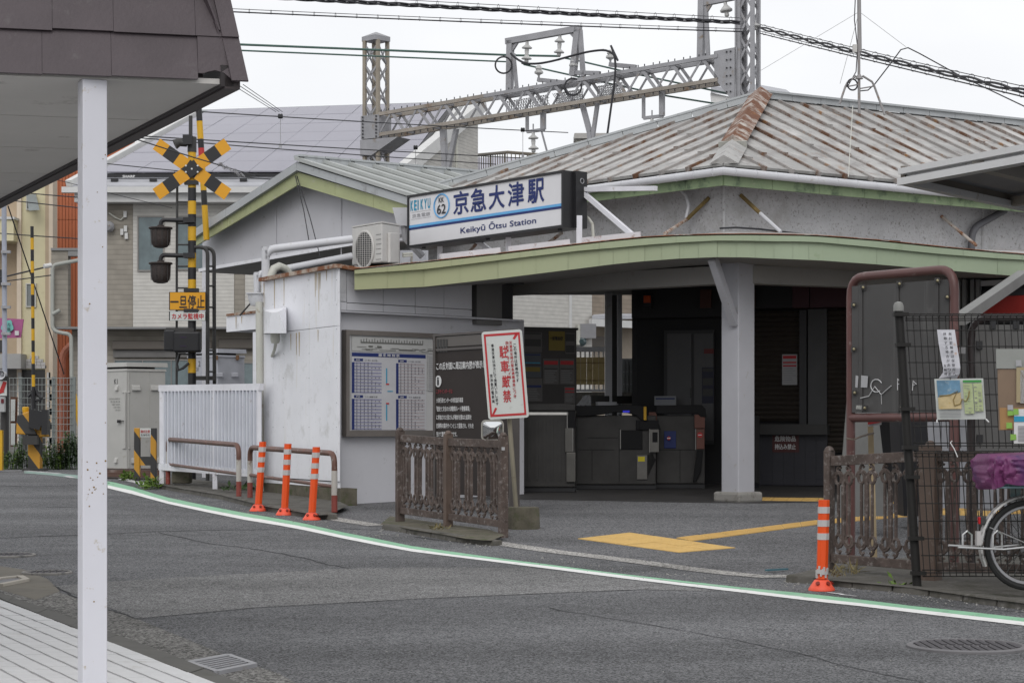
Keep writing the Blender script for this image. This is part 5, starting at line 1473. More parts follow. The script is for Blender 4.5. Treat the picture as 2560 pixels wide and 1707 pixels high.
# --- delineator posts
def delineator(top, basep, h, label, side_w):
    root = thing('delineator_post', basep, label, 'bollard', 'orange delineator posts at the kerb')
    ax = (top - basep).normalized(); L = (top - basep).length
    B().lathe(basep, [(.092 * side_w, 0), (.092 * side_w, .012), (.082 * side_w, .025), (.052 * side_w, .07), (.045 * side_w, .075)], 24).build('base', m_base_o, root, smooth=True)
    r = .040 * side_w
    def seg(z0, z1, rr, mt, nm):
        s = []
        for z in (z0, z1):
            s.append([basep + ax * z + V((math.cos(t), math.sin(t), 0)) * rr for t in [math.radians(22.5 + 45 * k) for k in range(8)]])
        return B().hexa(s[0], s[1]).build(nm, mt, root)
    seg(.08, L, r, m_orange, 'tube')
    for k in range(3):
        z1 = L * (1 - (.075 + k * .146)); seg(z1 - L * .072, z1, r + .003, m_refl, 'reflective_band')
    b = B()
    for t in range(3):
        a = math.radians(-120 + 60 * t); b.lathe(basep + V((math.cos(a), math.sin(a), 0)) * .067 * side_w + UP * .048, [(.012, 0), (.016, .012)], 8, (math.cos(a), math.sin(a), 1))
    b.build('bolt_holes', flat('dark_red_hole', (.2, .02, .01)), root)
    return root
for (xt, yt, xb, yb, lb) in ((657, 1104, 645, 1277, 'leftmost of the three orange posts in front of the white block'), (720, 1109, 711, 1287, 'middle one of the three orange posts in front of the white block'), (791, 1117, 779, 1299, 'rightmost of the three orange posts in front of the white block')):
    g = G(xb, yb); delineator(W(xt, yt, g.y), g, .8, lb, 1.02)
g = G(2054, 1475); r_ = delineator(W(2060, 1249, g.y), g, .65, 'lone orange post with a torn band beside the right cast iron fence', 1.0)
b = B()
for k in range(9):
    a = math.radians(-150 + k * 15); p = g + V((math.cos(a), math.sin(a), 0)) * .038 + UP * random.uniform(.11, .15)
    b.box(p, (.02, .012, random.uniform(.03, .06)), a)
b.build('torn_band', m_refl, r_)['kind'] = 'stuff'

# --- guard rails
def guard(pl, pr_, wpl, wpr, label):
    gl, gr_ = G(*pl, .08), G(*pr_, .08)
    root = thing('guard_rail', gl, label, 'guard rail', 'low pipe guard rails along the kerb')
    tl_, tr_ = W(wpl[0], wpl[1], gl.y), W(wpr[0], wpr[1], gr_.y)
    z1 = gl + UP * .42; z2 = gr_ + UP * .42
    B().tube(arc_pts([z1, V((gl.x, gl.y, tl_.z)), V((gr_.x, gr_.y, tr_.z)), z2], .13), .031, 10).build('top_pipe', m_rail, root, smooth=True)
    for g_, z in ((gl, z1), (gr_, z2)):
        B().tube([g_ + UP * .16, z], .032, 10).build('leg', m_railw, root, smooth=True)
        B().tube([g_ - UP * .02, g_ + UP * .16], .0325, 10).build('leg_foot', M('red_leg_paint', (.20, .045, .035), .6, var=.2, dirt=((.35, .33, .3), .15, 9)), root, smooth=True)
    B().tube([gl + UP * .25, gr_ + UP * .25], .02, 9).build('lower_pipe', m_rail, root, smooth=True)
guard((420, 1206), (597, 1236), (420, 1098), (597, 1112), 'brown pipe guard rail in front of the white slatted fence')
guard((625, 1239), (836, 1275), (625, 1118), (836, 1133), 'brown pipe guard rail behind the three orange posts')

# --- white slatted fence
WF = Plane((404, 27.2), (652, 25.2))
wf = thing('slatted_fence', WF.p(404, 1205), 'white sheet metal slatted fence between signal cabinet and station block', 'fence')
zt1, zb1 = WF.p(404, 962).z, WF.p(404, 1180).z
bo = .10
def wz(px, a, c): return lerp(a, c, (px - 404) / 248)
top = lambda px: WF.at(px, WF.p(404, 963).z + (px - 404) / 248 * (WF.p(652, 959).z - WF.p(404, 963).z), 0)
bot = lambda px: WF.at(px, WF.p(404, 1166).z + (px - 404) / 248 * (WF.p(652, 1184).z - WF.p(404, 1166).z), 0)
B().beam(top(401) - UP * .04, top(654) - UP * .04, .06, .085).build('top_rail', m_white, wf)
B().beam(bot(401), bot(654), .06, .09).build('bottom_rail', m_white, wf)
for px in (405, 538, 648):
    p, q = bot(px), top(px); B().beam(V((p.x, p.y, gz(p) - .02)), q - UP * .05, .06, .06).build('post', m_white, wf)
m_slat = M('white_fence_slat', (.60, .615, .665), .5, var=.06, dirt=((.2, .14, .09), .03, 14), streak=((.38, .34, .25), .12))
nsl = 27
for k in range(nsl):
    x0, x1 = lerp(408, 650, k / nsl), lerp(408, 650, (k + 1) / nsl)
    a0, a1 = bot(x0), bot(x1 - .6); c0, c1 = top(x0) - UP * .08, top(x1 - .6) - UP * .08
    fold = WF.n * .035 * (1 if WF.n.y < 0 else -1)
    m0, m1 = a0.lerp(a1, .75), c0.lerp(c1, .75)
    b = B().add([a0, m0, m1, c0], [(0, 1, 2, 3)]).add([m0 + V((0, 0, 0)), a1 + fold, c1 + fold, m1], [(0, 1, 2, 3)])
    B().hexa([a0, m0, m0 + fold * .3, a0 + fold * .05 + V((0, .004, 0))], [c0, m1, m1 + fold * .3, c0 + fold * .05 + V((0, .004, 0))]).hexa([m0, a1, a1 + fold, m0 + fold * 1.0], [m1, c1, c1 + fold, m1 + fold * 1.0]).build('slat', m_slat, wf)
o = B().box(G(455, 1206, .08) + UP * .07, (.25, .2, .16)).build('concrete_block', m_concmoss, None, bevel=.02)
tag(o, 'mossy concrete block under the white slatted fence', 'concrete block')

# --- ticket gates
def gate(px0, px1, Yd, ytop, ybot, label, parts, depth=1.3, body=None):
    GP = Plane((px0, Yd), (px1, Yd - .05))
    root = thing('ticket_gate', GP.p((px0 + px1) / 2, ybot), label, 'ticket gate', 'ticket gates in the concourse')
    z0 = gz(0, Yd) + .01; zt_ = GP.p(px0, ytop).z
    B().slab(GP.quadz(px0, px1, z0, z0 + .06, -.03), .3, -GP.n).build('kick_base', m_black, root)
    B().slab(GP.quadz(px0, px1, z0 + .06, zt_ - .14), .35, -GP.n).build('body', body or m_gatesteel, root, bevel=.015)
    for nm, (x0, y0, x1, y1), off, th, mt in parts:
        B().slab(GP.quad(x0, y0, x1, y1, off), th, GP.n if GP.n.y < 0 else -GP.n).build(nm, mt, root, bevel=.004)
    return root, GP
m_gdk = flat('gate_black_top', (.006, .006, .007), .45, spec=.2)
rt1, GPa = gate(1292, 1438, 26.2, 1010, 1222, 'left ticket gate cabinet with ribbed steel side behind the no parking sign', (
    ('top_cover', (1290, 1011, 1440, 1026), -.3, .36, m_gatesteel), ('reader_head', (1420, 1018, 1438, 1070), .0, .04, m_gdk), ('end_panel', (1413, 1070, 1433, 1130), .0, .05, m_steel), ('end_panel', (1416, 1131, 1439, 1204), .0, .045, m_steel)))
for k in range(6):
    B().slab(GPa.quad(1300 + k * 19, 1050, 1308 + k * 19, 1200, .0), .012, GPa.n if GPa.n.y < 0 else -GPa.n).build('side_rib', m_gatesteel, rt1)
rt2, GPb = gate(1440, 1640, 26.8, 1012, 1208, 'wide middle ticket gate with black top and yellow warning label', (
    ('reader_head', (1598, 1050, 1646, 1074), -.02, .07, m_gdk), ('status_light', (1557, 1026, 1574, 1031), .085, .004, emit('blue_status_light', (.03, .03, .6), .35)),
    ('card_slot_panel', (1552, 1075, 1606, 1123), .0, .02, m_gdk), ('end_panel', (1625, 1073, 1647, 1130), .0, .06, m_steel), ('end_slot', (1631, 1080, 1644, 1105), .06, .004, m_gdk), ('lower_panel', (1592, 1138, 1618, 1198), .0, .02, m_steel), ('yellow_pad', (1609, 1016, 1616, 1050), .08, .02, m_yellow)))
lab = B().slab(GPb.quad(1595, 1141, 1612, 1153, .022), .003, GPb.n if GPb.n.y < 0 else -GPb.n).build('warning_label', flat('bright_yellow_label', (.6, .5, .02)), rt2)
m_salm = flat('salmon_gate_panel', (.16, .062, .045), .5)
rt3, GPc = gate(1640, 1762, 27.0, 1012, 1205, 'right ticket gate with salmon end panels and no entry disc', (
    ('salmon_panel', (1736, 1036, 1762, 1070), .0, .05, m_salm), ('salmon_panel', (1741, 1072, 1761, 1122), .0, .06, m_salm), ('salmon_panel', (1622, 1030, 1642, 1052), .0, .03, m_salm), ('display', (1660, 1077, 1690, 1120), .0, .02, m_navy)))
for x, y in ((1750, 1087), (1672, 1095)):
    c_ = GPc.p(x, y, .065); nn_ = GPc.n if GPc.n.y < 0 else -GPc.n
    B().lathe(c_, [(.038 if x > 1700 else .025, 0), (.038 if x > 1700 else .025, .004)], 20, nn_).build('no_entry_disc', m_red, rt3)
    B().slab([c_ + nn_ * .005 + V((sx * .024, 0, sz * .006)) for sx, sz in ((-1, -1), (1, -1), (1, 1), (-1, 1))], .002, nn_).build('no_entry_bar', m_paper, rt3)
rt4, GPd = gate(1858, 1878, 26.9, 1012, 1205, 'narrow gate end with green arrow visible right of the column', (
    ('top_cover', (1856, 1016, 1879, 1040), -.3, .38, m_gdk), ('arrow_panel', (1857, 1075, 1873, 1120), .0, .02, m_black), ('yellow_pad', (1857, 1048, 1868, 1064), .0, .02, m_yellow), ('green_arrow', (1860, 1082, 1869, 1088), .025, .003, emit('green_arrow_light', (.25, .5, .02), .4))))

def hood(pl, pts, root, name, mat, f=.06, d=.40):
    nn = pl.n if pl.n.y < 0 else -pl.n
    b = B().slab([pl.p(x, y, 0) + nn * f for x, y in pts], d, -nn)
    return b.build(name, mat, root, bevel=.006)
hood(GPb, [(1424, 1040), (1440, 1041), (1470, 1040), (1505, 1036), (1540, 1030), (1570, 1032), (1590, 1038), (1606, 1052), (1619, 1052), (1617, 1030), (1610, 1016), (1598, 1012), (1430, 1014), (1424, 1022)][::-1], rt2, 'black_hood', m_gdk)
hood(GPb, [(1590, 1074), (1652, 1074), (1646, 1056), (1634, 1050), (1590, 1050)][::-1], rt2, 'reader_hood', m_gdk, .04, .3)
hood(GPc, [(1640, 1034), (1744, 1034), (1752, 1042), (1766, 1042), (1764, 1022), (1754, 1012), (1642, 1013)][::-1], rt3, 'black_hood', m_gdk)
hood(GPa, [(1290, 1030), (1424, 1030), (1438, 1044), (1441, 1030), (1432, 1012), (1420, 1008), (1290, 1010)][::-1], rt1, 'steel_hood', m_gatesteel, .03, .35)
for GP_, rt_, segs in ((GPb, rt2, ((1470, 1094, 1545, 1094), (1480, 1125, 1480, 1200), (1445, 1124, 1535, 1124), (1548, 1070, 1548, 1205))), (GPc, rt3, ((1700, 1125, 1700, 1205), (1645, 1124, 1740, 1124)))):
    for x0, y0, x1, y1 in segs:
        B().beam(GP_.p(x0, y0, .003), GP_.p(x1, y1, .003), .006, .006).build('panel_seam', m_gdk, rt_)
for GP_, rt_, x, y0, y1 in ((GPb, rt2, 1551, 1074, 1122), (GPb, rt2, 1624, 1072, 1131), (GPc, rt3, 1739, 1072, 1124), (GPa, rt1, 1432, 1070, 1128), (GPa, rt1, 1418, 1030, 1070)):
    B().beam(GP_.p(x, y0, .05), GP_.p(x, y1, .05), .012, .012).build('edge_strip', M('bright_steel_edge', (.24, .235, .225), .35, metal=.5), rt_)
hood(GPb, [(1607, 1140), (1632, 1132), (1640, 1150), (1622, 1190), (1610, 1204)], rt2, 'flap_arm', m_gdk, .0, .1)
hood(GPc, [(1742, 1126), (1758, 1126), (1752, 1180), (1740, 1204), (1732, 1204)], rt3, 'flap_arm', m_gdk, .04, .1)
# ================================================================ right-hand side: boards, mesh fence, bicycle, shelter roof
# --- noticeboard back in a bent pipe frame
PBp = Plane((2125, 16.2), (2388, 15.2))
pb = thing('pipe_frame_board', G(2130, 1415), 'tall grey board clipped in a red brown bent pipe frame behind the right iron fence', 'board')
a, c = PBp.p(2127, 1412), PBp.p(2386, 1412)
a.z, c.z = gz(a) + .05, gz(c) + .05
B().tube(arc_pts([a, PBp.p(2127, 694), PBp.p(2386, 672), c], .16), .036, 12).build('pipe_frame', m_pipebr, pb, smooth=True)
B().tube([PBp.p(2129, 1044), PBp.p(2385, 1042)], .036, 12).build('cross_pipe', m_pipebr, pb, smooth=True)
m_bp = M('weathered_grey_board', (.056, .054, .053), .5, var=.15, vscale=1.5, dirt=((.10, .097, .094), .2, 2), streak=((.10, .098, .095), .5))
for x0, x1 in ((2136, 2152), (2152.4, 2162), (2162.4, 2248), (2248.5, 2253), (2253.5, 2342), (2342.4, 2352), (2352.4, 2377)):
    t0, t1 = lerp(716, 698, (x0 - 2136) / 241), lerp(716, 698, (x1 - 2136) / 241)
    B().slab([PBp.p(x0, 1031), PBp.p(x1, 1030), PBp.p(x1, t1), PBp.p(x0, t0)], .02 if x1 - x0 > 20 else .028, -PBp.n if False else PBp.n).build('board_strip', m_bp, pb)
m_brass = flat('dull_brass', (.35, .31, .2), .3, metal=.8)
for x, y in ((2157, 719), (2248, 710), (2343, 702), (2134, 763), (2367, 743), (2134, 873), (2136, 982), (2161, 1020), (2252, 1020)):
    q = PBp.p(x, y, .035)
    k = B().box(q, (.04, .02, .045)).build('clip', m_dark, pb)
    B().lathe(q + V((0, -.012, 0)), [(.012, 0), (.012, .012), (.006, .016)], 8, (0, -1, 0)).build('clip_bolt', m_brass, k)
b = B()
gp = lambda pts, r=.004: b.tube([PBp.p(x, y, .03) for x, y in pts], r, 5)
gp([(2191 + 14 * math.cos(t), 964 + 16 * math.sin(t)) for t in [k * .45 + .9 for k in range(12)]])
gp([(2151, 995), (2172, 990), (2187, 966), (2203, 986), (2228, 964)]); gp([(2203, 986), (2204, 1010)], .002)
gp([(2244, 975), (2244, 946), (2253, 959), (2245, 960)]); gp([(2281, 976), (2283, 952), (2291, 960), (2284, 962)])
b.build('chalk_scrawl', flat('white_marker', (.55, .55, .56)), pb)['kind'] = 'stuff'
for x0, x1 in ((2138, 2146), (2152, 2170)):
    B().slab([PBp.p(x0, 968, .03), PBp.p(x1 - 2, 969, .03), PBp.p(x1, 940, .03), PBp.p(x0 + 1, 938, .03)], .002, V((0, -1, 0))).build('torn_sticker', m_paperd, pb)
B().slab([PBp.p(2140, 1022, .03), PBp.p(2157, 1023, .03), PBp.p(2157, 1013, .03), PBp.p(2140, 1013, .03)], .002, V((0, -1, 0))).build('torn_sticker', M('mottled_sticker', (.3, .3, .28), var=.5, vscale=60), pb)
# --- second board, dark pipe
PB2 = Plane((2420, 15.5), (2700, 15.0))
p2 = thing('pipe_frame_board', G(2428, 1400), 'grey ribbed board in a dark bent pipe frame behind the mesh fence', 'board')
a, c = PB2.p(2428, 1398), PB2.p(2690, 1398); a.z, c.z = gz(a) + .05, gz(c) + .05
m_dpipe = flat('dark_brown_pipe', (.035, .028, .028), .35)
B().tube(arc_pts([a, PB2.p(2428, 797), PB2.p(2690, 790), c], .16), .034, 12).build('pipe_frame', m_dpipe, p2, smooth=True)
m_bg2 = M('pale_grey_ribbed_board', (.12, .118, .115), .5, var=.1, streak=((.12, .12, .12), .4))
for k in range(9):
    x0 = 2441 + k * 29
    B().slab([PB2.p(x0, 1140), PB2.p(x0 + 28.4, 1140), PB2.p(x0 + 28.4, 812), PB2.p(x0, 812)], .02 + .006 * (k % 2), PB2.n).build('board_strip', m_bg2, p2)
for x, y in ((2482, 812), (2448, 862), (2449, 1096), (2540, 812)):
    k = B().box(PB2.p(x, y, .035), (.045, .02, .06)).build('clip', m_black, p2)
B().slab([PB2.p(2399, 884, .1), PB2.p(2414, 884, .1), PB2.p(2414, 868, .1), PB2.p(2399, 868, .1)], .01, PB2.n).build('white_tag', m_paperd, p2)
# --- things standing behind the fence
o = B().slab([W(2095, 1290, 19), W(2225, 1290, 18.6), W(2192, 1000, 19.2), W(2118, 1000, 19.5)], .04, V((0, 1, 0))).build('leaning_board', M('dim_grey_board', (.11, .11, .105), .5))
tag(o, 'grey board leaning below the pipe frame board behind the iron fence', 'board')
o = B().slab([W(2260, 1290, 19.5), W(2330, 1290, 19.5), W(2330, 1000, 19.5), W(2245, 1000, 19.5)], .5, V((0, 1, 0))).build('dark_locker', flat('dark_locker_paint', (.02, .02, .023)))
tag(o, 'dark box unit standing behind the pipe frame board', 'cabinet')
o = thing('white_panel', W(2390, 1270, 18.2), 'row of pale grey panels standing low behind the mesh fence', 'panel')
for x0, x1 in ((2322, 2352), (2354, 2372), (2374, 2398), (2400, 2420), (2424, 2442), (2446, 2520)):
    B().slab([W(x0, 1270, 18.2), W(x1, 1270, 18.2), W(x1, 1046, 18.2), W(x0, 1046, 18.2)], .06, V((0, 1, 0))).build('panel', M('pale_panel', (.34, .345, .37), .5), o)
sgn = thing('wooden_sign', G(2186, 1405, .05), 'small red and white plate on a tan stake behind the pipe frame board', 'sign')
B().beam(G(2186, 1405, .05), W(2176, 1060, 16.6), .045, .045).build('stake', M('tan_bamboo', (.21, .16, .09), .6, var=.25), sgn)
q = [W(2171, 1067, 16.55), W(2204, 1061, 16.55), W(2201, 1005, 16.55), W(2167, 1008, 16.55)]
B().slab(q, .01, V((0, 1, 0))).build('plate', m_paperd, sgn)
B().slab([W(2170, 1061, 16.54), W(2203, 1055, 16.54), W(2202.5, 1044, 16.54), W(2169, 1047, 16.54)], .003, V((0, 1, 0))).build('red_band', m_inkr, sgn)
tag(B().tube([W(2117, 1096, 16.1), W(2135, 1098, 16.0), W(2155, 1090, 16.2), W(2184, 1082, 16.5)], .008, 6).build('tie_wire', M('rusty_wire', (.12, .09, .07))), 'twisted wire tying the stake to the pipe frame', 'wire')

# --- wire mesh fence
m_mesh = flat('black_brown_mesh_coating', (.017, .016, .015), .55, spec=.25)
mf = thing('mesh_fence', G(2294, 1463), 'dark welded mesh fence with a leaning post in front of the boards', 'fence')
base = G(2294, 1462, .05); Ym = base.y
MP = Plane((2294, Ym), (2740, Ym - .55))
lean = 48.0 / 700          # columns lean left going up
def mpt(px, py, off=0.0):
    """px read at the ground line, leaning with the post"""
    return MP.p(px - (1462 - py) * lean, py, off)
B().tube([base - UP * .05, mpt(2294, 765)], .031, 12).build('post', m_mesh, mf, smooth=True)
B().lathe(mpt(2294, 767), [(.036, -.03), (.036, .01), (.027, .028), (.008, .036)], 14).build('post_cap', flat('grey_cap', (.2, .2, .19)), mf, smooth=True)
pb_ = G(2690, 1480, .05)
B().tube([mpt(2740, 1470), mpt(2740, 765)], .036, 12).build('post', m_mesh, mf, smooth=True)
for y in (786, 862, 1022, 1118, 1192, 1345, 1432):
    B().box(mpt(2298, y, .02), (.10, .07, .025)).build('clamp', m_mesh, mf)
w0 = B().tube([mpt(2312, 1440), mpt(2312, 783)], .0026, 5)
for k in range(27):
    x = 2312 + k * 16.2
    for y0, y1 in ((1120, 785), (1440, 1128)):
        B().tube([mpt(x, y0), mpt(x, y1 + 12), mpt(x, y1 + 4, .028), mpt(x + 4, y1 - 2, .02)], .0034, 5).build('mesh_wire', m_mesh, mf)
for y in (785, 789, 796, 801, 826, 866, 906, 946, 986, 1026, 1066, 1107, 1114, 1128, 1133, 1141, 1170, 1214, 1258, 1302, 1346, 1388, 1424, 1431, 1440):
    o_ = .02 if y in (789, 796, 1114, 1133, 1431) else 0
    B().tube([mpt(2308, y, o_), mpt(2740, y, o_)], .0040, 5).build('mesh_wire', m_mesh, mf)
tag(B().tube([mpt(2405, 1102, .04), mpt(2400, 1106, .05), mpt(2409, 1122, .05), mpt(2416, 1142, .05)], .004, 5).build('cable_tie', m_paper), 'white cable tie on the mesh fence above the brown post', 'cable tie')

# papers hung on the mesh
def sheetobj(name, rows, mat, label, cat, th=.003):
    b = B()
    for r0, r1 in zip(rows, rows[1:]):
        b.hexa([r0[0], r0[1], r1[1], r1[0]], [q + V((0, th, 0)) for q in (r0[0], r0[1], r1[1], r1[0])])
    return tag(b.build(name, mat, None), label, cat)
mm = lambda x, y, off=.03: MP.p(x, y, off)
strip = sheetobj('paper_notice', [(mm(2342.6, 824), mm(2387, 824)), (mm(2347, 860), mm(2392, 860, .05)), (mm(2353, 895), mm(2398, 895, .07)), (mm(2358, 920, .05), mm(2401, 920, .08)), (mm(2357, 932, .04), mm(2399, 934, .06)), (mm(2347, 946), mm(2392, 946))], flat('white_wavy_paper', (.58, .58, .62)), 'long wavy white paper with vertical black writing hung on the mesh fence', 'notice')
mr2 = (mm(2400, 900) - mm(2340, 900)).normalized()
for cx, y0, s, dx in ((2371.5, 829, '無料駐輪車は保管所へ', 1.2), (2358, 829, '移動する場合があります', 1.4)):
    for i, chx in enumerate(s):
        yy = y0 + i * 11.1; f = min(1, i / 8)
        xx = cx + dx * i * 1.0
        o_ = mm(xx, yy + 10, .095)
        text('lettering', chx, o_, mr2, UP, .021, m_ink, strip, .021, .01)
for i, chx in enumerate('友輪様'):
    text('lettering', chx, mm(2359 + i, 918 + i * 10, .095), mr2, UP, .02, m_ink, strip, .02, .01)
for y in (858, 881): text('lettering', '注' if y < 870 else '意', mm(2383 + (y - 858) * .12, y + 6, .095), mr2, UP, .018, flat('faded_orange_ink', (.5, .25, .12)), strip, .018)
def mapq(u, v, off=.04): 
    a = mm(2336, 947, off).lerp(mm(2458, 945.5, off), u); c = mm(2342.5, 1049, off).lerp(mm(2465, 1047.5, off), u)
    return a.lerp(c, v)
mapp = sheetobj('map_poster', [(mapq(0, 0), mapq(1, 0)), (mapq(0, .5, .05), mapq(1, .5, .045)), (mapq(0, 1), mapq(1, 1))], flat('poster_paper', (.50, .52, .50)), 'weathered area map poster with blue sea and green list tied to the mesh fence', 'poster')
def mp4(name, u0, v0, u1, v1, mat, off=.056): return B().slab([mapq(u0, v1, off), mapq(u1, v1, off), mapq(u1, v0, off), mapq(u0, v0, off)], .002, V((0, -1, 0))).build(name, mat, mapp)
m_sea = M('faded_map_sea', (.13, .25, .36), var=.3, vscale=12, dirt=((.4, .45, .45), .3, 18)); m_land = M('faded_map_land', (.50, .40, .22), var=.25, vscale=16, dirt=((.5, .32, .05), .15, 22))
pl_ = [(.04, .04), (.52, .04), (.52, .32), (.30, .38), (.05, .44)]
B().slab([mapq(u, v, .058) for u, v in pl_[::-1]], .002, V((0, -1, 0))).build('map_sea', m_sea, mapp)
B().slab([mapq(u, v, .058) for u, v in [(.05, .46), (.30, .40), (.52, .34), (.52, .74), (.05, .74)][::-1]], .002, V((0, -1, 0))).build('map_land', m_land, mapp)
mp4('list_header', .58, .04, .96, .095, flat('map_green', (.05, .26, .06)))
mp4('list_block', .58, .12, .77, .86, M('pale_green_list', (.40, .46, .25), var=.12, vscale=20), .056); mp4('list_block', .79, .12, .96, .80, MATS['pale_green_list'], .056)
b = B()
for k in range(46):
    u, v = random.choice((.60, .66, .80, .88)) , .14 + .7 * random.random()
    b.slab([mapq(u, v + .008, .0595), mapq(u + random.uniform(.03, .07), v + .008, .0595), mapq(u + .05, v, .0595), mapq(u, v, .0595)], .001, V((0, -1, 0)))
for k in range(5):
    b.slab([mapq(.06, .80 + k * .035, .0595), mapq(.5, .80 + k * .035, .0595), mapq(.5, .788 + k * .035, .0595), mapq(.06, .788 + k * .035, .0595)], .001, V((0, -1, 0)))
b.build('print_lines', MATS['grey_print'], mapp)['kind'] = 'stuff'
B().tube([mapq(u, v, .062) for u, v in ((.08, .42), (.3, .40), (.46, .30), (.36, .52), (.38, .66), (.50, .62), (.54, .50), (.62, .56), (.68, .44), (.70, .30))], .004, 5).build('stain_line', flat('brown_stain', (.25, .18, .06)), mapp)
for u, v in ((0, 1), (1, 1)): B().tube([mapq(u, v, .05), mapq(u, v, .07) + V((.02 if u else -.0, 0, -.02))], .005, 5).build('tie_string', m_paper, mapp)
acr = thing('acrylic_case', mm(2560, 1075, .03), 'clear acrylic notice case with brown cardboard behind the bicycle cover', 'notice case')
B().slab([mm(2497, 1075, .012), mm(2680, 1075, .012), mm(2680, 922, .012), mm(2494, 922, .012)], .006, V((0, 1, 0))).build('cardboard', M('brown_cardboard', (.23, .165, .115), .8, var=.12, dirt=((.15, .11, .08), .2, 5)), acr)
B().slab([mm(2501, 1074, .016), mm(2680, 1074, .016), mm(2680, 1019, .016), mm(2499, 1019, .016)], .003, V((0, 1, 0))).build('cardboard_flap', flat('orange_cardboard', (.36, .21, .09), .8), acr)
B().slab([mm(2491, 921, .02), mm(2680, 921, .02), mm(2680, 872, .02), mm(2490, 872, .02)], .006, V((0, 1, 0))).build('acrylic_sheet', flat('cloudy_acrylic', (.28, .29, .27), .2), acr)
for x, y, w, h, mt in ((2535, 1022, 90, 86, m_paper), (2541, 918, 60, 88, M('yellowed_paper', (.36, .30, .18))), (2551, 925, 40, 82, m_paper)):
    B().slab([mm(x, y + h, .035), mm(x + w, y + h, .035), mm(x + w, y, .035), mm(x, y, .035)], .002, V((0, 1, 0))).build('notice', mt, acr)
B().slab([mm(2535, 1054, .039), mm(2600, 1054, .039), mm(2600, 1040, .039), mm(2535, 1040, .039)], .002, V((0, 1, 0))).build('blue_band', m_teal, acr)
m_gtape = flat('green_tape', (.22, .42, .08), .5)
for x, y in ((2519, 1024), (2532, 1022), (2516, 1056), (2526, 1085)):
    B().slab([mm(x, y + 15, .041), mm(x + 15, y + 14, .041), mm(x + 14, y, .041), mm(x, y, .041)], .002, V((0, 1, 0))).build('green_tape', m_gtape, acr)
for x, y in ((2540, 900), (2519, 1012)):
    B().slab([mm(x, y + 15, .041), mm(x + 15, y + 15, .041), mm(x + 13, y, .041), mm(x, y, .041)], .002, V((0, 1, 0))).build('clear_tape', m_paperd, acr)
b = B()
for k in range(12):
    b.slab([mm(2545, 1066 + k * 3.4, .039), mm(2575 + k % 3 * 6, 1066 + k * 3.4, .039), mm(2575 + k % 3 * 6, 1064.6 + k * 3.4, .039), mm(2545, 1064.6 + k * 3.4, .039)], .001, V((0, 1, 0)))
b.build('print_lines', MATS['grey_print'], acr)['kind'] = 'stuff'

# --- bicycle with a purple rain cover on the rear basket
wc = W(2570, 1354, 13.0); R = .295
wc.z = gz(wc) + .09 + R
bk = thing('bicycle', V((wc.x, wc.y, wc.z - R)), 'parked city bicycle with purple rain cover over its rear basket', 'bicycle')
bd = V((1, .10, 0)).normalized(); bn = V((.10, -1, 0)).normalized()
m_tyre = flat('tyre_rubber', (.02, .02, .02), .8); m_chrome = M('dull_chrome', (.5, .5, .5), .3, metal=.8, dirt=((.25, .16, .1), .2, 20))
def wheel(c):
    w_ = thing('wheel', c, None, None); adopt(w_, bk); w_.location = (0, 0, 0)
    for k in ('label', 'category'):
        if k in w_: del w_[k]
    B().torus(c, bn, R - .02, .02, 44, 8).build('tyre', m_tyre, w_, smooth=True)
    B().torus(c, bn, R - .047, .012, 40, 6).build('rim', m_galv, w_, smooth=True)
    B().lathe(c - bn * .04, [(.02, 0), (.03, .005), (.018, .02), (.018, .06), (.03, .075), (.02, .08)], 14, bn).build('hub', m_dark, w_, smooth=True)
    b = B()
    for k in range(28):
        a = 2 * math.pi * k / 28; a2 = a + (.5 if k % 2 else -.5)
        p = c + (bd * math.cos(a) + UP * math.sin(a)) * (R - .05); q = c + (bd * math.cos(a2) + UP * math.sin(a2)) * .02 + bn * (.03 if k % 4 < 2 else -.03)
        b.tube([q, p], .0022, 4)
    b.build('spokes', m_dark, w_)
wheel(wc); fw = wc + bd * 1.12; wheel(fw)
pts = [wc + (bd * math.cos(t) + UP * math.sin(t)) * (R + .018) for t in [math.radians(205 - k * 9) for k in range(22)]]
b = B()
for p, q in zip(pts, pts[1:]):
    d0, d1 = (p - wc).normalized(), (q - wc).normalized()
    b.hexa([p - bn * .03, p + bn * .03, p + bn * .026 + d0 * .012, p - bn * .026 + d0 * .012], [q - bn * .03, q + bn * .03, q + bn * .026 + d1 * .012, q - bn * .026 + d1 * .012])
b.build('rear_mudguard', M('silver_worn_mudguard', (.45, .44, .43), .35, metal=.3, dirt=((.05, .045, .04), .4, 14)), bk, smooth=True)
pm = wc + (bd * math.cos(math.radians(172)) + UP * math.sin(math.radians(172))) * (R + .04)
B().box(pm + UP * .0, (.03, .05, .09)).build('mud_flap', m_refl, bk)
pr0 = wc + (bd * math.cos(math.radians(152)) + UP * math.sin(math.radians(152))) * (R + .05)
rf = B().box(pr0, (.035, .05, .055)).build('reflector_mount', m_dark, bk, bevel=.006)
B().box(pr0 - bd * .022, (.012, .045, .048)).build('reflector_lens', flat('red_reflector', (.45, .01, .015), .15), rf, bevel=.005)
m_frm = flat('pale_green_frame_paint', (.36, .40, .28), .3)
bbk = wc + bd * .46 + UP * (-.02); seat = bbk - bd * .16 + UP * .55; head = wc + bd * .95 + UP * .52
b = B()
for p, q, r in ((bbk, seat, .018), (bbk, head, .02), (seat - UP * .2, head + UP * -.06, .015), (head - UP * .12, head + UP * .2, .018), (head - UP * .1, fw, .014)): b.tube([p, q], r, 9)
for s in (-1, 1):
    b.tube([wc + bn * s * .06, bbk + bn * s * .03], .010, 8); b.tube([wc + bn * s * .06, seat - UP * .12], .009, 8)
b.build('frame', m_frm, bk, smooth=True)
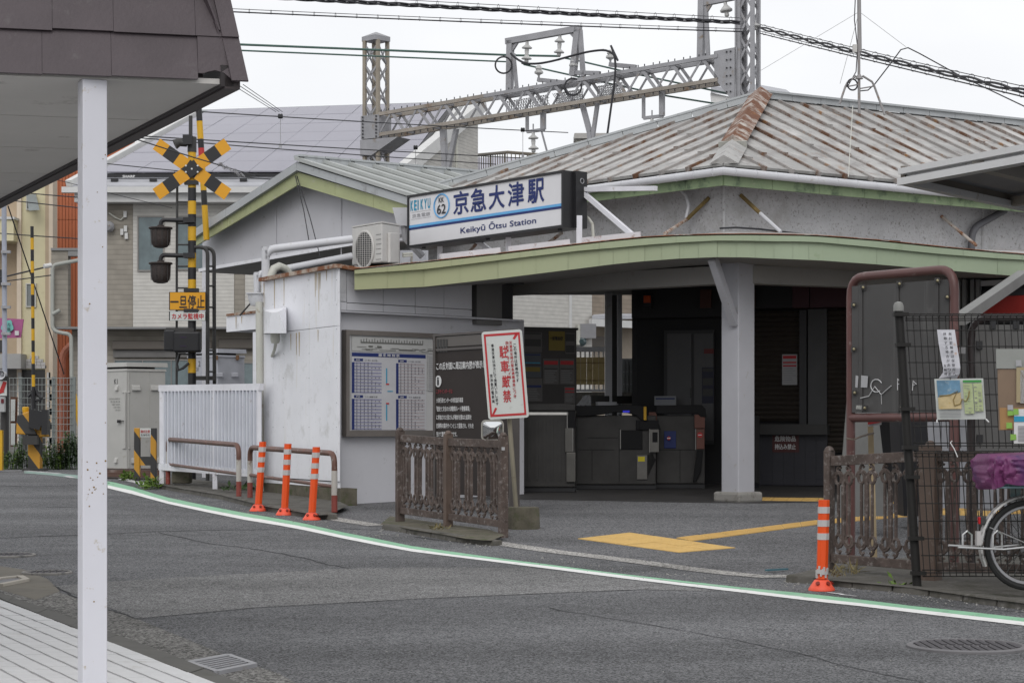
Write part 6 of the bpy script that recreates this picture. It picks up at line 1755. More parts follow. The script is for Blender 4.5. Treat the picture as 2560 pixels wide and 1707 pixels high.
B().tube([wc + bn * .07 + bd * .0, wc + bn * .07 - bd * .28 + UP * .12], .004, 6).build('mudguard_stay', m_chrome, bk)
b = B(); y0 = wc + UP * -.015
b.tube([wc - bd * .50 - UP * .005 + bn * .10, wc - bd * .20 - UP * .02 + bn * .10, wc + bd * .02 + bn * .10 - UP * .0], .008, 7)
b.tube([wc - bd * .50 - UP * .005 - bn * .10, wc - bd * .20 - UP * .02 - bn * .10, wc + bd * .02 - bn * .10], .008, 7)
for x in (-.44, -.24):
    b.tube([wc + bd * (x - .03) + bn * .10 - UP * .01, wc + bd * (x - .03) + bn * .10 + UP * .075, wc + bd * x + bn * .10 + UP * .1, wc + bd * (x + .03) + bn * .10 + UP * .075, wc + bd * (x + .03) + bn * .10 - UP * .015], .0065, 6)
b.build('stand', m_chrome, bk, smooth=True)
B().slab([wc + bd * .05 - UP * (R - .0) + bn * .12, wc + bd * .30 - UP * (R - .0) + bn * .12, wc + bd * .30 - UP * (R - .06) + bn * .10, wc + bd * .10 - UP * (R - .06) + bn * .10], .03, -bn).build('stand_foot', M('tan_worn_metal', (.33, .27, .20), .6), bk)
bz = W(2570, 1215, 13.0).z
bc = wc + bd * .02; bc.z = bz
b = B(); Lb, Wb = .60, .40
for z, s in ((0, .93), (.16, 1.0)):
    q = [bc + bd * (sx * Lb / 2 * s) + bn * (sy * Wb / 2 * s) + UP * z for sx, sy in ((-1, -1), (1, -1), (1, 1), (-1, 1))]
    for i in range(4): b.tube([q[i], q[(i + 1) % 4]], .008, 6)
for k in range(22):
    t = (k + .5) / 22 - .5
    b.tube([bc + bd * (t * Lb * .93) + bn * Wb / 2 * .93, bc + bd * (t * Lb) + bn * Wb / 2 + UP * .16], .003, 4)
for z in (.02, .045): b.tube([bc + bd * (-.5 * Lb * .94) + bn * Wb / 2 * .95 + UP * z, bc + bd * (.5 * Lb * .94) + bn * Wb / 2 * .95 + UP * z], .003, 4)
b.build('rear_basket', flat('pale_blue_basket', (.20, .30, .34), .4), bk)
# wrinkled cover: bulging box skin with folds
cv = B(); nu, nvv = 120, 20
from mathutils import noise as mnoise
def cover_pt(u, v):
    a = 2 * math.pi * u
    cx = math.copysign(abs(math.cos(a)) ** .36, math.cos(a)); cy = math.copysign(abs(math.sin(a)) ** .36, math.sin(a))
    s = .93 + .07 * min(1, v * 2.2) - .5 * max(0, v - .86)
    q = bc + bd * (cx * (Lb / 2 + .04) * s) + bn * (cy * (Wb / 2 + .06) * s) + UP * (.0 + .205 * v - .02 * math.cos(a * 2) * (1 - v))
    out = bd * math.cos(a) + bn * math.sin(a)
    # hanging folds, diagonal creases and a few sharp tucks
    f = .020 * mnoise.noise(V((math.cos(a) * 4, math.sin(a) * 4, v * 1.2))) + .022 * (abs(mnoise.noise(V((math.cos(a) * 7 + v * 2, math.sin(a) * 7 - v * 2.5, v * 2.5 + 3)))) - .25) + .010 * (abs(mnoise.noise(V((math.cos(a) * 15, math.sin(a) * 15, v * 7)))) - .2)
    return q + out * f * (1.6 if v < .9 else .6) + UP * .014 * mnoise.noise(V((math.cos(a) * 3, math.sin(a) * 3, v * 2 + 9)))
vs_ = [cover_pt(i / nu, j / nvv) for j in range(nvv + 1) for i in range(nu)]
fs_ = [(j * nu + i, j * nu + (i + 1) % nu, (j + 1) * nu + (i + 1) % nu, (j + 1) * nu + i) for j in range(nvv) for i in range(nu)]
top_c = bc + UP * .222; vs_.append(top_c)
fs_ += [(nvv * nu + i, nvv * nu + (i + 1) % nu, len(vs_) - 1) for i in range(nu)]
cover = cv.add(vs_, fs_).build('rain_cover', M('purple_rain_cover', (.15, .035, .115), .45, var=.2, vscale=3, dirt=((.06, .025, .10), .5, 2.2), bump=.25, bscale=20), None, smooth=True)
tag(cover, 'crumpled purple rain cover over the rear basket of the bicycle', 'rain cover')

# --- white steel shelter roof at the upper right
sh = thing('shelter_roof', W(2257, 440, 17), 'white steel flat shelter roof edge jutting in at the upper right', 'shelter roof')
z1, z0 = CZ + (HY - 424) / F * 17, CZ + (HY - 462) / F * 17
c0 = W(2257, 440, 17); cf_ = V((c0.x + .457 * 4.2, 17 - 4.2, 0)); cbk = V((c0.x + .755 * 6, 23, 0)); c0 = V((c0.x, c0.y, 0))
m_shw = M('white_shelter_steel', (.60, .60, .60), .4, var=.05, dirt=((.30, .25, .18), .06, 6))
m_shs = M('brown_grey_shelter_soffit', (.16, .14, .12), .7)
B().beam(c0 + UP * (z1 - .02), cf_ + UP * (z1 - .02), .10, .05).build('front_flange', m_shw, sh)
B().beam(c0 + UP * (z0 + .02), cf_ + UP * (z0 + .02), .12, .06).build('front_flange', m_shw, sh)
dv = (cf_ - c0).normalized(); nv = V((-dv.y, dv.x, 0)); nv = nv if nv.y > 0 else -nv
B().beam(c0 + UP * (z1 + z0) / 2 + nv * .04, cf_ + UP * (z1 + z0) / 2 + nv * .04, .02, z1 - z0 - .04).build('front_web', m_shw, sh)
B().beam(c0 + UP * (z0 + .03), cbk + UP * (z0 + .03), .08, .06).build('rear_flange', m_shw, sh)
B().beam(c0 + UP * (z0 + .10), cbk + UP * (z0 + .10), .04, .12).build('rear_web', m_shs, sh)
B().sheet([[c0 + UP * (z0 + .12), cf_ + UP * (z0 + .12), cf_ + (cbk - c0) + UP * (z0 + .12), cbk + UP * (z0 + .12)]]).build('roof_deck', M('grey_deck_sheet', (.20, .20, .21), .6), sh)
for t in (.22, .5, .8):
    a, c = c0.lerp(cf_, t) + UP * (z0 + .06), c0.lerp(cf_, t) + (cbk - c0) * .95 + UP * (z0 + .06)
    B().beam(a, c, .10, .10).build('roof_joist', M('pale_dirty_joist', (.32, .30, .27), .6, dirt=((.2, .15, .1), .2, 5)), sh)
for t in (.30, .62): B().beam(c0.lerp(cbk, t) + UP * (z0 + .05), c0.lerp(cbk, t) + dv * 4.0 + UP * (z0 + .05), .08, .08).build('cross_joist', MATS['pale_dirty_joist'], sh)
a = c0.lerp(cbk, .9) + dv * 3.2; B().beam(V((a.x, a.y, 0)), V((a.x, a.y, z0)), .1, .1).build('shelter_post', m_shw, sh)
# --- shop front in the shade at the right, steel brace
shp = thing('corner_shop', W(2560, 1250, 24.5), 'shaded shop front with dark red fascia under the right end of the canopy', 'shop')
SPp = Plane((2390, 25.6), (2900, 23.6))
B().slab(SPp.quad(2390, 690, 2900, 1262, 0), .2, -SPp.n).build('wall', m_int, shp)
B().slab(SPp.quad(2440, 745, 2900, 806, .05), .05, SPp.n if SPp.n.y < 0 else -SPp.n).build('red_fascia', flat('deep_red_sign', (.22, .012, .008), .35), shp)
B().slab(SPp.quad(2444, 728, 2900, 744, .05), .05, SPp.n if SPp.n.y < 0 else -SPp.n).build('black_band', m_black, shp)
B().slab(SPp.quad(2455, 703, 2900, 716, .06), .05, SPp.n if SPp.n.y < 0 else -SPp.n).build('torn_valance', m_paperd, shp)
for x in (2398, 2412, 2432, 2446):
    B().slab(SPp.quad(x, 700, x + 9, 1262, .08), .06, SPp.n if SPp.n.y < 0 else -SPp.n).build('mullion', M('grey_mullion', (.16, .16, .16), .5), shp)
B().slab(SPp.quad(2455, 830, 2900, 1240, .03), .04, SPp.n if SPp.n.y < 0 else -SPp.n).build('window', m_glass, shp)
o = B().beam(W(2398, 800, 22.5), W(2560, 688, 24.2), .14, .12).build('canopy_strut', M('grey_strut', (.20, .20, .195), .6), st)
# ================================================================ level crossing on the left
def striped(b0, p0, p1, r, cuts, mats, name, parent, n=12):
    """pole as stacked coloured sleeves; cuts: fractions 0..1"""
    for (a, c), mt in zip(zip(cuts, cuts[1:]), mats):
        B().tube([p0.lerp(p1, a), p0.lerp(p1, c)], r, n).build(name, mt, parent, smooth=True)
Yp = 29.0
gp_ = V((W(480, 1060, Yp).x, Yp, gz(0, Yp)))
cs = thing('crossing_signal', gp_, 'level crossing signal post with yellow and black X board, lamps and ladder', 'crossing signal')
ys_ = [1238, 932, 897, 885, 722, 699, 669, 633, 602, 567, 536, 503, 470, 381, 343]
zz = [CZ + (HY - y) / F * Yp for y in ys_]
cols = [m_black, m_yellow, m_black, m_black, m_yellow, m_black, m_yellow, m_black, m_yellow, m_black, m_yellow, m_black, m_yellow, m_dark]
for i, mt in enumerate(cols):
    B().tube([V((gp_.x, Yp, zz[i])), V((gp_.x, Yp, zz[i + 1]))], .060 if i < 13 else .066, 14).build('pole_band', mt, cs, smooth=True)
z_ = lambda y, Y=Yp: CZ + (HY - y) / F * Y
px_ = lambda x, Y=Yp: (x - 1280) / F * Y
B().tube([V((gp_.x - .02, Yp, z_(343))), V((gp_.x - .02, Yp, z_(290)))], .028, 10).build('top_tube', m_dark, cs, smooth=True)
B().box((gp_.x - .05, Yp - .05, z_(352)), (.13, .16, .14)).build('top_bracket', m_black, cs)
B().tube([V((px_(470), Yp - .08, z_(362))), V((px_(452), Yp - .08, z_(358))), V((px_(440), Yp - .1, z_(364)))], .045, 10, r1=.075).build('bell', m_dark, cs, smooth=True)
# X board: each arm five painted fields
cx_ = W(480, 423, Yp - .10)
for sgn_, (dx, dy) in ((1, (178, -126)), (-1, (178, 126))):
    d = V((dx, 0, -dy)).normalized(); L = math.hypot(dx, dy) / F * Yp
    s = V((-d.z, 0, d.x))
    off = -.008 if sgn_ > 0 else .008
    cuts = [0, .135, .285, .42, .58, .715, .865, 1.0]
    mats = [m_amber, m_black, m_amber, m_black, m_amber, m_black, m_amber]
    arm = None
    for (a, c), mt in zip(zip(cuts, cuts[1:]), mats):
        p, q = cx_ + d * (a - .5) * L, cx_ + d * (c - .5) * L
        w = .093
        B().slab([p - s * w + V((0, off, 0)), q - s * w + V((0, off, 0)), q + s * w + V((0, off, 0)), p + s * w + V((0, off, 0))], .006, V((0, 1, 0))).build('arm_field', mt, cs)
dia = [cx_ + V((x, -.012, z)) for x, z in ((0, -.117), (.160, 0), (0, .117), (-.160, 0))]
B().slab(dia, .004, V((0, -1, 0))).build('centre_diamond', m_black, cs)
b = B()
for x, z in ((0, 0), (-.085, .045), (.085, .045), (-.085, -.045), (.085, -.045)):
    B().lathe(cx_ + V((x, -.017, z)), [(.014, 0), (.014, .008), (.006, .012)], 8, (0, -1, 0)).build('bolt', m_paper, cs)
B().box(V((gp_.x, Yp - .05, z_(458))), (.20, .08, .06)).build('arm_clamp', m_black, cs)
# lamps on bent arms
def lamp(y):
    zc = z_(y)
    l_ = B().tube(arc_pts([V((gp_.x, Yp - .02, zc)), V((px_(403), Yp - .05, zc + .01)), V((px_(403), Yp - .05, zc - .10))], .07), .032, 10).build('lamp_arm', m_black, cs, smooth=True)
    c = V((px_(403), Yp - .05, zc - .10))
    m_cage = M('dark_mesh_lamp_cage', (.035, .025, .022), .5, var=.6, vscale=60, bump=.5, bscale=120)
    B().lathe(c - UP * .30, [(.05, 0), (.10, .015), (.13, .06), (.14, .14), (.142, .27), (.17, .275), (.175, .29), (.168, .30), (.05, .305), (.05, .33)], 24).build('lamp_hood', m_cage, cs, smooth=True)
    for a in range(10):
        t = math.radians(a * 36)
        B().beam(c - UP * .26 + V((math.cos(t), math.sin(t), 0)) * .138, c - UP * .03 + V((math.cos(t), math.sin(t), 0)) * .146, .006, .006).build('cage_rib', m_dark, cs)
    B().box(V((gp_.x - .03, Yp - .05, zc)), (.16, .15, .07)).build('arm_clamp', m_black, cs)
lamp(552); lamp(640)
# sign plates
def plate(x0, y0, x1, y1, mt, off=.09, name='plate', rim=m_black):
    q = [W(x0, y1, Yp - off), W(x1, y1, Yp - off), W(x1, y0, Yp - off), W(x0, y0, Yp - off)]
    o = B().slab(q, .012, V((0, 1, 0))).build(name, mt, cs)
    B().slab([p + (p - sum(q, V()) / 4).normalized() * .016 + V((0, .004, 0)) for p in q], .012, V((0, 1, 0))).build('plate_rim', rim, o)
    return o
p1_ = plate(425, 731, 513, 774, m_amber)
text('lettering', '一旦停止', W(426, 771, Yp - .096), V((1, 0, 0)), UP, 33 / F * Yp, m_ink, p1_, 85 / F * Yp, .012)
p2_ = plate(425, 779, 513, 801, m_spl)
text('lettering', 'カメラ監視中', W(429.5, 797.5, Yp - .096), V((1, 0, 0)), UP, 14 / F * Yp, m_inkr, p2_, 79 / F * Yp, .02)
for y in (726, 777): B().box(V((gp_.x, Yp - .05, z_(y))), (.21, .1, .05)).build('plate_clamp', m_black, cs)
B().box(W(469, 855, Yp - .16), (.385, .2, .30)).build('signal_box', flat('matt_black_box', (.012, .012, .014), .5), cs, bevel=.03)
B().box(W(428, 852, Yp - .02), (.16, .34, .30)).build('signal_box', MATS['matt_black_box'], cs, bevel=.02)
B().box(W(450, 824, Yp - .08), (.40, .06, .05)).build('box_hanger', m_dark, cs)
m_dim = flat('dim_purple_led', (.02, .008, .035), .5)
for y, fl_ in ((843, 1), (865, -1)):
    B().slab([W(450, y + 1.5, Yp - .265), W(466, y + 1.5, Yp - .265), W(466, y - 1.5, Yp - .265), W(450, y - 1.5, Yp - .265)], .003, V((0, 1, 0))).build('dark_arrow', m_dim, cs)
B().tube([W(449, 885, Yp - .1), W(442, 910, Yp - .1), W(446, 925, Yp - .12), W(458, 920, Yp - .12), W(472, 908, Yp - .08)], .02, 8).build('box_cable', m_black, cs, smooth=True)
# service ladder and hooped ladder
B().tube([W(441, 1232, Yp + .05), W(442, 640, Yp + .05), W(443, 467, Yp + .05)], .018, 8).build('ladder_rail', m_dark, cs)
for y in (505, 559, 612, 666, 720, 775, 830, 885): B().tube([W(442, y, Yp + .05), W(480, y, Yp)], .013, 7).build('ladder_rung', m_dark, cs)
B().tube(arc_pts([W(480, 618, Yp - .02), W(519, 618, Yp - .02), W(519, 1232, Yp - .02)], .12), .028, 9).build('hoop_rail', m_dark, cs, smooth=True)
B().tube(arc_pts([W(505, 619, Yp + .2), W(535, 621, Yp + .2), W(537, 1232, Yp + .2)], .12), .028, 9).build('hoop_rail', m_dark, cs, smooth=True)
for y in (666, 715, 768, 822, 876, 929): B().tube([W(519, y, Yp - .02), W(536, y, Yp + .2)], .014, 7).build('ladder_rung', m_dark, cs)
B().beam(W(480, 945, Yp), W(537, 945, Yp + .1), .06, .06).build('lower_bar', m_dark, cs)

# barrier arm raised behind it
def barrier(p0, p1, label, cuts, mats, r):
    t = thing('crossing_barrier', p0, label, 'crossing barrier', 'raised crossing barrier arms')
    striped(None, p0, p1, r, cuts, mats, 'arm_band', t)
    return t
Yb = 31.5
pa, pbm = W(514, 560, Yb), W(496, 255, Yb)
yy = lambda y: (560 - y) / 305
barrier(W(516.5, 600, Yb), pbm, 'raised barrier arm with one red band behind the X board', [0, yy(508) * .88 + .1, yy(476) * .88 + .115, .41, .45, .57, .665, .73, .86, .96, 1], [m_yellow, m_black, m_yellow, m_black, m_yellow, m_red, m_black, m_yellow, m_black, m_yellow], .048)
# near barrier machine and its arm at the left
Yg = 34.0
gm_ = V((px_(88, Yg), Yg, gz(0, Yg)))
bm_ = thing('barrier_machine', gm_, 'crossing barrier machine with yellow and black stripes at the left', 'barrier machine')
m_stripe = bpy.data.materials.new('hazard_stripes'); m_stripe.use_nodes = True
n_, l_ = m_stripe.node_tree.nodes, m_stripe.node_tree.links
geo_ = n_.new('ShaderNodeNewGeometry'); dp = n_.new('ShaderNodeVectorMath'); dp.operation = 'DOT_PRODUCT'; dp.inputs[1].default_value = (2.4, .9, 1.8)
fr_ = n_.new('ShaderNodeMath'); fr_.operation = 'FRACT'; gt_ = n_.new('ShaderNodeMath'); gt_.operation = 'GREATER_THAN'; gt_.inputs[1].default_value = .5
mxs = n_.new('ShaderNodeMix'); mxs.data_type = 'RGBA'; mxs.inputs[6].default_value = (.50, .25, .02, 1); mxs.inputs[7].default_value = (.03, .03, .03, 1)
l_.new(geo_.outputs['Position'], dp.inputs[0]); l_.new(dp.outputs['Value'], fr_.inputs[0]); l_.new(fr_.outputs[0], gt_.inputs[0]); l_.new(gt_.outputs[0], mxs.inputs[0]); l_.new(mxs.outputs[2], n_['Principled BSDF'].inputs['Base Color'])
n_['Principled BSDF'].inputs['Roughness'].default_value = .5
B().box(W(88, 1128, Yg) , (.20, .20, .70)).build('pedestal', m_stripe, bm_)
B().box(V((gm_.x, Yg, gm_.z + .02)), (.36, .34, .04)).build('foot_plate', m_dark, bm_)
B().hexa([W(40, 1085, Yg - .15), W(92, 1088, Yg - .15), W(92, 1088, Yg + .2), W(40, 1085, Yg + .2)], [W(43, 1038, Yg - .15), W(80, 1024, Yg - .15), W(80, 1024, Yg + .2), W(43, 1038, Yg + .2)]).build('machine_case', m_stripe, bm_, bevel=.02)
B().box(W(106, 1070, Yg + .05), (.22, .3, .30)).build('machine_case', m_stripe, bm_, bevel=.02)
B().lathe(W(64, 1024, Yg), [(.05, -.05), (.06, .0), (.06, .04), (.04, .05)], 12).build('case_cap', m_yellow, bm_)
B().hexa([W(72, 1068, Yg - .25), W(98, 1075, Yg - .25), W(98, 1075, Yg - .1), W(72, 1068, Yg - .1)], [W(72, 1022, Yg - .25), W(116, 1030, Yg - .25), W(116, 1030, Yg - .1), W(72, 1022, Yg - .1)]).build('drive_housing', m_black, bm_)
B().box(W(113, 1055, Yg - .2), (.10, .12, .42)).build('drive_housing', m_black, bm_)
B().box(W(77, 1100, Yg - .25), (.25, .14, .15)).build('control_box', m_dark, bm_)
B().tube([W(85, 1022, Yg - .2), W(83, 975, Yg - .2)], .045, 9).build('arm_socket', m_black, bm_)
for q in ([(70, 992), (80, 982), (88, 1000), (100, 998)], [(88, 968), (94, 985), (103, 995), (98, 1004)]):
    B().tube([W(x, y, Yg - .2) for x, y in q], .03, 7).build('counter_weight', m_black, bm_)
ysb = [1000, 966, 937, 909, 880, 851, 822, 795, 766, 737, 710, 682, 653, 624, 595, 566]
k0 = W(84, 1000, Yg - .2); k1 = W(80, 566, Yg - .2)
barrier(k0, k1, 'raised yellow and black barrier arm standing on the left barrier machine', [(1000 - y) / 434 for y in ysb], [m_black if i % 2 == 0 else m_yellow for i in range(15)], .029)

# mesh fence, poles, weeds at the crossing
cf2 = thing('wire_fence', W(100, 1185, 37), 'pale wire mesh fence behind the left barrier machine', 'fence')
m_wm = flat('grey_mesh_wire', (.28, .30, .29), .5); m_wp = flat('grey_green_mesh_post', (.19, .21, .205), .5)
for x, w in ((134, .06), (182, .10), (52, .05), (-30, .06)):
    a = W(x, 1190, 37); B().beam(V((a.x, 37, .35)), V((a.x, 37, z_(942, 37))), w, .06).build('post', m_wp, cf2)
for k in range(24):
    x = -30 + k * 9; B().tube([W(x, 1185, 36.95), W(x, 945, 36.95)], .0045, 4).build('mesh_wire', m_wm, cf2)
for k in range(15):
    y = 945 + k * 16.5; B().tube([W(-30, y, 36.95), W(182, y, 36.95)], .0055, 4).build('mesh_wire', m_wm, cf2)
pole = thing('utility_pole', W(11, 1180, 36), 'grey steel pole with bands at the left edge of the picture', 'pole')
B().tube([V((px_(12, 36), 36, gz(0, 36))), W(12, 940, 36)], .075, 12).build('lower_pole', m_dark, pole, smooth=True)
B().tube([W(12, 940, 36), W(10, 470, 36)], .045, 12).build('upper_pole', M('bluish_grey_pole', (.34, .36, .42), .5), pole, smooth=True)
for y in (630, 710, 768, 834): B().box(W(15, y, 35.93), (.16, .08, .05)).build('pole_band', m_galv, pole)
hn = thing('loudspeaker_horn', W(12, 935, 35.7), 'white horn loudspeaker on the left pole above the red arrow sign', 'loudspeaker')
B().lathe(W(12, 935, 35.85), [(.04, 0), (.05, .1), (.085, .2), (.09, .215), (.075, .21), (.03, .1)], 22, (-.12, -1, -.05)).build('horn', m_pipe, hn, smooth=True)
B().lathe(W(12, 935, 35.8), [(.03, 0), (.03, .12), (.012, .14)], 14, (-.12, -1, -.05)).build('horn_core', m_galv, hn, smooth=True)
sg2 = thing('arrow_sign', W(6, 990, 35.8), 'white sign with a curved red arrow on the left pole', 'sign')
B().slab([W(-22, 989, 35.8), W(17, 989, 35.8), W(17, 952, 35.8), W(-22, 952, 35.8)], .01, V((0, 1, 0))).build('plate', m_spl, sg2)
B().slab([W(x, y, 35.79) for x, y in ((-3, 985), (11, 980), (9, 978), (17, 955), (8, 953), (0, 973), (-4, 970))], .004, V((0, 1, 0))).build('red_arrow', m_red, sg2)
cbx = thing('call_box', W(5, 1030, 35.8), 'grey emergency button box with red window below the arrow sign', 'call box')
B().box(W(2, 1011, 35.8), (.16, .1, .27)).build('box_case', flat('pale_grey_case', (.40, .41, .41), .5), cbx, bevel=.01)
B().box(W(6, 1002, 35.74), (.045, .02, .075)).build('red_window', flat('dark_red_window', (.12, .01, .015), .3), cbx)
nbx = thing('roadside_notice', W(33, 1115, 36.6), 'two white notice panes in a brown frame beside the left pole', 'notice')
B().slab([W(26, 1116, 36.6), W(41, 1116, 36.6), W(43, 992, 36.6), W(26, 992, 36.6)], .04, V((0, 1, 0))).build('brown_frame', flat('brown_wood_frame', (.10, .04, .02), .6), nbx)
for y0, y1 in ((998, 1052), (1058, 1112)): B().slab([W(27, y1, 36.55), W(37, y1, 36.55), W(38, y0, 36.55), W(27, y0, 36.55)], .01, V((0, 1, 0))).build('white_pane', m_spl, nbx)
yb = B().box(W(0, 1125, 33), (.09, .09, .66)).build('yellow_marker_post', m_yellow); tag(yb, 'yellow marker post cut by the left edge', 'post')
wood = M('shrub_stem', (.09, .07, .04))
def stalks(c, h, n, sp, label, mt):
    b = B()
    for _ in range(n):
        p = V(c) + V((random.uniform(-sp, sp), random.uniform(-.3, .3), 0)); hh = h * random.uniform(.35, .75)
        tp = p + V((random.uniform(-.1, .1), random.uniform(-.1, .1), hh)); b.beam(p, tp, .008, .008)
        for k in range(int(hh / .022)):
            q = p.lerp(tp, random.uniform(.15, 1)); a = random.uniform(0, 6.28); d = V((math.cos(a), math.sin(a), random.uniform(-.3, .5))) * random.uniform(.06, .11)
            s = V((-math.sin(a), math.cos(a), 0)) * .022
            b.add([q, q + d * .5 + s, q + d, q + d * .5 - s], [(0, 1, 2, 3)])
    o = b.build('tall_weeds', mt, None, recalc=False); o['kind'] = 'stuff'; tag(o, label, 'weeds', 'weeds behind the crossing'); return o
for x, h, n, mt, lb in ((10, .42, 16, m_leaf, 'weeds at the foot of the left pole'), (45, .75, 22, m_leafd, 'dark tall weeds left of the barrier machine'), (62, .5, 16, m_leaf, 'bright weeds left of the striped pedestal'), (112, .55, 24, m_leaf, 'bright weeds right of the striped pedestal'), (150, .7, 30, m_leafd, 'dark weeds in front of the wire fence'), (180, .95, 34, m_leafd, 'tall weeds at the wire fence end post'), (140, .35, 24, m_leaf, 'low bright weeds by the track')):
    stalks(V((px_(x, 35), 35, .38)), h, n, .16, lb, mt)
gy = B().tube([W(183, 985, 38), W(196, 1040, 38), W(210, 1100, 38)], .06, 9).build('guy_guard', m_yellow, None, smooth=True); tag(gy, 'yellow guy wire guard leaning beside the wire fence', 'guard')
# rails crossing
rl = thing('railway_track', W(330, 1185, 31), None, None); rl['kind'] = 'structure'
m_rl = M('rusty_rail', (.11, .06, .045), .6, dirt=((.25, .2, .18), .2, 5))
for k, (y, Y) in enumerate(((1178, 31.6), (1184, 30.8), (1191, 30.2))):
    a, c = W(262, y, Y), W(405, y + 1, Y - .1)
    B().beam(a, a + (c - a) * 1.0, .07, .05).build('rail', m_rl, rl)
B().slab([W(255, 1196, 30), W(405, 1200, 29.6), W(405, 1176, 32.8), W(255, 1174, 32.8)], .02, UP).build('ballast', flat('dark_ballast', (.035, .028, .025), .9), rl)

# --- signal cabinets
def cabinet(pc, pl_, prr, Yc, ytop, ybot, label, writing, pale):
    g = V((px_(pc, Yc), Yc, gz(0, Yc)))
    t = thing('signal_cabinet', g, label, 'cabinet', 'railway signal cabinets')
    LP, RP = Plane((pc, Yc), (pl_, Yc + .55)), Plane((pc, Yc), (prr, Yc + .35))
    zt, zb = z_(ytop, Yc), z_(ybot, Yc)
    a, c, d = LP.at(pl_, 0), LP.at(pc, 0), RP.at(prr, 0); e = a + (d - c)
    f = [a, c, d, e]
    B().hexa([V((q.x, q.y, zb)) for q in f], [V((q.x, q.y, zt)) for q in f]).build('body', pale, t)
    ctr = sum(f, V()) / 4
    for z0, z1, s in ((zt, zt + .035, 1.04), (zt + .07, zt + .14, 1.08)):
        B().hexa([V((ctr.x + (q.x - ctr.x) * s, ctr.y + (q.y - ctr.y) * s, z0)) for q in f], [V((ctr.x + (q.x - ctr.x) * (s - .02), ctr.y + (q.y - ctr.y) * (s - .02), z1)) for q in f]).build('roof_cap', pale, t)
    B().hexa([V((ctr.x + (q.x - ctr.x) * .7, ctr.y + (q.y - ctr.y) * .7, zt)) for q in f], [V((ctr.x + (q.x - ctr.x) * .7, ctr.y + (q.y - ctr.y) * .7, zt + .08)) for q in f]).build('cap_spacer', m_dark, t)
    B().hexa([V((q.x, q.y, gz(q) - .05)) for q in f], [V((ctr.x + (q.x - ctr.x) * 1.03, ctr.y + (q.y - ctr.y) * 1.03, zb)) for q in f]).build('plinth', m_rl, t)
    return t, LP, RP
m_cab = M('dull_grey_cabinet_paint', (.44, .435, .415), .5, var=.06, streak=((.25, .23, .2), .25), dirt=((.26, .24, .2), .06, 6))
k1, LP, RP = cabinet(317, 240, 413, 33, 927, 1171, 'tall grey signal cabinet marked K1 behind the yellow and black frame', 'K1', m_cab)
lr = LP.r if LP.r.x > 0 else -LP.r; rr_ = RP.r if RP.r.x > 0 else -RP.r
text('lettering', 'K1', LP.p(285.5, 960, .004), lr, UP, .085, m_ink, k1, .09, .0)
for k, s in enumerate(('S13P.G.R.CRP2234', '5234', '100V 50VA', '110V 0.05A', '110V 0.05A')):
    text('lettering', s, LP.p(272 + k * 4, 999 + k * 7, .004), lr, UP, .026, flat('faded_grey_ink', (.15, .15, .14)), k1, .30 - .04 * k)
for PL_, x, y in ((RP, 341, 969), (RP, 388, 969), (LP, 291, 969), (RP, 339, 1151), (RP, 388, 1150), (LP, 289, 1150)):
    q = PL_.p(x, y, .02); rdir = rr_ if PL_ is RP else lr; nn = PL_.n if PL_.n.y < 0 else -PL_.n
    w = .075 if PL_ is RP else .038
    B().hexa([q - rdir * w - UP * .045 - nn * .02, q + rdir * w - UP * .045 - nn * .02, q + rdir * w + UP * .045 - nn * .02, q - rdir * w + UP * .045 - nn * .02], [q - rdir * w * .9 - UP * .04 + nn * .02, q + rdir * w * .9 - UP * .04 + nn * .02, q + rdir * w * .9 + UP * .02, q - rdir * w * .9 + UP * .02]).build('vent_hood', m_cab, k1)
B().tube([LP.p(313, 980, .03), LP.p(313, 1120, .03)], .016, 8).build('lock_bar', m_cab, k1)
for y in (980, 1120): B().tube([LP.p(305, y, .03), RP.p(325, y, .02)], .012, 7).build('bar_bracket', m_cab, k1)
B().box(LP.p(297, 1053, .03), (.05, .05, .05)).build('door_handle', m_black, k1)
B().beam(LP.p(297, 1052, .03), LP.p(311, 1052, .03), .012, .012).build('handle_rod', m_dark, k1)
B().beam(RP.p(322, 930, .004), RP.p(322, 1168, .004), .012, .01).build('door_edge', m_cab, k1); B().beam(RP.p(372, 930, .002), RP.p(372, 1168, .002), .006, .006).build('door_edge', m_cab, k1)
k2, LP2, RP2 = cabinet(545, 470, 611, 34.5, 892, 1171, 'second grey signal cabinet marked 2 behind the signal ladder', '2', M('bluish_grey_cabinet_paint', (.40, .41, .45), .5, var=.1, vscale=4))
l2 = LP2.r if LP2.r.x > 0 else -LP2.r
text('lettering', '2', LP2.p(496, 916, .004), l2, UP, .095, m_ink, k2, .05); text('lettering', '31', LP2.p(491, 928, .004), l2, UP, .07, m_ink, k2, .055)
for x, y in ((549, 937), (587, 937)): B().box(RP2.p(x, y, .02), (.13, .05, .075)).build('vent_hood', MATS['bluish_grey_cabinet_paint'], k2, bevel=.01)
for x in (541, 594): B().box(RP2.p(x, 894, .02), (.05, .05, .08)).build('cap_hook', M('rusty_hook', (.18, .09, .04)), k2)
o = B().beam(V((px_(512, 30.6), 30.6, .3)), W(512, 680, 30.6), .075, .075).build('wing_column', m_white, st)
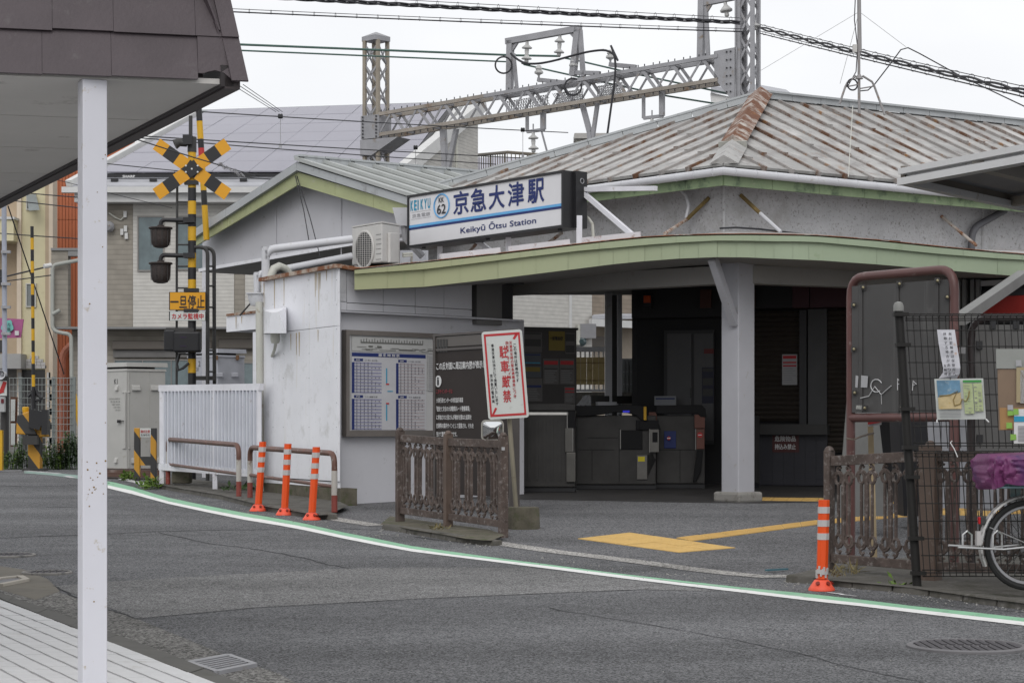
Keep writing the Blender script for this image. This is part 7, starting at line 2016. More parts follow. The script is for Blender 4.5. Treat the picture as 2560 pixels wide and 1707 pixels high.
# --- yellow and black guard frame
Yf = G(350, 1201).y; gf = G(365, 1201)
yf = thing('striped_barricade', gf, 'small yellow and black striped frame with a white plate by the signal cabinet', 'barricade')
for x0 in (343.5, 384.5):
    a = W(x0, 1203, Yf); B().box(V((a.x, Yf, (gz(a) + z_(1069.6, Yf)) / 2)), (.085, .09, z_(1069.6, Yf) - gz(a))).build('leg', m_stripe, yf, bevel=.008)
q = [W(349, 1163, Yf - .03), W(379, 1163, Yf - .03), W(379, 1141, Yf - .03), W(349, 1141, Yf - .03)]
B().slab(q, .03, V((0, 1, 0))).build('cross_board', m_stripe, yf)
wp_ = B().slab([W(350, 1092, Yf - .05), W(377, 1092, Yf - .05), W(377, 1070, Yf - .05), W(350, 1070, Yf - .05)], .01, V((0, 1, 0))).build('white_plate', m_spl, yf)
text('lettering', '踏切注意', W(351.5, 1082, Yf - .056), V((1, 0, 0)), UP, .045, m_inkr, wp_, .135, .01); text('lettering', '危険物有', W(351.5, 1090, Yf - .056), V((1, 0, 0)), UP, .035, m_ink, wp_, .135, .0)
# ================================================================ houses behind
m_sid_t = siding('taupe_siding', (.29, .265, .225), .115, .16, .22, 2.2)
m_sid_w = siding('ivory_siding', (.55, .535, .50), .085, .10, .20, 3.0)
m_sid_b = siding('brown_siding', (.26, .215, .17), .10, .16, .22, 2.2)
m_trimw = flat('white_trim', (.60, .60, .59), .5)
m_solar = M('solar_panel_glass', (.245, .24, .285), .25, var=.05, vscale=.5, spec=.7)  # dark glass given a pale base colour that stands in for reflected sky
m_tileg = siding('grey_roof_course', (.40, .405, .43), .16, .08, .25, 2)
HF = Plane((120, 46), (730, 46)); HG = Plane((1000, 46), (1196, 50.5))
hs = thing('solar_house', W(520, 1185, 46), 'large ivory and taupe sided house with solar panels covering its roof', 'house')
B().slab(HF.quad(206, 492, 332, 818, 0), .3, V((0, 1, 0))).build('wall', m_sid_t, hs)
B().slab(HF.quad(332.5, 492, 585, 818, .02), .3, V((0, 1, 0))).build('wall', m_sid_w, hs)
B().slab(HF.quad(585.5, 492, 612, 818, .0), .3, V((0, 1, 0))).build('wall', m_sid_t, hs)
B().slab(HF.quad(612.5, 492, 1000, 818, .02), .3, V((0, 1, 0))).build('wall', m_sid_w, hs)
B().slab(HF.quad(128, 622, 170, 818, .0), .3, V((0, 1, 0))).build('wall', m_sid_t, hs)
B().slab(HF.quad(170.2, 622, 200, 640, .03), .3, V((0, 1, 0))).build('parapet_cap', flat('grey_cap_trim', (.22, .22, .22)), hs)
B().slab(HF.quad(127, 620, 200, 626, .05), .35, V((0, 1, 0))).build('parapet_cap', MATS['grey_cap_trim'], hs)
B().slab(HF.quad(128, 817, 1000, 822, .06), .4, V((0, 1, 0))).build('floor_band', MATS['grey_cap_trim'], hs)
B().slab(HF.quad(180, 822, 1000, 1190, -.55), .3, V((0, 1, 0))).build('lower_wall', m_sid_t, hs)
B().slab([HF.p(128, 822, 0), HF.p(1000, 822, 0), HF.p(1000, 822, -.6), HF.p(128, 822, -.6)], .05, UP).build('overhang_soffit', m_sid_t, hs)
def window(pl, x0, y0, x1, y1, par, off=.03, mull=1, fr=None, gl=None, slats=0):
    f = B(); e = 3
    for q in ((x0, y0, x1, y0 + e), (x0, y1 - e, x1, y1), (x0, y0 + e, x0 + e, y1 - e), (x1 - e, y0 + e, x1, y1 - e)):
        f.slab(pl.quad(*q, off + .03), .06, -pl.n)
    for k in range(1, mull):
        xm = lerp(x0, x1, k / mull); f.slab(pl.quad(xm - 1, y0 + e, xm + 1, y1 - e, off + .025), .05, -pl.n)
    w = f.build('window', fr or flat('bronze_window_frame', (.25, .235, .22), .4), par)
    B().slab(pl.quad(x0 + e, y0 + e, x1 - e, y1 - e, off + .005), .01, -pl.n).build('pane', gl or M('curtained_glass', (.10, .14, .15), .08, var=.25, vscale=3, spec=.8), w)
    return w
window(HF, 343, 540, 410, 678, hs); window(HF, 440, 540, 512, 675, hs)
window(HF, 284, 898, 500, 1120, hs, -.52, 3); window(HF, 560, 905, 650, 1120, hs, -.52, 2)
window(HF, 640, 540, 700, 600, hs)
def sbox(x0, y0, x1, y1): 
    B().slab(HF.quad(x0, y0, x1, y1, -.35), .2, V((0, 1, 0))).build('shutter_box', flat('brown_grey_shutter_box', (.125, .11, .095), .5), hs, bevel=.03)
sbox(279, 851, 530, 874); sbox(545, 846, 660, 872)
B().slab(HF.quad(283, 875, 530, 893, -.45), .1, V((0, 1, 0))).build('rolled_shutter', M('grey_shutter', (.16, .155, .15)), hs)
B().lathe(HF.p(274, 565, .06), [(.11, 0), (.13, .1), (.06, .2)], 14, (0, -1, -.3)).build('vent_hood', m_galv, hs, smooth=True)
for x, y in ((305, 580), (314, 572), (316, 590), (313, 536)): B().box(HF.p(x, y, .05), (.07, .06, .14)).build('meter_box', m_trimw, hs)
B().tube([HF.p(272, 532, .06), HF.p(290, 545, .05), HF.p(302, 550, .05), HF.p(312, 540, .06)], .018, 6).build('service_cable', m_cream, hs)
# drain pipes on the taupe annex
m_dpp = flat('grey_green_drain', (.36, .37, .34), .5)
B().tube(arc_pts([HF.p(200, 650, .12), HF.p(131, 663, .12), HF.p(131, 825, .12), HF.p(152, 832, .12), HF.p(178, 835, .1), HF.p(181, 1180, .1)], .12), .045, 9).build('drain_pipe', m_dpp, hs, smooth=True)
B().tube([HF.p(132, 785, .15), HF.p(150, 775, .15)], .045, 9).build('drain_elbow', m_dpp, hs, smooth=True)
# roof
def RP4(u, v):      # u along the eave, v up the slope
    a, c = W(190, 463, 45.6), W(1004, 452, 45.6); c.z = a.z
    d, e = W(509, 285, 51.2), W(1152, 264, 51.2)
    return a.lerp(c, u).lerp(d.lerp(e, u), v)
def rq(u0, u1, v0, v1, h=0): return [RP4(u0, v0) + UP * h, RP4(u1, v0) + UP * h, RP4(u1, v1) + UP * h, RP4(u0, v1) + UP * h]
rf = B().slab(rq(-.02, 1, 0, 1), .12, -UP).build('roof', m_tileg, hs)
nu_, nv_ = 8, 7
for i in range(nu_):
    for j in range(nv_):
        u0, u1 = .03 + i * .118, .03 + (i + 1) * .118 - .0014
        v0, v1 = .10 + j * .126, .10 + (j + 1) * .126 - .004
        lo = u0 + (.055 if False else 0)
        B().slab(rq(u0, u1, v0, v1, .10 + random.uniform(0, .008)), .03, UP).build('solar_panel', m_solar, rf)
for a, c in ((.02, .70), (.70, .99)):
    B().beam(RP4(a, .075) + UP * .08, RP4(c - .005, .075) + UP * .08, .08, .075).build('panel_skirt', m_black, rf)
B().beam(RP4(.985, .07) + UP * .08, RP4(.985, .99) + UP * .08, .1, .14).build('panel_skirt', m_black, rf)
text('lettering', 'SHARP', RP4(.125, .055) + V((0, -.16, .05)), V((1, 0, 0)), UP, .055, m_paper, rf, .28, .03)
for u in (.10, .22, .34, .5, .62, .8, .92): B().box(RP4(u, .045) + UP * .03, (.16, .1, .07)).build('snow_guard', m_black, rf)
for (p, q) in ((RP4(-.02, -.005), RP4(-.02, 1)), (RP4(1.0, -.01), RP4(1.0, 1.0))):
    B().beam(p + UP * .05, q + UP * .05, .16, .14).build('verge_trim', m_trimw, rf)
B().beam(RP4(-.02, 1) + UP * .06, RP4(1, 1) + UP * .06, .2, .06).build('ridge_trim', m_ridge, rf)
ev0, ev1 = RP4(.0, -.012), RP4(1.0, -.012)
B().beam(ev0 + V((-.25, -.1, -.10)), ev1 + V((0, -.1, -.10)), .16, .13).build('eave_gutter', m_trimw, hs)
B().slab([ev0 + V((0, .0, -.02)), ev1 + V((0, 0, -.02)), ev1 + V((0, .0, -.36)), ev0 + V((0, 0, -.36))], .4, V((0, 1, 0))).build('eave_fascia', m_trimw, hs)
# right gable wall with half verge
hgz0 = z_(1000, 46)
g0, g1, g2, g3 = HG.p(1004, 800), HG.p(1195, 800), HG.p(1195, 272), HG.p(1004, 446)
B().slab([g0, g1, g2, g3], .3, -HG.n if HG.n.y < 0 else HG.n).build('gable_wall', m_sid_w, hs)
B().beam(g3 + V((-.1, -.1, .05)), g2 + V((0.1, -.1, .08)), .25, .30).build('gable_verge', m_trimw, hs)
B().tube([HG.p(1160, 320, .1), HG.p(1141, 340, .1), HG.p(1141, 430, .1), HG.p(1150, 445, .1), HG.p(1195, 452, .1)], .04, 7).build('drain_pipe', m_cream, hs, smooth=True)

# cream and orange blocks at the far left
CF = Plane((-60, 50), (132, 50))
cb = thing('cream_building', W(60, 1185, 50), 'cream rendered building with small windows and a brick arched doorway at the left', 'building')
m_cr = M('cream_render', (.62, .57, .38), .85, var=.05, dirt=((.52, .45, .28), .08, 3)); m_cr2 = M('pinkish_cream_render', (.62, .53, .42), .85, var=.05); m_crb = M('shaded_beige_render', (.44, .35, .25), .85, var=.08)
B().slab(CF.quad(50, 300, 118, 1185, 0), .5, V((0, 1, 0))).build('wall', m_cr, cb)
B().slab(CF.quad(-60, 300, 42, 1185, -.4), .3, V((0, 1, 0))).build('recessed_wall', m_crb, cb)
B().slab(CF.quad(42, 300, 53, 1185, .08), .5, V((0, 1, 0))).build('pilaster', m_cr2, cb); B().slab(CF.quad(113, 300, 122, 1185, .05), .5, V((0, 1, 0))).build('pilaster', m_crb, cb); B().slab(CF.quad(122, 300, 132, 1185, .1), .5, V((0, 1, 0))).build('pilaster', m_cr2, cb)
B().slab(CF.quad(-60, 547, 34, 602, .5), 1.0, V((0, 1, 0))).build('balcony', m_cr, cb)
B().slab(CF.quad(-60, 542, 36, 548, .55), 1.1, V((0, 1, 0))).build('balcony_cap', m_trimw, cb)
B().slab(CF.quad(-60, 884, 52, 921, .6), 1.0, V((0, 1, 0))).build('ground_canopy', flat('grey_canopy_fascia', (.40, .40, .39)), cb)
B().slab(CF.quad(-60, 921, 52, 1185, -.2), .2, V((0, 1, 0))).build('ground_floor_wall', M('grey_block_wall', (.22, .21, .20), .9, var=.2), cb)
for y0, y1 in ((674, 712), (850, 880)): B().slab(CF.quad(-60, y0, 8, y1, -.3), .1, V((0, 1, 0))).build('dark_opening', m_dark, cb)
w_ = window(CF, 65, 486, 90, 525, cb, .02, 1, flat('pale_window_frame', (.5, .49, .45)), m_glass)
B().hexa([CF.p(72, 527, .5), CF.p(99, 525, .5), CF.p(99, 525, .46), CF.p(72, 527, .46)], [CF.p(66, 486, .06), CF.p(90, 486, .06), CF.p(90, 486, .02), CF.p(66, 486, .02)]).build('open_sash', M('open_sash_glass', (.2, .22, .22), .2), w_)
w_ = window(CF, 64, 708, 90, 768, cb, .02, 1, MATS['pale_window_frame'], MATS['open_sash_glass'])
# arched doorway: stones as pieces
ac_ = CF.p(85, 923, .06); sc_ = 50 / F
m_st = M('white_painted_stone', (.52, .51, .50), .8, var=.12)
B().slab(CF.quad(54, 924, 118, 1185, .01), .02, V((0, 1, 0))).build('door_opening', m_dark, cb)
for r_i, y in enumerate((917, 909, 901, 893)):
    half = math.sqrt(max(0, 35 ** 2 - (923 - y + 3) ** 2)) * .92; x = 85 - half; k = 0
    while x < 85 + half - 2:
        w = min(random.uniform(9, 17), 85 + half - x)
        B().slab(CF.quad(x + .4, y - 3.6, x + w - .4, y + 3.8, .05), .06, V((0, 1, 0))).build('arch_stone', m_st, cb); x += w
for k in range(14):
    y = 930 + k * 18
    for x0, x1 in ((44, 53), (117, 126 + (k % 2) * 5)): B().slab(CF.quad(x0 + (k % 2), y + .6, x1, y + 17, .10), .1, V((0, 1, 0))).build('quoin_stone', m_st, cb)
ps = thing('pink_signboard', W(30, 845, 48), 'pink signboard with a teal cloud shape on the cream building', 'signboard')
B().slab([W(-30, 846, 48), W(52, 844, 48), W(59, 798, 48), W(-30, 793, 48)], .05, V((0, 1, 0))).build('board', flat('pink_board', (.38, .10, .24)), ps)
B().slab([W(18 + 15 * math.cos(t) * (1 + .12 * math.sin(5 * t)), 816 + 17 * math.sin(t) * (1 + .12 * math.sin(5 * t)), 47.94) for t in [k * .35 for k in range(18)]][::-1], .01, V((0, 1, 0))).build('teal_cloud', flat('teal_cloud_paint', (.18, .50, .46)), ps)
for k, s in enumerate(('はり', '灸院')): text('lettering', s, W(11, 816 + k * 11, 47.9), V((1, 0, 0)), UP, .08, m_ink, ps, .14, .02)
B().slab([W(37, 838, 47.94), W(47, 838, 47.94), W(47, 827, 47.94), W(37, 827, 47.94)], .01, V((0, 1, 0))).build('white_patch', m_paper, ps)
ob = thing('orange_building', W(165, 1185, 54), 'orange red building clad in vertical metal panels behind the white post', 'building')
OF = Plane((132, 54), (330, 54))
m_or = M('orange_cladding', (.42, .125, .055), .6, var=.05)
B().slab(OF.quad(131, 300, 330, 1185, -.05), .4, V((0, 1, 0))).build('wall', m_or, ob)
for k in range(10):
    x = 131 + k * 8.2
    for y0, y1 in ((300, 549), (550, 890), (891, 1185)): B().slab(OF.quad(x + .5, y0, x + 7.6, y1, 0), .04, V((0, 1, 0))).build('cladding_panel', m_or, ob)
B().tube(arc_pts([OF.p(188, 850, .2), OF.p(175, 865, .2), OF.p(156, 882, .2), OF.p(156, 1180, .2)], .2), .09, 8).build('vent_pipe', M('salmon_pipe', (.45, .17, .11)), ob, smooth=True)
# ivory house seen through the concourse
ih = thing('ivory_house', W(1400, 1100, 44), 'ivory sided house wall seen through the gap behind the ticket gates', 'house')
IF_ = Plane((1240, 43), (1480, 45)); IG = Plane((1480, 45), (1700, 47))
B().slab(IF_.quad(1240, 640, 1424, 1120, 0), .3, -IF_.n if IF_.n.y < 0 else IF_.n).build('wall', m_sid_w, ih)
B().slab(IF_.quad(1430, 640, 1480, 1120, 0), .3, -IF_.n if IF_.n.y < 0 else IF_.n).build('wall', m_sid_w, ih)
B().slab(IF_.quad(1424, 640, 1430, 1120, .03), .1, -IF_.n if IF_.n.y < 0 else IF_.n).build('corner_trim', m_trimw, ih)
B().slab(IG.quad(1480.5, 640, 1720, 806, 0), .3, -IG.n if IG.n.y < 0 else IG.n).build('upper_wall', m_sid_b, ih)
B().slab([IG.p(1480, 798, .1), IG.p(1512, 778, -.6), IG.p(1720, 764, -.6), IG.p(1720, 796, .1)], .08, UP).build('lean_to_roof', m_tileg, ih)
B().slab(IG.quad(1480, 797, 1720, 815, .2), .1, -IG.n if IG.n.y < 0 else IG.n).build('lean_to_gutter', m_trimw, ih)
B().slab(IG.quad(1480.5, 815, 1720, 1130, -.5), .2, -IG.n if IG.n.y < 0 else IG.n).build('lower_wall', M('pale_brown_wall', (.36, .31, .25), .8), ih)
B().slab(IG.quad(1482, 840, 1520, 866, -.4), .2, -IG.n if IG.n.y < 0 else IG.n).build('shutter_box', MATS['brown_grey_shutter_box'], ih)
B().box(IF_.p(1470, 828, .1), (.35, .3, .32)).build('meter_box', flat('grey_meter_box', (.24, .24, .25)), ih)
B().lathe(IF_.p(1454, 854, .05), [(.1, 0), (.11, .06), (.05, .12)], 12, (0, -1, 0)).build('lamp', m_glass, ih, smooth=True)
B().tube([IF_.p(1446, 812, .05), IF_.p(1446, 862, .05)], .05, 7).build('drain_pipe', m_cream, ih)
# platform fences
pf = thing('platform_fence', W(1478, 985, 33), 'white platform fence with a yellowed board across its slats', 'fence')
for y0, y1 in ((867, 879), (973, 979)): B().slab([W(1435, y1, 33), W(1515, y1, 33), W(1515, y0, 33), W(1435, y0, 33)], .06, V((0, 1, 0))).build('rail', m_pipe, pf)
for k in range(7): B().slab([W(1438 + k * 11.4, 973, 33.05), W(1442 + k * 11.4, 973, 33.05), W(1442 + k * 11.4, 879, 33.05), W(1438 + k * 11.4, 879, 33.05)], .03, V((0, 1, 0))).build('slat', m_pipe, pf)
m_yb = M('yellowed_acrylic', (.46, .36, .17), .5, var=.12, dirt=((.30, .21, .08), .2, 6))
for k in range(5): B().slab([W(1437 + k * 15, 961, 32.95), W(1451.4 + k * 15, 961, 32.95), W(1451.4 + k * 15, 893, 32.95), W(1437 + k * 15, 893, 32.95)], .02, V((0, 1, 0))).build('yellowed_panel', m_yb, pf)
for y in (906, 950): B().slab([W(1437, y + 1.4, 32.92), W(1512, y + 1.4, 32.92), W(1512, y, 32.92), W(1437, y, 32.92)], .02, V((0, 1, 0))).build('panel_bar', M('brown_bar', (.2, .13, .06)), pf)
lf = thing('lattice_fence', W(1580, 990, 34), 'grey louvred screen behind the concourse posts', 'screen')
B().slab([W(1540, 990, 34), W(1625, 990, 34), W(1625, 896, 34), W(1540, 896, 34)], .05, V((0, 1, 0))).build('screen_panel', flat('grey_screen', (.22, .23, .235)), lf)
for i in range(7):
    for j in range(3): B().slab([W(1558 + i * 8.6, 928 + j * 31, 33.96), W(1562 + i * 8.6, 928 + j * 31, 33.96), W(1562 + i * 8.6, 900 + j * 31, 33.96), W(1558 + i * 8.6, 900 + j * 31, 33.96)], .02, V((0, 1, 0))).build('slot', flat('dark_slot', (.12, .125, .13)), lf)
pw = B().slab([W(1435, 1015, 33.2), W(1700, 1015, 33.2), W(1700, 980, 33.2), W(1435, 980, 33.2)], 1.5, V((0, 1, 0))).build('platform_edge', m_conc); tag(pw, 'concrete platform edge below the yellowed fence', 'platform')
# far roofs beyond the station roof
def farblock(name, label, boxes, Y):
    t = thing(name, W(boxes[0][0], 700, Y), label, 'building')
    for x0, y0, x1, y1, dy, mt, nm in boxes:
        B().slab([W(x0, y1, Y + dy), W(x1, y1, Y + dy), W(x1, y0, Y + dy), W(x0, y0, Y + dy)], 6.0 if nm == 'wall' else 1.0, V((0, 1, 0))).build(nm, mt, t)
    return t
m_fw = M('pale_far_wall', (.52, .51, .47), .8, var=.05)
farblock('far_building', 'pale flat roofed building behind the middle of the truss', [(1440, 345, 1640, 640, 0, m_fw, 'wall'), (1436, 333, 1610, 346, -.3, flat('far_roof_edge', (.38, .37, .35)), 'roof_edge'), (1452, 352, 1540, 362, -.4, m_trimw, 'eave')], 62)
fb = farblock('far_building', 'white gabled building behind the right lattice tower', [(1800, 258, 1975, 500, 0, m_trimw, 'wall')], 60)
B().slab([W(1777, 232, 59.5), W(1995, 262, 59.5), W(1965, 240, 64), W(1900, 228, 64), W(1790, 218, 64)], .2, UP).build('roof', m_tileg, fb)
B().slab([W(1780, 256, 59.6), W(1830, 268, 59.6), W(1860, 250, 59.6), W(1777, 232, 59.6)], .2, V((0, 1, 0))).build('gable', m_trimw, fb)
o = farblock('far_building', 'small grey roof edge showing above the right end of the ridge', [(2330, 292, 2420, 330, 0, flat('far_grey', (.35, .36, .38)), 'wall')], 60)
B().slab([W(2320, 286, 59.8), W(2405, 278, 59.8), W(2405, 290, 59.8), W(2320, 290, 59.8)], .1, V((0, 1, 0))).build('roof_edge', m_ridge, o)
rr = thing('roof_railing', W(1300, 425, 52), 'thin brown balcony railing on a rooftop left of the station roof', 'railing')
m_brz = flat('bronze_railing', (.16, .14, .11))
pts = [W(1192, 388, 52), W(1268, 381, 50), W(1400, 391, 51)]
B().tube(pts, .04, 6).build('top_rail', m_brz, rr)
for k in range(27):
    t = k / 26 * 2; p = pts[0].lerp(pts[1], t) if t <= 1 else pts[1].lerp(pts[2], t - 1)
    B().beam(p, p - UP * .55, .05 if k % 6 == 0 else .025, .03).build('baluster', m_brz, rr)
B().slab([W(1190, 452, 53), W(1420, 470, 53), W(1420, 420, 54), W(1190, 422, 54)], .3, UP).build('deck', flat('lavender_deck', (.40, .40, .46)), rr)

# ================================================================ catenary gantry
TU = V((-.68, .733, 0)); TV = V((.733, .68, 0))
LT = V((px_(940, 42), 42, 0)); RT = V((px_(1872, 37.6), 37.6, 0))
TU = (LT - RT); TU.z = 0; span = TU.length; TU.normalize(); TV = V((TU.y, -TU.x, 0)); TV = TV if TV.x > 0 else -TV
gan = thing('catenary_gantry', LT + UP * .4, 'weathered lattice gantry spanning the tracks behind the station, with insulator frames', 'gantry')
def latt(c, z0, z1, w, step, legmat, brmat, name):
    t = thing(name, c + UP * z0, None, None); adopt(t, gan); t.location = (0, 0, 0)
    cs_ = [c + TU * sx * w / 2 + TV * sy * w / 2 for sx, sy in ((-1, -1), (1, -1), (1, 1), (-1, 1))]
    for q in cs_:
        B().beam(q + UP * z0, q + UP * z1, .068, .068, TV).build('leg', legmat, t)
    n = int((z1 - z0) / step)
    for i in range(4):
        a, e = cs_[i], cs_[(i + 1) % 4]
        for k in range(n):
            s0, s1 = z0 + k * step, z0 + (k + 1) * step
            p, q = (a, e) if k % 2 else (e, a)
            B().beam(p + UP * s0, q + UP * s1, .042, .015, (e - a).cross(UP)).build('brace', brmat, t)
            B().beam(q + UP * s0, p + UP * s1, .042, .015, (e - a).cross(UP)).build('brace', brmat, t) if name == 'tower' and i in (0, 3, 1) else None
    return t
zL = lambda y: z_(y, 42); zR = lambda y: z_(y, 37.6)
m_lgl = M('pale_rusty_leg', (.30, .265, .215), .65, var=.12, dirt=((.20, .14, .09), .2, 3))
tw = latt(LT, .3, zL(104), .34, .42, m_lgl, m_galv, 'tower')
B().lathe(LT + UP * zL(105), [(.30, 0), (.30, .1), (.02, .2)], 4, (0, 0, 1)).build('tower_cap', m_galv, tw)
B().box(LT + UP * (zL(292) + zL(350)) / 2, (.46, .46, zL(292) - zL(350)), math.atan2(TU.y, TU.x)).build('gusset_box', m_galv, tw)
B().hexa([LT + TU * sx * .24 + TV * sy * .24 + UP * zL(392) for sx, sy in ((-.2, -1), (1, -1), (1, 1), (-.2, 1))], [LT + TU * sx * .24 + TV * sy * .24 + UP * zL(352) for sx, sy in ((-3, -1), (1, -1), (1, 1), (-3, 1))]).build('gusset_plate', m_galv, tw)
tw2 = latt(RT, .3, zR(-60), .27, .48, m_galv, m_galv, 'tower')
B().slab([RT + TU * .17 + TV * -.20 + UP * .4, RT + TU * .17 + TV * .2 + UP * .4, RT + TU * .17 + TV * .2 + UP * zR(-60), RT + TU * .17 + TV * -.2 + UP * zR(-60)], .03, TU).build('face_plate', m_galv, tw2)
B().slab([RT + TU * .2 + TV * -.2 + UP * zR(262), RT + TU * .62 + TV * -.2 + UP * zR(192), RT + TU * .62 + TV * -.2 + UP * zR(125), RT + TU * .15 + TV * -.2 + UP * zR(120)], .03, TV).build('gusset_plate', m_galv, tw2)
B().slab([RT + TU * .2 + TV * .2 + UP * zR(262), RT + TU * .62 + TV * .2 + UP * zR(192), RT + TU * .62 + TV * .2 + UP * zR(125), RT + TU * .15 + TV * .2 + UP * zR(120)], .03, TV).build('gusset_plate', m_galv, tw2)
# bolts
bo_ = B()
for k in range(7):
    for s in (-1, 1):
        bo_.box(LT + TU * s * .17 - TV * .245 + UP * lerp(zL(296), zL(346), k / 6), (.03, .03, .03)); bo_.box(RT + TU * (.32 + .04 * s) - TV * .215 + UP * lerp(zR(130), zR(250), k / 6), (.025, .025, .025))
bo_.build('rivets', m_wire, gan)['kind'] = 'stuff'
# truss beam
zt0, zt1 = zL(291), zR(137); zb0, zb1 = zL(342), zR(197)
ta0, ta1 = LT - TU * .2, RT + TU * .55
L_ = lambda t, top, sy: ta0.lerp(ta1, t) + TV * sy * .19 + UP * (lerp(zt0, zt1, t) if top else lerp(zb0, zb1, t))
for sy in (-1, 1):
    for top in (0, 1):
        for k in range(3):
            B().beam(L_(k / 3, top, sy), L_((k + 1) / 3, top, sy), .06, .072).build('chord', m_galvw if k == 0 or not top else m_galv, gan)
npan = 12
for sy in (-1, 1):
    for k in range(npan):
        t0, t1, tm = k / npan, (k + 1) / npan, (k + .5) / npan
        B().beam(L_(t0, 0, sy), L_(tm, 1, sy), .038, .02, TV).build('web_brace', m_galv, gan)
        B().beam(L_(tm, 1, sy), L_(t1, 0, sy), .06, .02, TV).build('web_brace', m_galv, gan)
for k in range(npan + 1):
    t = k / npan; B().beam(L_(t, 0, -1), L_(t, 0, 1), .05, .05).build('cross_tie', m_galv, gan); 
    if k < npan:
        B().beam(L_((k + .5) / npan, 1, -1), L_((k + .5) / npan, 1, 1), .05, .05).build('cross_tie', m_galv, gan)
bo_ = B()
for k in range(npan * 2):
    for dx in (-.012, .012):
        t = min(1, max(0, (k + .5) / npan / 2 + dx))
        bo_.beam(L_(t, 1, -1) + UP * .04, L_(t, 1, -1) + UP * .085, .02, .02); bo_.beam(L_(t, 0, -1) - UP * .04, L_(t, 0, -1) - UP * .09, .02, .02)
bo_.build('chord_bolts', m_wire, gan)['kind'] = 'stuff'
# perforated walkway plates inside the truss
m_perf = M('perforated_grey_plate', (.20, .20, .205), .6, var=.5, vscale=60)
for t0, t1 in ((.37, .50), (.52, .60), (.64, .72)):
    b = B(); n = 18
    for k in range(n):
        u = lerp(t0, t1, k / n); b.beam(L_(u, 0, 1) + UP * .09, L_(u + .004, 1, 1) - UP * .10, .006, .02, TV); b.beam(L_(u + .012, 0, 1) + UP * .09, L_(u - .01, 1, 1) - UP * .10, .006, .02, TV)
    for k in range(6): 
        z = .09 + k * .06; b.beam(L_(t0, 0, 1) + UP * z, L_(t1, 0, 1) + UP * z, .006, .012, TV)
    b.build('walkway_mesh', m_perf, gan)['kind'] = 'stuff'
def onb(px, py):
    """point on the gantry's vertical plane"""
    t = ((940 - px) / F * 0)
    n = V((TU.y, -TU.x, 0)); d = V(((px - 1280) / F, 1, 0)); k = LT.dot(n) / d.dot(n)
    return V((d.x * k, k, CZ + (HY - py) / F * k))
def insul(pa, pb, n, rr=.105):
    a, c = onb(*pa), onb(*pb); L = (c - a).length; ax = (c - a).normalized()
    prof = [(.012, 0), (.03, .0)]
    for k in range(n):
        o = L * (k + .3) / n; prof += [(.035, o), (rr, o + L * .28 / n), (rr * .96, o + L * .36 / n), (.04, o + L * .40 / n), (.045, o + L * .6 / n)]
    prof += [(.02, L)]
    return B().lathe(a, prof, 18, ax).build('insulator', m_porc, gan, smooth=True)
def gb(pts, w, name, mt=m_galv):
    for p, q in zip(pts, pts[1:]): B().beam(onb(*p), onb(*q), w, w, TV).build(name, mt, gan)
# upper portal frame
gb([(1274, 228), (1276, 102)], .12, 'portal_post'); gb([(1292, 222), (1284, 135)], .06, 'portal_brace')
gb([(1432, 190), (1446, 65)], .12, 'portal_post'); gb([(1458, 192), (1450, 75)], .08, 'portal_brace')
gb([(1266, 105), (1450, 72)], .12, 'portal_beam')
gb([(1300, 96), (1280, 128)], .05, 'portal_brace'); gb([(1424, 80), (1444, 102)], .05, 'portal_brace')
insul((1318, 104), (1316, 158), 2); insul((1400, 88), (1397, 142), 2)
gb([(1752, 148), (1756, -60)], .12, 'portal_post'); gb([(1770, 140), (1762, -40)], .07, 'portal_brace'); gb([(1756, 10), (1846, -8)], .10, 'portal_beam'); gb([(1764, 34), (1782, 4)], .05, 'portal_brace')
insul((1812, 0), (1818, 44), 1, .12)
insul((1886, 52), (1888, 76), 1, .12)
for (x, y0, y1, x2, y2) in ((1347, 165, 190, 1420, 208), (1434, 150, 172, 1500, 184), (1526, 130, 152, 1590, 168)):
    a = onb(x, y1 + 3)
    B().lathe(onb(x, y1), [(.02, 0), (.035, .02), (.09, .05), (.085, .09), (.05, .11), (.07, .14), (.05, .19), (.03, .21)], 16).build('pin_insulator', m_porc, gan, smooth=True)
    gb([(x, y1), (x, y1 + 10)], .03, 'pin'); gb([(x - 2, y1 + 10), (x2, y2)], .08, 'bracket_arm')
# lower frames
for x0, x1, y0, y1 in ((1318, 1358, 290, 330), (1609, 1655, 240, 296)):
    gb([(x0, y0), (x0, y1)], .055, 'drop_frame'); gb([(x1, y0 - 8), (x1, y1 - 6)], .09, 'drop_frame'); gb([(x0, y1), (x1 + 3, y1 - 6)], .06, 'drop_frame')
insul((1333, 330), (1334, 382), 2); insul((1630, 296), (1630, 326), 1)
gb([(1333, 310), (1333, 330)], .02, 'pin'); gb([(1630, 276), (1630, 296)], .02, 'pin')
gb([(1108, 325), (1114, 440)], .11, 'support_leg'); gb([(1141, 322), (1116, 440)], .09, 'support_leg')
gb([(1456, 262), (1474, 330), (1478, 370)], .09, 'support_leg'); gb([(1494, 258), (1478, 370)], .07, 'support_leg')
gb([(1353, 325), (1370, 388)], .03, 'stay')
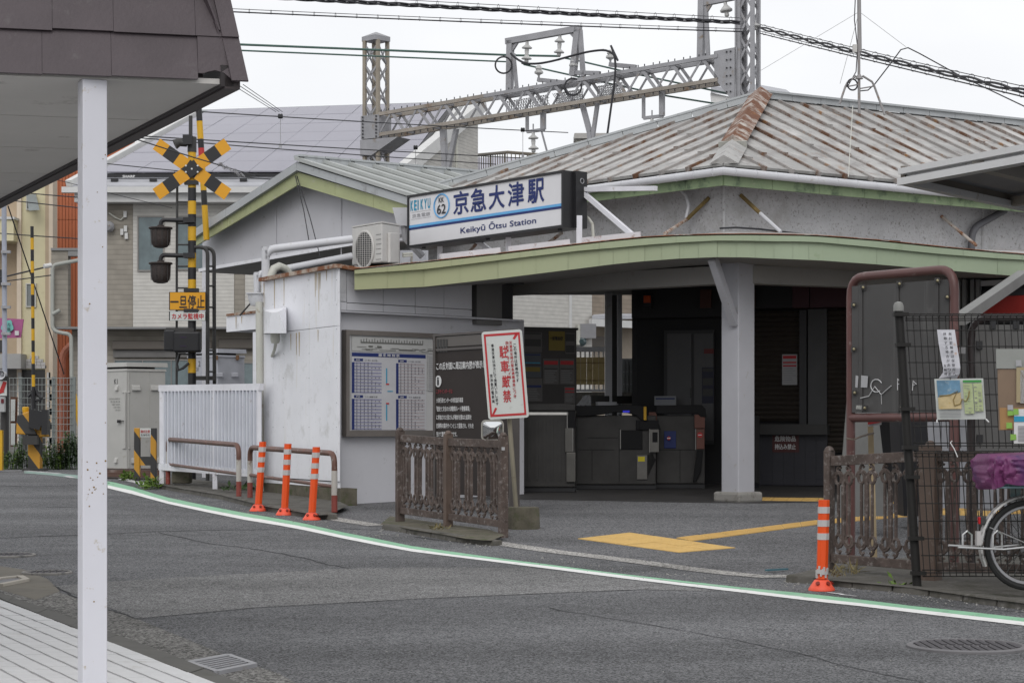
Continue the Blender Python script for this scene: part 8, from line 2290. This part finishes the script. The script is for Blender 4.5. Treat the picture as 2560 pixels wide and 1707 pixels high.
# coil rings, jumpers, wires
def wire(pts, r, label, cat='cable', mt=m_wire, name='cable', sag=0.0, grp='overhead wires', n=10):
    P_ = [V(p) for p in pts]
    if len(P_) == 2 and n:
        a, c = P_; P_ = [a.lerp(c, k / n) - UP * sag * 4 * (k / n) * (1 - k / n) for k in range(n + 1)]
    o = B().tube(P_, r, 6).build(name, mt, None, smooth=True)
    return tag(o, label, cat, grp)
def w2(p, Y): return W(p[0], p[1], Y)
for cx, cy, lb in ((1275, 168, 'black cable coil hanging on the left portal post'), (1448, 222, 'black cable coil inside the truss')):
    c = onb(cx, cy) - TV * .25; tag(B().torus(c, (0, -1, 0), .165, .018, 26, 7).build('cable_coil', m_wire, None, smooth=True), lb, 'cable coil')
tag(B().tube(arc_pts([onb(*p) - TV * .3 for p in ((1296, 140), (1318, 163), (1350, 168), (1400, 160), (1440, 148), (1500, 133), (1550, 131), (1558, 148), (1556, 200), (1536, 345))], .25), .022, 8).build('jumper_cable', m_wire, None, smooth=True), 'thick black jumper cable looping over the insulators and down the truss', 'cable')
tag(B().tube([onb(*p) + TV * .2 for p in ((1400, 142), (1440, 150), (1560, 178), (1700, 208), (1850, 240))], .018, 7).build('feeder_cable', m_wireg, None, smooth=True), 'green feeder cable descending right from the portal insulators', 'cable')
tag(B().tube([onb(*p) + TV * .3 for p in ((1290, 156), (1360, 172), (1450, 192), (1650, 235), (1820, 262))], .018, 7).build('feeder_cable', m_wireg, None, smooth=True), 'lower green feeder cable passing behind the truss', 'cable')
wire([w2((-900, 53), 31), w2((1290, 139), 41), w2((1400, 141), 40.5)], .022, 'upper green feeder cable running left from the portal', mt=m_wireg, n=0)
wire([w2((-900, 63), 31), w2((1290, 156), 41)], .016, 'lower green feeder cable running left from the portal', mt=m_wireg)
# twisted bundle in front
def bundle(p, q, Yp, Yq, r, nst, label, sag, msg=.07, turns=26, mt=m_wire):
    a, c = w2(p, Yp), w2(q, Yq); b = B()
    t_ = thing('cable_bundle', a, label, 'cable', 'overhead wires')
    n = 90 if p[0] > 0 else 200
    C_ = [a.lerp(c, k / n) - UP * sag * 4 * (k / n) * (1 - k / n) for k in range(n + 1)]
    for s in range(nst):
        B().tube([C_[k] + V((0, math.cos(turns * k / n * 1.7 + s * 6.28 / nst), math.sin(turns * k / n * 1.7 + s * 6.28 / nst))) * r * (1.1 if nst > 1 else 0) for k in range(n + 1)], r * .75, 5).build('strand', mt, t_, smooth=True)
    B().tube([x + UP * msg for x in C_], .006, 5).build('messenger_wire', m_wire, t_)
    for k in range(2, n, 4): b.torus(C_[k] + UP * msg * .45, (c - a), msg * .75, .0035, 10, 4)
    b.build('hanger_rings', m_wire, t_)['kind'] = 'stuff'
bundle((-900, -98), (1850, 57), 30, 35.5, .022, 3, 'thick twisted cable bundle crossing the sky at the top', .02, .08, 62)
bundle((-900, -47), (1860, 80), 30, 35.5, .016, 1, 'single cable with messenger wire below the thick bundle', .06, .05)
bundle((1900, 70), (2600, 238), 36, 24, .022, 2, 'upper pair of cables descending to the right of the tower', .02, .06)
bundle((1900, 84), (2600, 252), 36, 24, .013, 1, 'lowest cable descending to the right of the tower', .01, .04)
# thin running wires
for p, q, Yp, Yq, r, lb in (((-900, 180), (1420, 332), 24, 40, .009, 'top contact system wire crossing in front of the solar roof'), ((-900, 254), (1560, 408), 24, 40, .009, 'middle catenary wire crossing the solar roof'), ((-900, 234), (1240, 411), 24, 40, .009, 'lower catenary wire crossing the solar roof'),
                            ((-700, 294), (760, 456), 24, 33, .007, 'slack wire crossing below the X board'), ((-300, 115), (545, 412), 20, 29, .009, 'wire crossing in front of the X board'), ((-400, 298), (430, 520), 30, 40, .006, 'thin wire over the orange building')):
    wire([w2(p, Yp), w2(q, Yq)], r, lb, sag=.05)
wire([w2((545, 412), 29), w2((640, 440), 31), w2((718, 442), 30.2)], .007, 'drop wire from the X board knot to the gable peak', n=0)
b = B()
for k in range(60):
    t = k / 60; c = w2(lerp(545, 612, t) if True else 0, 0) if False else W(lerp(545, 610, t) + 6 * math.sin(k * 1.9), lerp(410, 440, t) + 6 * math.cos(k * 2.3), 29.2)
    b.v.append(c)
pts_ = b.v; tag(B().tube(pts_, .006, 5).build('wire_knot', m_galv, None), 'tangled knot of wire ties right of the X board', 'wire')
for x, y, lb in ((701, 291, 'hanger pulley on the wire above the solar roof'), (1039, 369, 'hanger pulley left of the ivory gable'), (1307, 325, 'hanger pulley under the truss middle')):
    Y = 34 if x < 900 else 38; c = W(x, y, Y); t_ = thing('wire_hanger', c, lb, 'wire hanger', 'pulleys on the catenary wires')
    for s in (-1, 1): B().lathe(c + V((s * .02, 0, 0)), [(.035, -.02), (.045, 0), (.035, .02)], 10, (1, 0, 0)).build('pulley', m_black, t_)
    B().tube([c, c - UP * .25, c - UP * .52], .006, 5).build('hanger_wire', m_galv, t_); B().box(c - UP * .5, (.05, .04, .06)).build('hanger_clip', m_galv, t_)
for (p, q) in (((738, 440), (772, 600)), ((742, 440), (800, 640))): wire([w2(p, 30), w2(((p[0] + q[0]) / 2 + 4, (p[1] + q[1]) / 2 + 4), 29.4), w2(q, 29.2)], .007, 'dark drop wire hanging down the gable wall' if q[0] > 790 else 'thin drop wire beside it on the gable wall', n=0)
for dx in range(3): wire([w2((590 + dx * 9, 218 - dx * 3), 38), w2((690 + dx * 8, 280), 48)], .008, ('upper', 'middle', 'lowest')[dx] + ' of three short black wires behind the brown awning tip', n=4)
for (p, q, lb) in (((-500, 540), (200, 597), 'twisted wire in front of the orange building'), ((-400, 778), (130, 664), 'sleeved cable running to the taupe annex'), ((-400, 746), (128, 688), 'paired cable below the sleeved one'), ((-400, 434), (200, 494), 'wire above the hopper window'), ((-400, 445), (200, 520), 'wire crossing the hopper window')):
    wire([w2(p, 43), w2(q, 44)], .018 if 'le' in lb[:4] else .012, lb, sag=.03)
wire([w2((20, 515), 36.5), w2((160, 935), 41)], .012, 'guy wire slanting down from the left pole', n=2)
tag(B().tube([W(110, 666, 43.6), W(128, 663, 43.7)], .05, 8).build('cable_sleeve', m_trimw, None), 'white sleeve on the cable at the taupe annex', 'sleeve')

# ================================================================ antenna on the ridge
ap = W(2148, 285, 29.0)
an_ = thing('roof_antenna', ap, 'thin antenna mast on a tripod standing on the station roof ridge', 'antenna')
YA = 29.0; wa = lambda x, y, d=0: W(x, y, YA + d)
m_mast = M('grey_mast', (.27, .26, .26), .5, metal=.2, dirt=((.2, .12, .07), .25, 8))
B().tube([wa(2148, 284), wa(2146, -60)], .021, 9).build('mast', m_mast, an_, smooth=True)
B().tube([wa(2150, 130), wa(2147, -60)], .027, 9).build('mast_upper', m_mast, an_, smooth=True)
for pts in ([(2140, 190), (2118, 208), (2113, 218), (2099, 260)], [(2156, 190), (2180, 205), (2185, 214), (2212, 288)], [(2148, 188), (2147, 284)]):
    B().tube([wa(x, y, -.1 if x > 2190 else .0) for x, y in pts], .016, 8).build('tripod_leg', m_mast, an_, smooth=True)
B().lathe(wa(2148, 198), [(.06, 0), (.02, .07)], 10).build('tripod_crown', m_mast, an_)
B().tube([wa(2113, 218), wa(2145, 212)], .01, 6).build('tripod_bar', m_mast, an_); B().tube([wa(2150, 222), wa(2185, 216)], .01, 6).build('tripod_bar', m_mast, an_)
B().torus(wa(2131, 212), (.3, -1, 0), .08, .012, 20, 6).build('cable_coil', m_wire, an_)
B().box(wa(2137, 122), (.06, .06, .11)).build('junction_box', m_beige, an_)
B().tube([wa(2138, 0), wa(2136, 50), wa(2144, 120), wa(2140, 180), wa(2120, 215)], .008, 5).build('feed_cable', m_wire, an_)
wire([wa(2150, 228), wa(2170, 226), wa(2186, 212), wa(2230, 155), wa(2252, 125), wa(2270, 120), wa(2300, 135), wa(2400, 190), wa(2600, 285, -2)], .009, 'aerial lead arching right from the antenna tripod', n=0)
m_guy = flat('pale_guy_line', (.42, .42, .42))
for q in ((1900, 178), (2100, 210), (2265, 118)): wire([wa(2148, 30), wa(q[0], q[1], 1)], .0035, 'thin guy line from the mast to the %s' % ('tower' if q[0] < 2000 else 'tripod' if q[0] < 2150 else 'right'), mt=m_guy, n=3)
B().tube([wa(2132, 265), W(2126, 360, 27), W(2121, 442, 25)], .006, 5).build('pale_cord', m_cream, st)

# ================================================================ near left awning
aw = thing('shop_awning', V((-1.2, 7.6, 2.44)), 'dark brown shingled awning with grey soffit at the upper left', 'awning')
ZS = 2.455
cN = W(613, 223, 7.59); cN.z = ZS; wN = W(0, 198, 7.37); fdir = V((wN.x - cN.x, wN.y - cN.y, 0)).normalized()
edir = V((-2.04, 4.32, 0)).normalized()
fr_end = cN + fdir * 3.2; bk_end = cN + edir * 9.0
far = fr_end + edir * 9.0
m_sh = M('brown_slate_shingle', (.070, .055, .061), .55, var=.12, vscale=5, dirt=((.10, .088, .09), .15, 9), streak=((.095, .08, .085), .3), bump=.15, bscale=60)
m_sof = M('dirty_white_soffit_board', (.50, .485, .46), .7, var=.06, vscale=1.5, dirt=((.24, .22, .2), .1, 3))
# soffit boards across the eave
nb = 9
for k in range(nb):
    t0, t1 = k / nb, (k + 1) / nb - .0012
    a, c = cN.lerp(bk_end, t0), cN.lerp(bk_end, t1)
    e0, e1 = fr_end.lerp(far, t0), fr_end.lerp(far, t1)
    B().slab([a + fdir * .04, c + fdir * .04, e1, e0], .02, UP).build('soffit_board', m_sof, aw)
ed_n = V((edir.y, -edir.x, 0)); ed_n = ed_n if ed_n.x > 0 else -ed_n
B().beam(cN + UP * .005 - ed_n * .05, bk_end + UP * .005 - ed_n * .05, .06, .045).build('drip_edge', M('dark_brown_drip_edge', (.045, .035, .035), .5), aw)
B().beam(cN + UP * .03 - ed_n * .07, bk_end + UP * .03 - ed_n * .07, .05, .08).build('edge_trim', flat('black_brown_trim', (.03, .025, .026)), aw)
# steep shingled face, each shingle its own piece
lean_ = V((0, 0, 1)) + (V((0, 1, 0)) * .10); 
def face(base0, along, inward, L, rows, exps, widths, hipcut):
    up_ = (UP + inward * .26).normalized()
    out = -inward
    nface = along.cross(up_).normalized()
    if nface.dot(out) < 0: nface = -nface
    for r in range(rows):
        v0 = sum(exps[:r]); v1 = v0 + exps[r] + .035
        x = -.05; k = 0
        while x < L:
            w = widths[(r * 3 + k) % len(widths)] * random.uniform(.92, 1.1)
            x0 = max(x, hipcut * v0); x1 = x + w - .0012
            if x1 > x0 + .02:
                dr = random.uniform(-.006, .006); tl = .012
                p = [base0 + along * max(x0, hipcut * v0) + up_ * (v0 + dr) + nface * .026, base0 + along * x1 + up_ * (v0 + dr) + nface * .026, base0 + along * x1 + up_ * v1 + nface * .010, base0 + along * max(x0, hipcut * v1) + up_ * v1 + nface * .010]
                if r == 0 and k == 0:
                    # broken lower corner
                    xs0 = max(x0, 0)
                    A0 = base0 + along * (xs0 + .008) + up_ * .0 + nface * .026
                    pts = [base0 + along * .03 + up_ * .0, base0 + along * .055 + up_ * .012, base0 + along * .085 + up_ * .036, base0 + along * .115 + up_ * .044, base0 + along * .15 + up_ * .034, base0 + along * .155 + up_ * .03, base0 + along * x1 + up_ * .03, base0 + along * x1 + up_ * v1, base0 + along * (hipcut * v1) + up_ * v1]
                    B().slab([q + nface * .02 for q in pts], .008, nface).build('shingle', m_sh, aw)
                else:
                    B().slab(p, .007, nface).build('shingle', m_sh, aw)
            x += w; k += 1
    # backing under the shingles
    V1 = sum(exps) + .05
    B().slab([base0 + along * .16 - nface * 0 + up_ * .01, base0 + along * L + up_ * .01, base0 + along * L + up_ * V1, base0 + along * (hipcut * V1) + up_ * V1], .01, -nface).build('face_backing', MATS['black_brown_trim'], aw)
    return up_, nface
inw = V((fdir.y, -fdir.x, 0)); inw = inw if inw.y > 0 else -inw
up1, nf1 = face(cN + UP * .0, fdir, inw, 2.6, 4, [.178, .168, .17, .17], [.24, .30, .27, .22, .31], .17)
inw2 = -ed_n
up2, nf2 = face(cN + UP * .03 - ed_n * .075, edir, inw2, 8.8, 4, [.178, .168, .17, .17], [.30, .26, .28], .17)
# hip flashing along the corner
hipd = (up1 * .7 + fdir * .20) 
for k in range(4):
    v0, v1 = [0, .178, .346, .516][k], [.19, .356, .526, .70][k]
    a, c = cN + up1 * v0 + fdir * (.17 * v0) , cN + up1 * v1 + fdir * (.17 * v1)
    B().slab([a + nf1 * .03 + fdir * .055, a + nf1 * .03 - fdir * .008, c + nf1 * .02 - fdir * .008, c + nf1 * .02 + fdir * .055], .012, nf1).build('hip_flashing', m_sh, aw)
B().slab([cN + up1 * .70 + fdir * .2, cN + fdir * 2.6 + up1 * .7, far + UP * .9, bk_end + up2 * .7 + edir * .1], .02, UP).build('flat_top', m_dark, aw)
# post
ap_ = W(231, 1060, 7.5); gzp = gz(ap_) + .05
po = B().box(V((ap_.x, 7.5, (gzp + ZS) / 2)), (.092, .092, ZS - gzp), math.radians(24)).build('awning_post', m_postw, aw, bevel=.004)
for o_ in [po]: pass
b = B()
for _ in range(26):
    z = random.choice((random.gauss(.98, .05), random.gauss(.98, .05), random.uniform(.2, 2.2)))
    m3 = Matrix.Rotation(math.radians(24), 3, 'Z')
    c = V((ap_.x, 7.5, 0)) + m3 @ V((random.uniform(-.03, .045), -.0465, 0)) + UP * z
    r = random.uniform(.0015, .004); b.lathe(c, [(r, 0), (r * .7, .0012)], 6, m3 @ V((0, -1, 0)))
b.build('rust_spots', flat('ochre_rust_spot', (.22, .13, .02)), po)['kind'] = 'stuff'
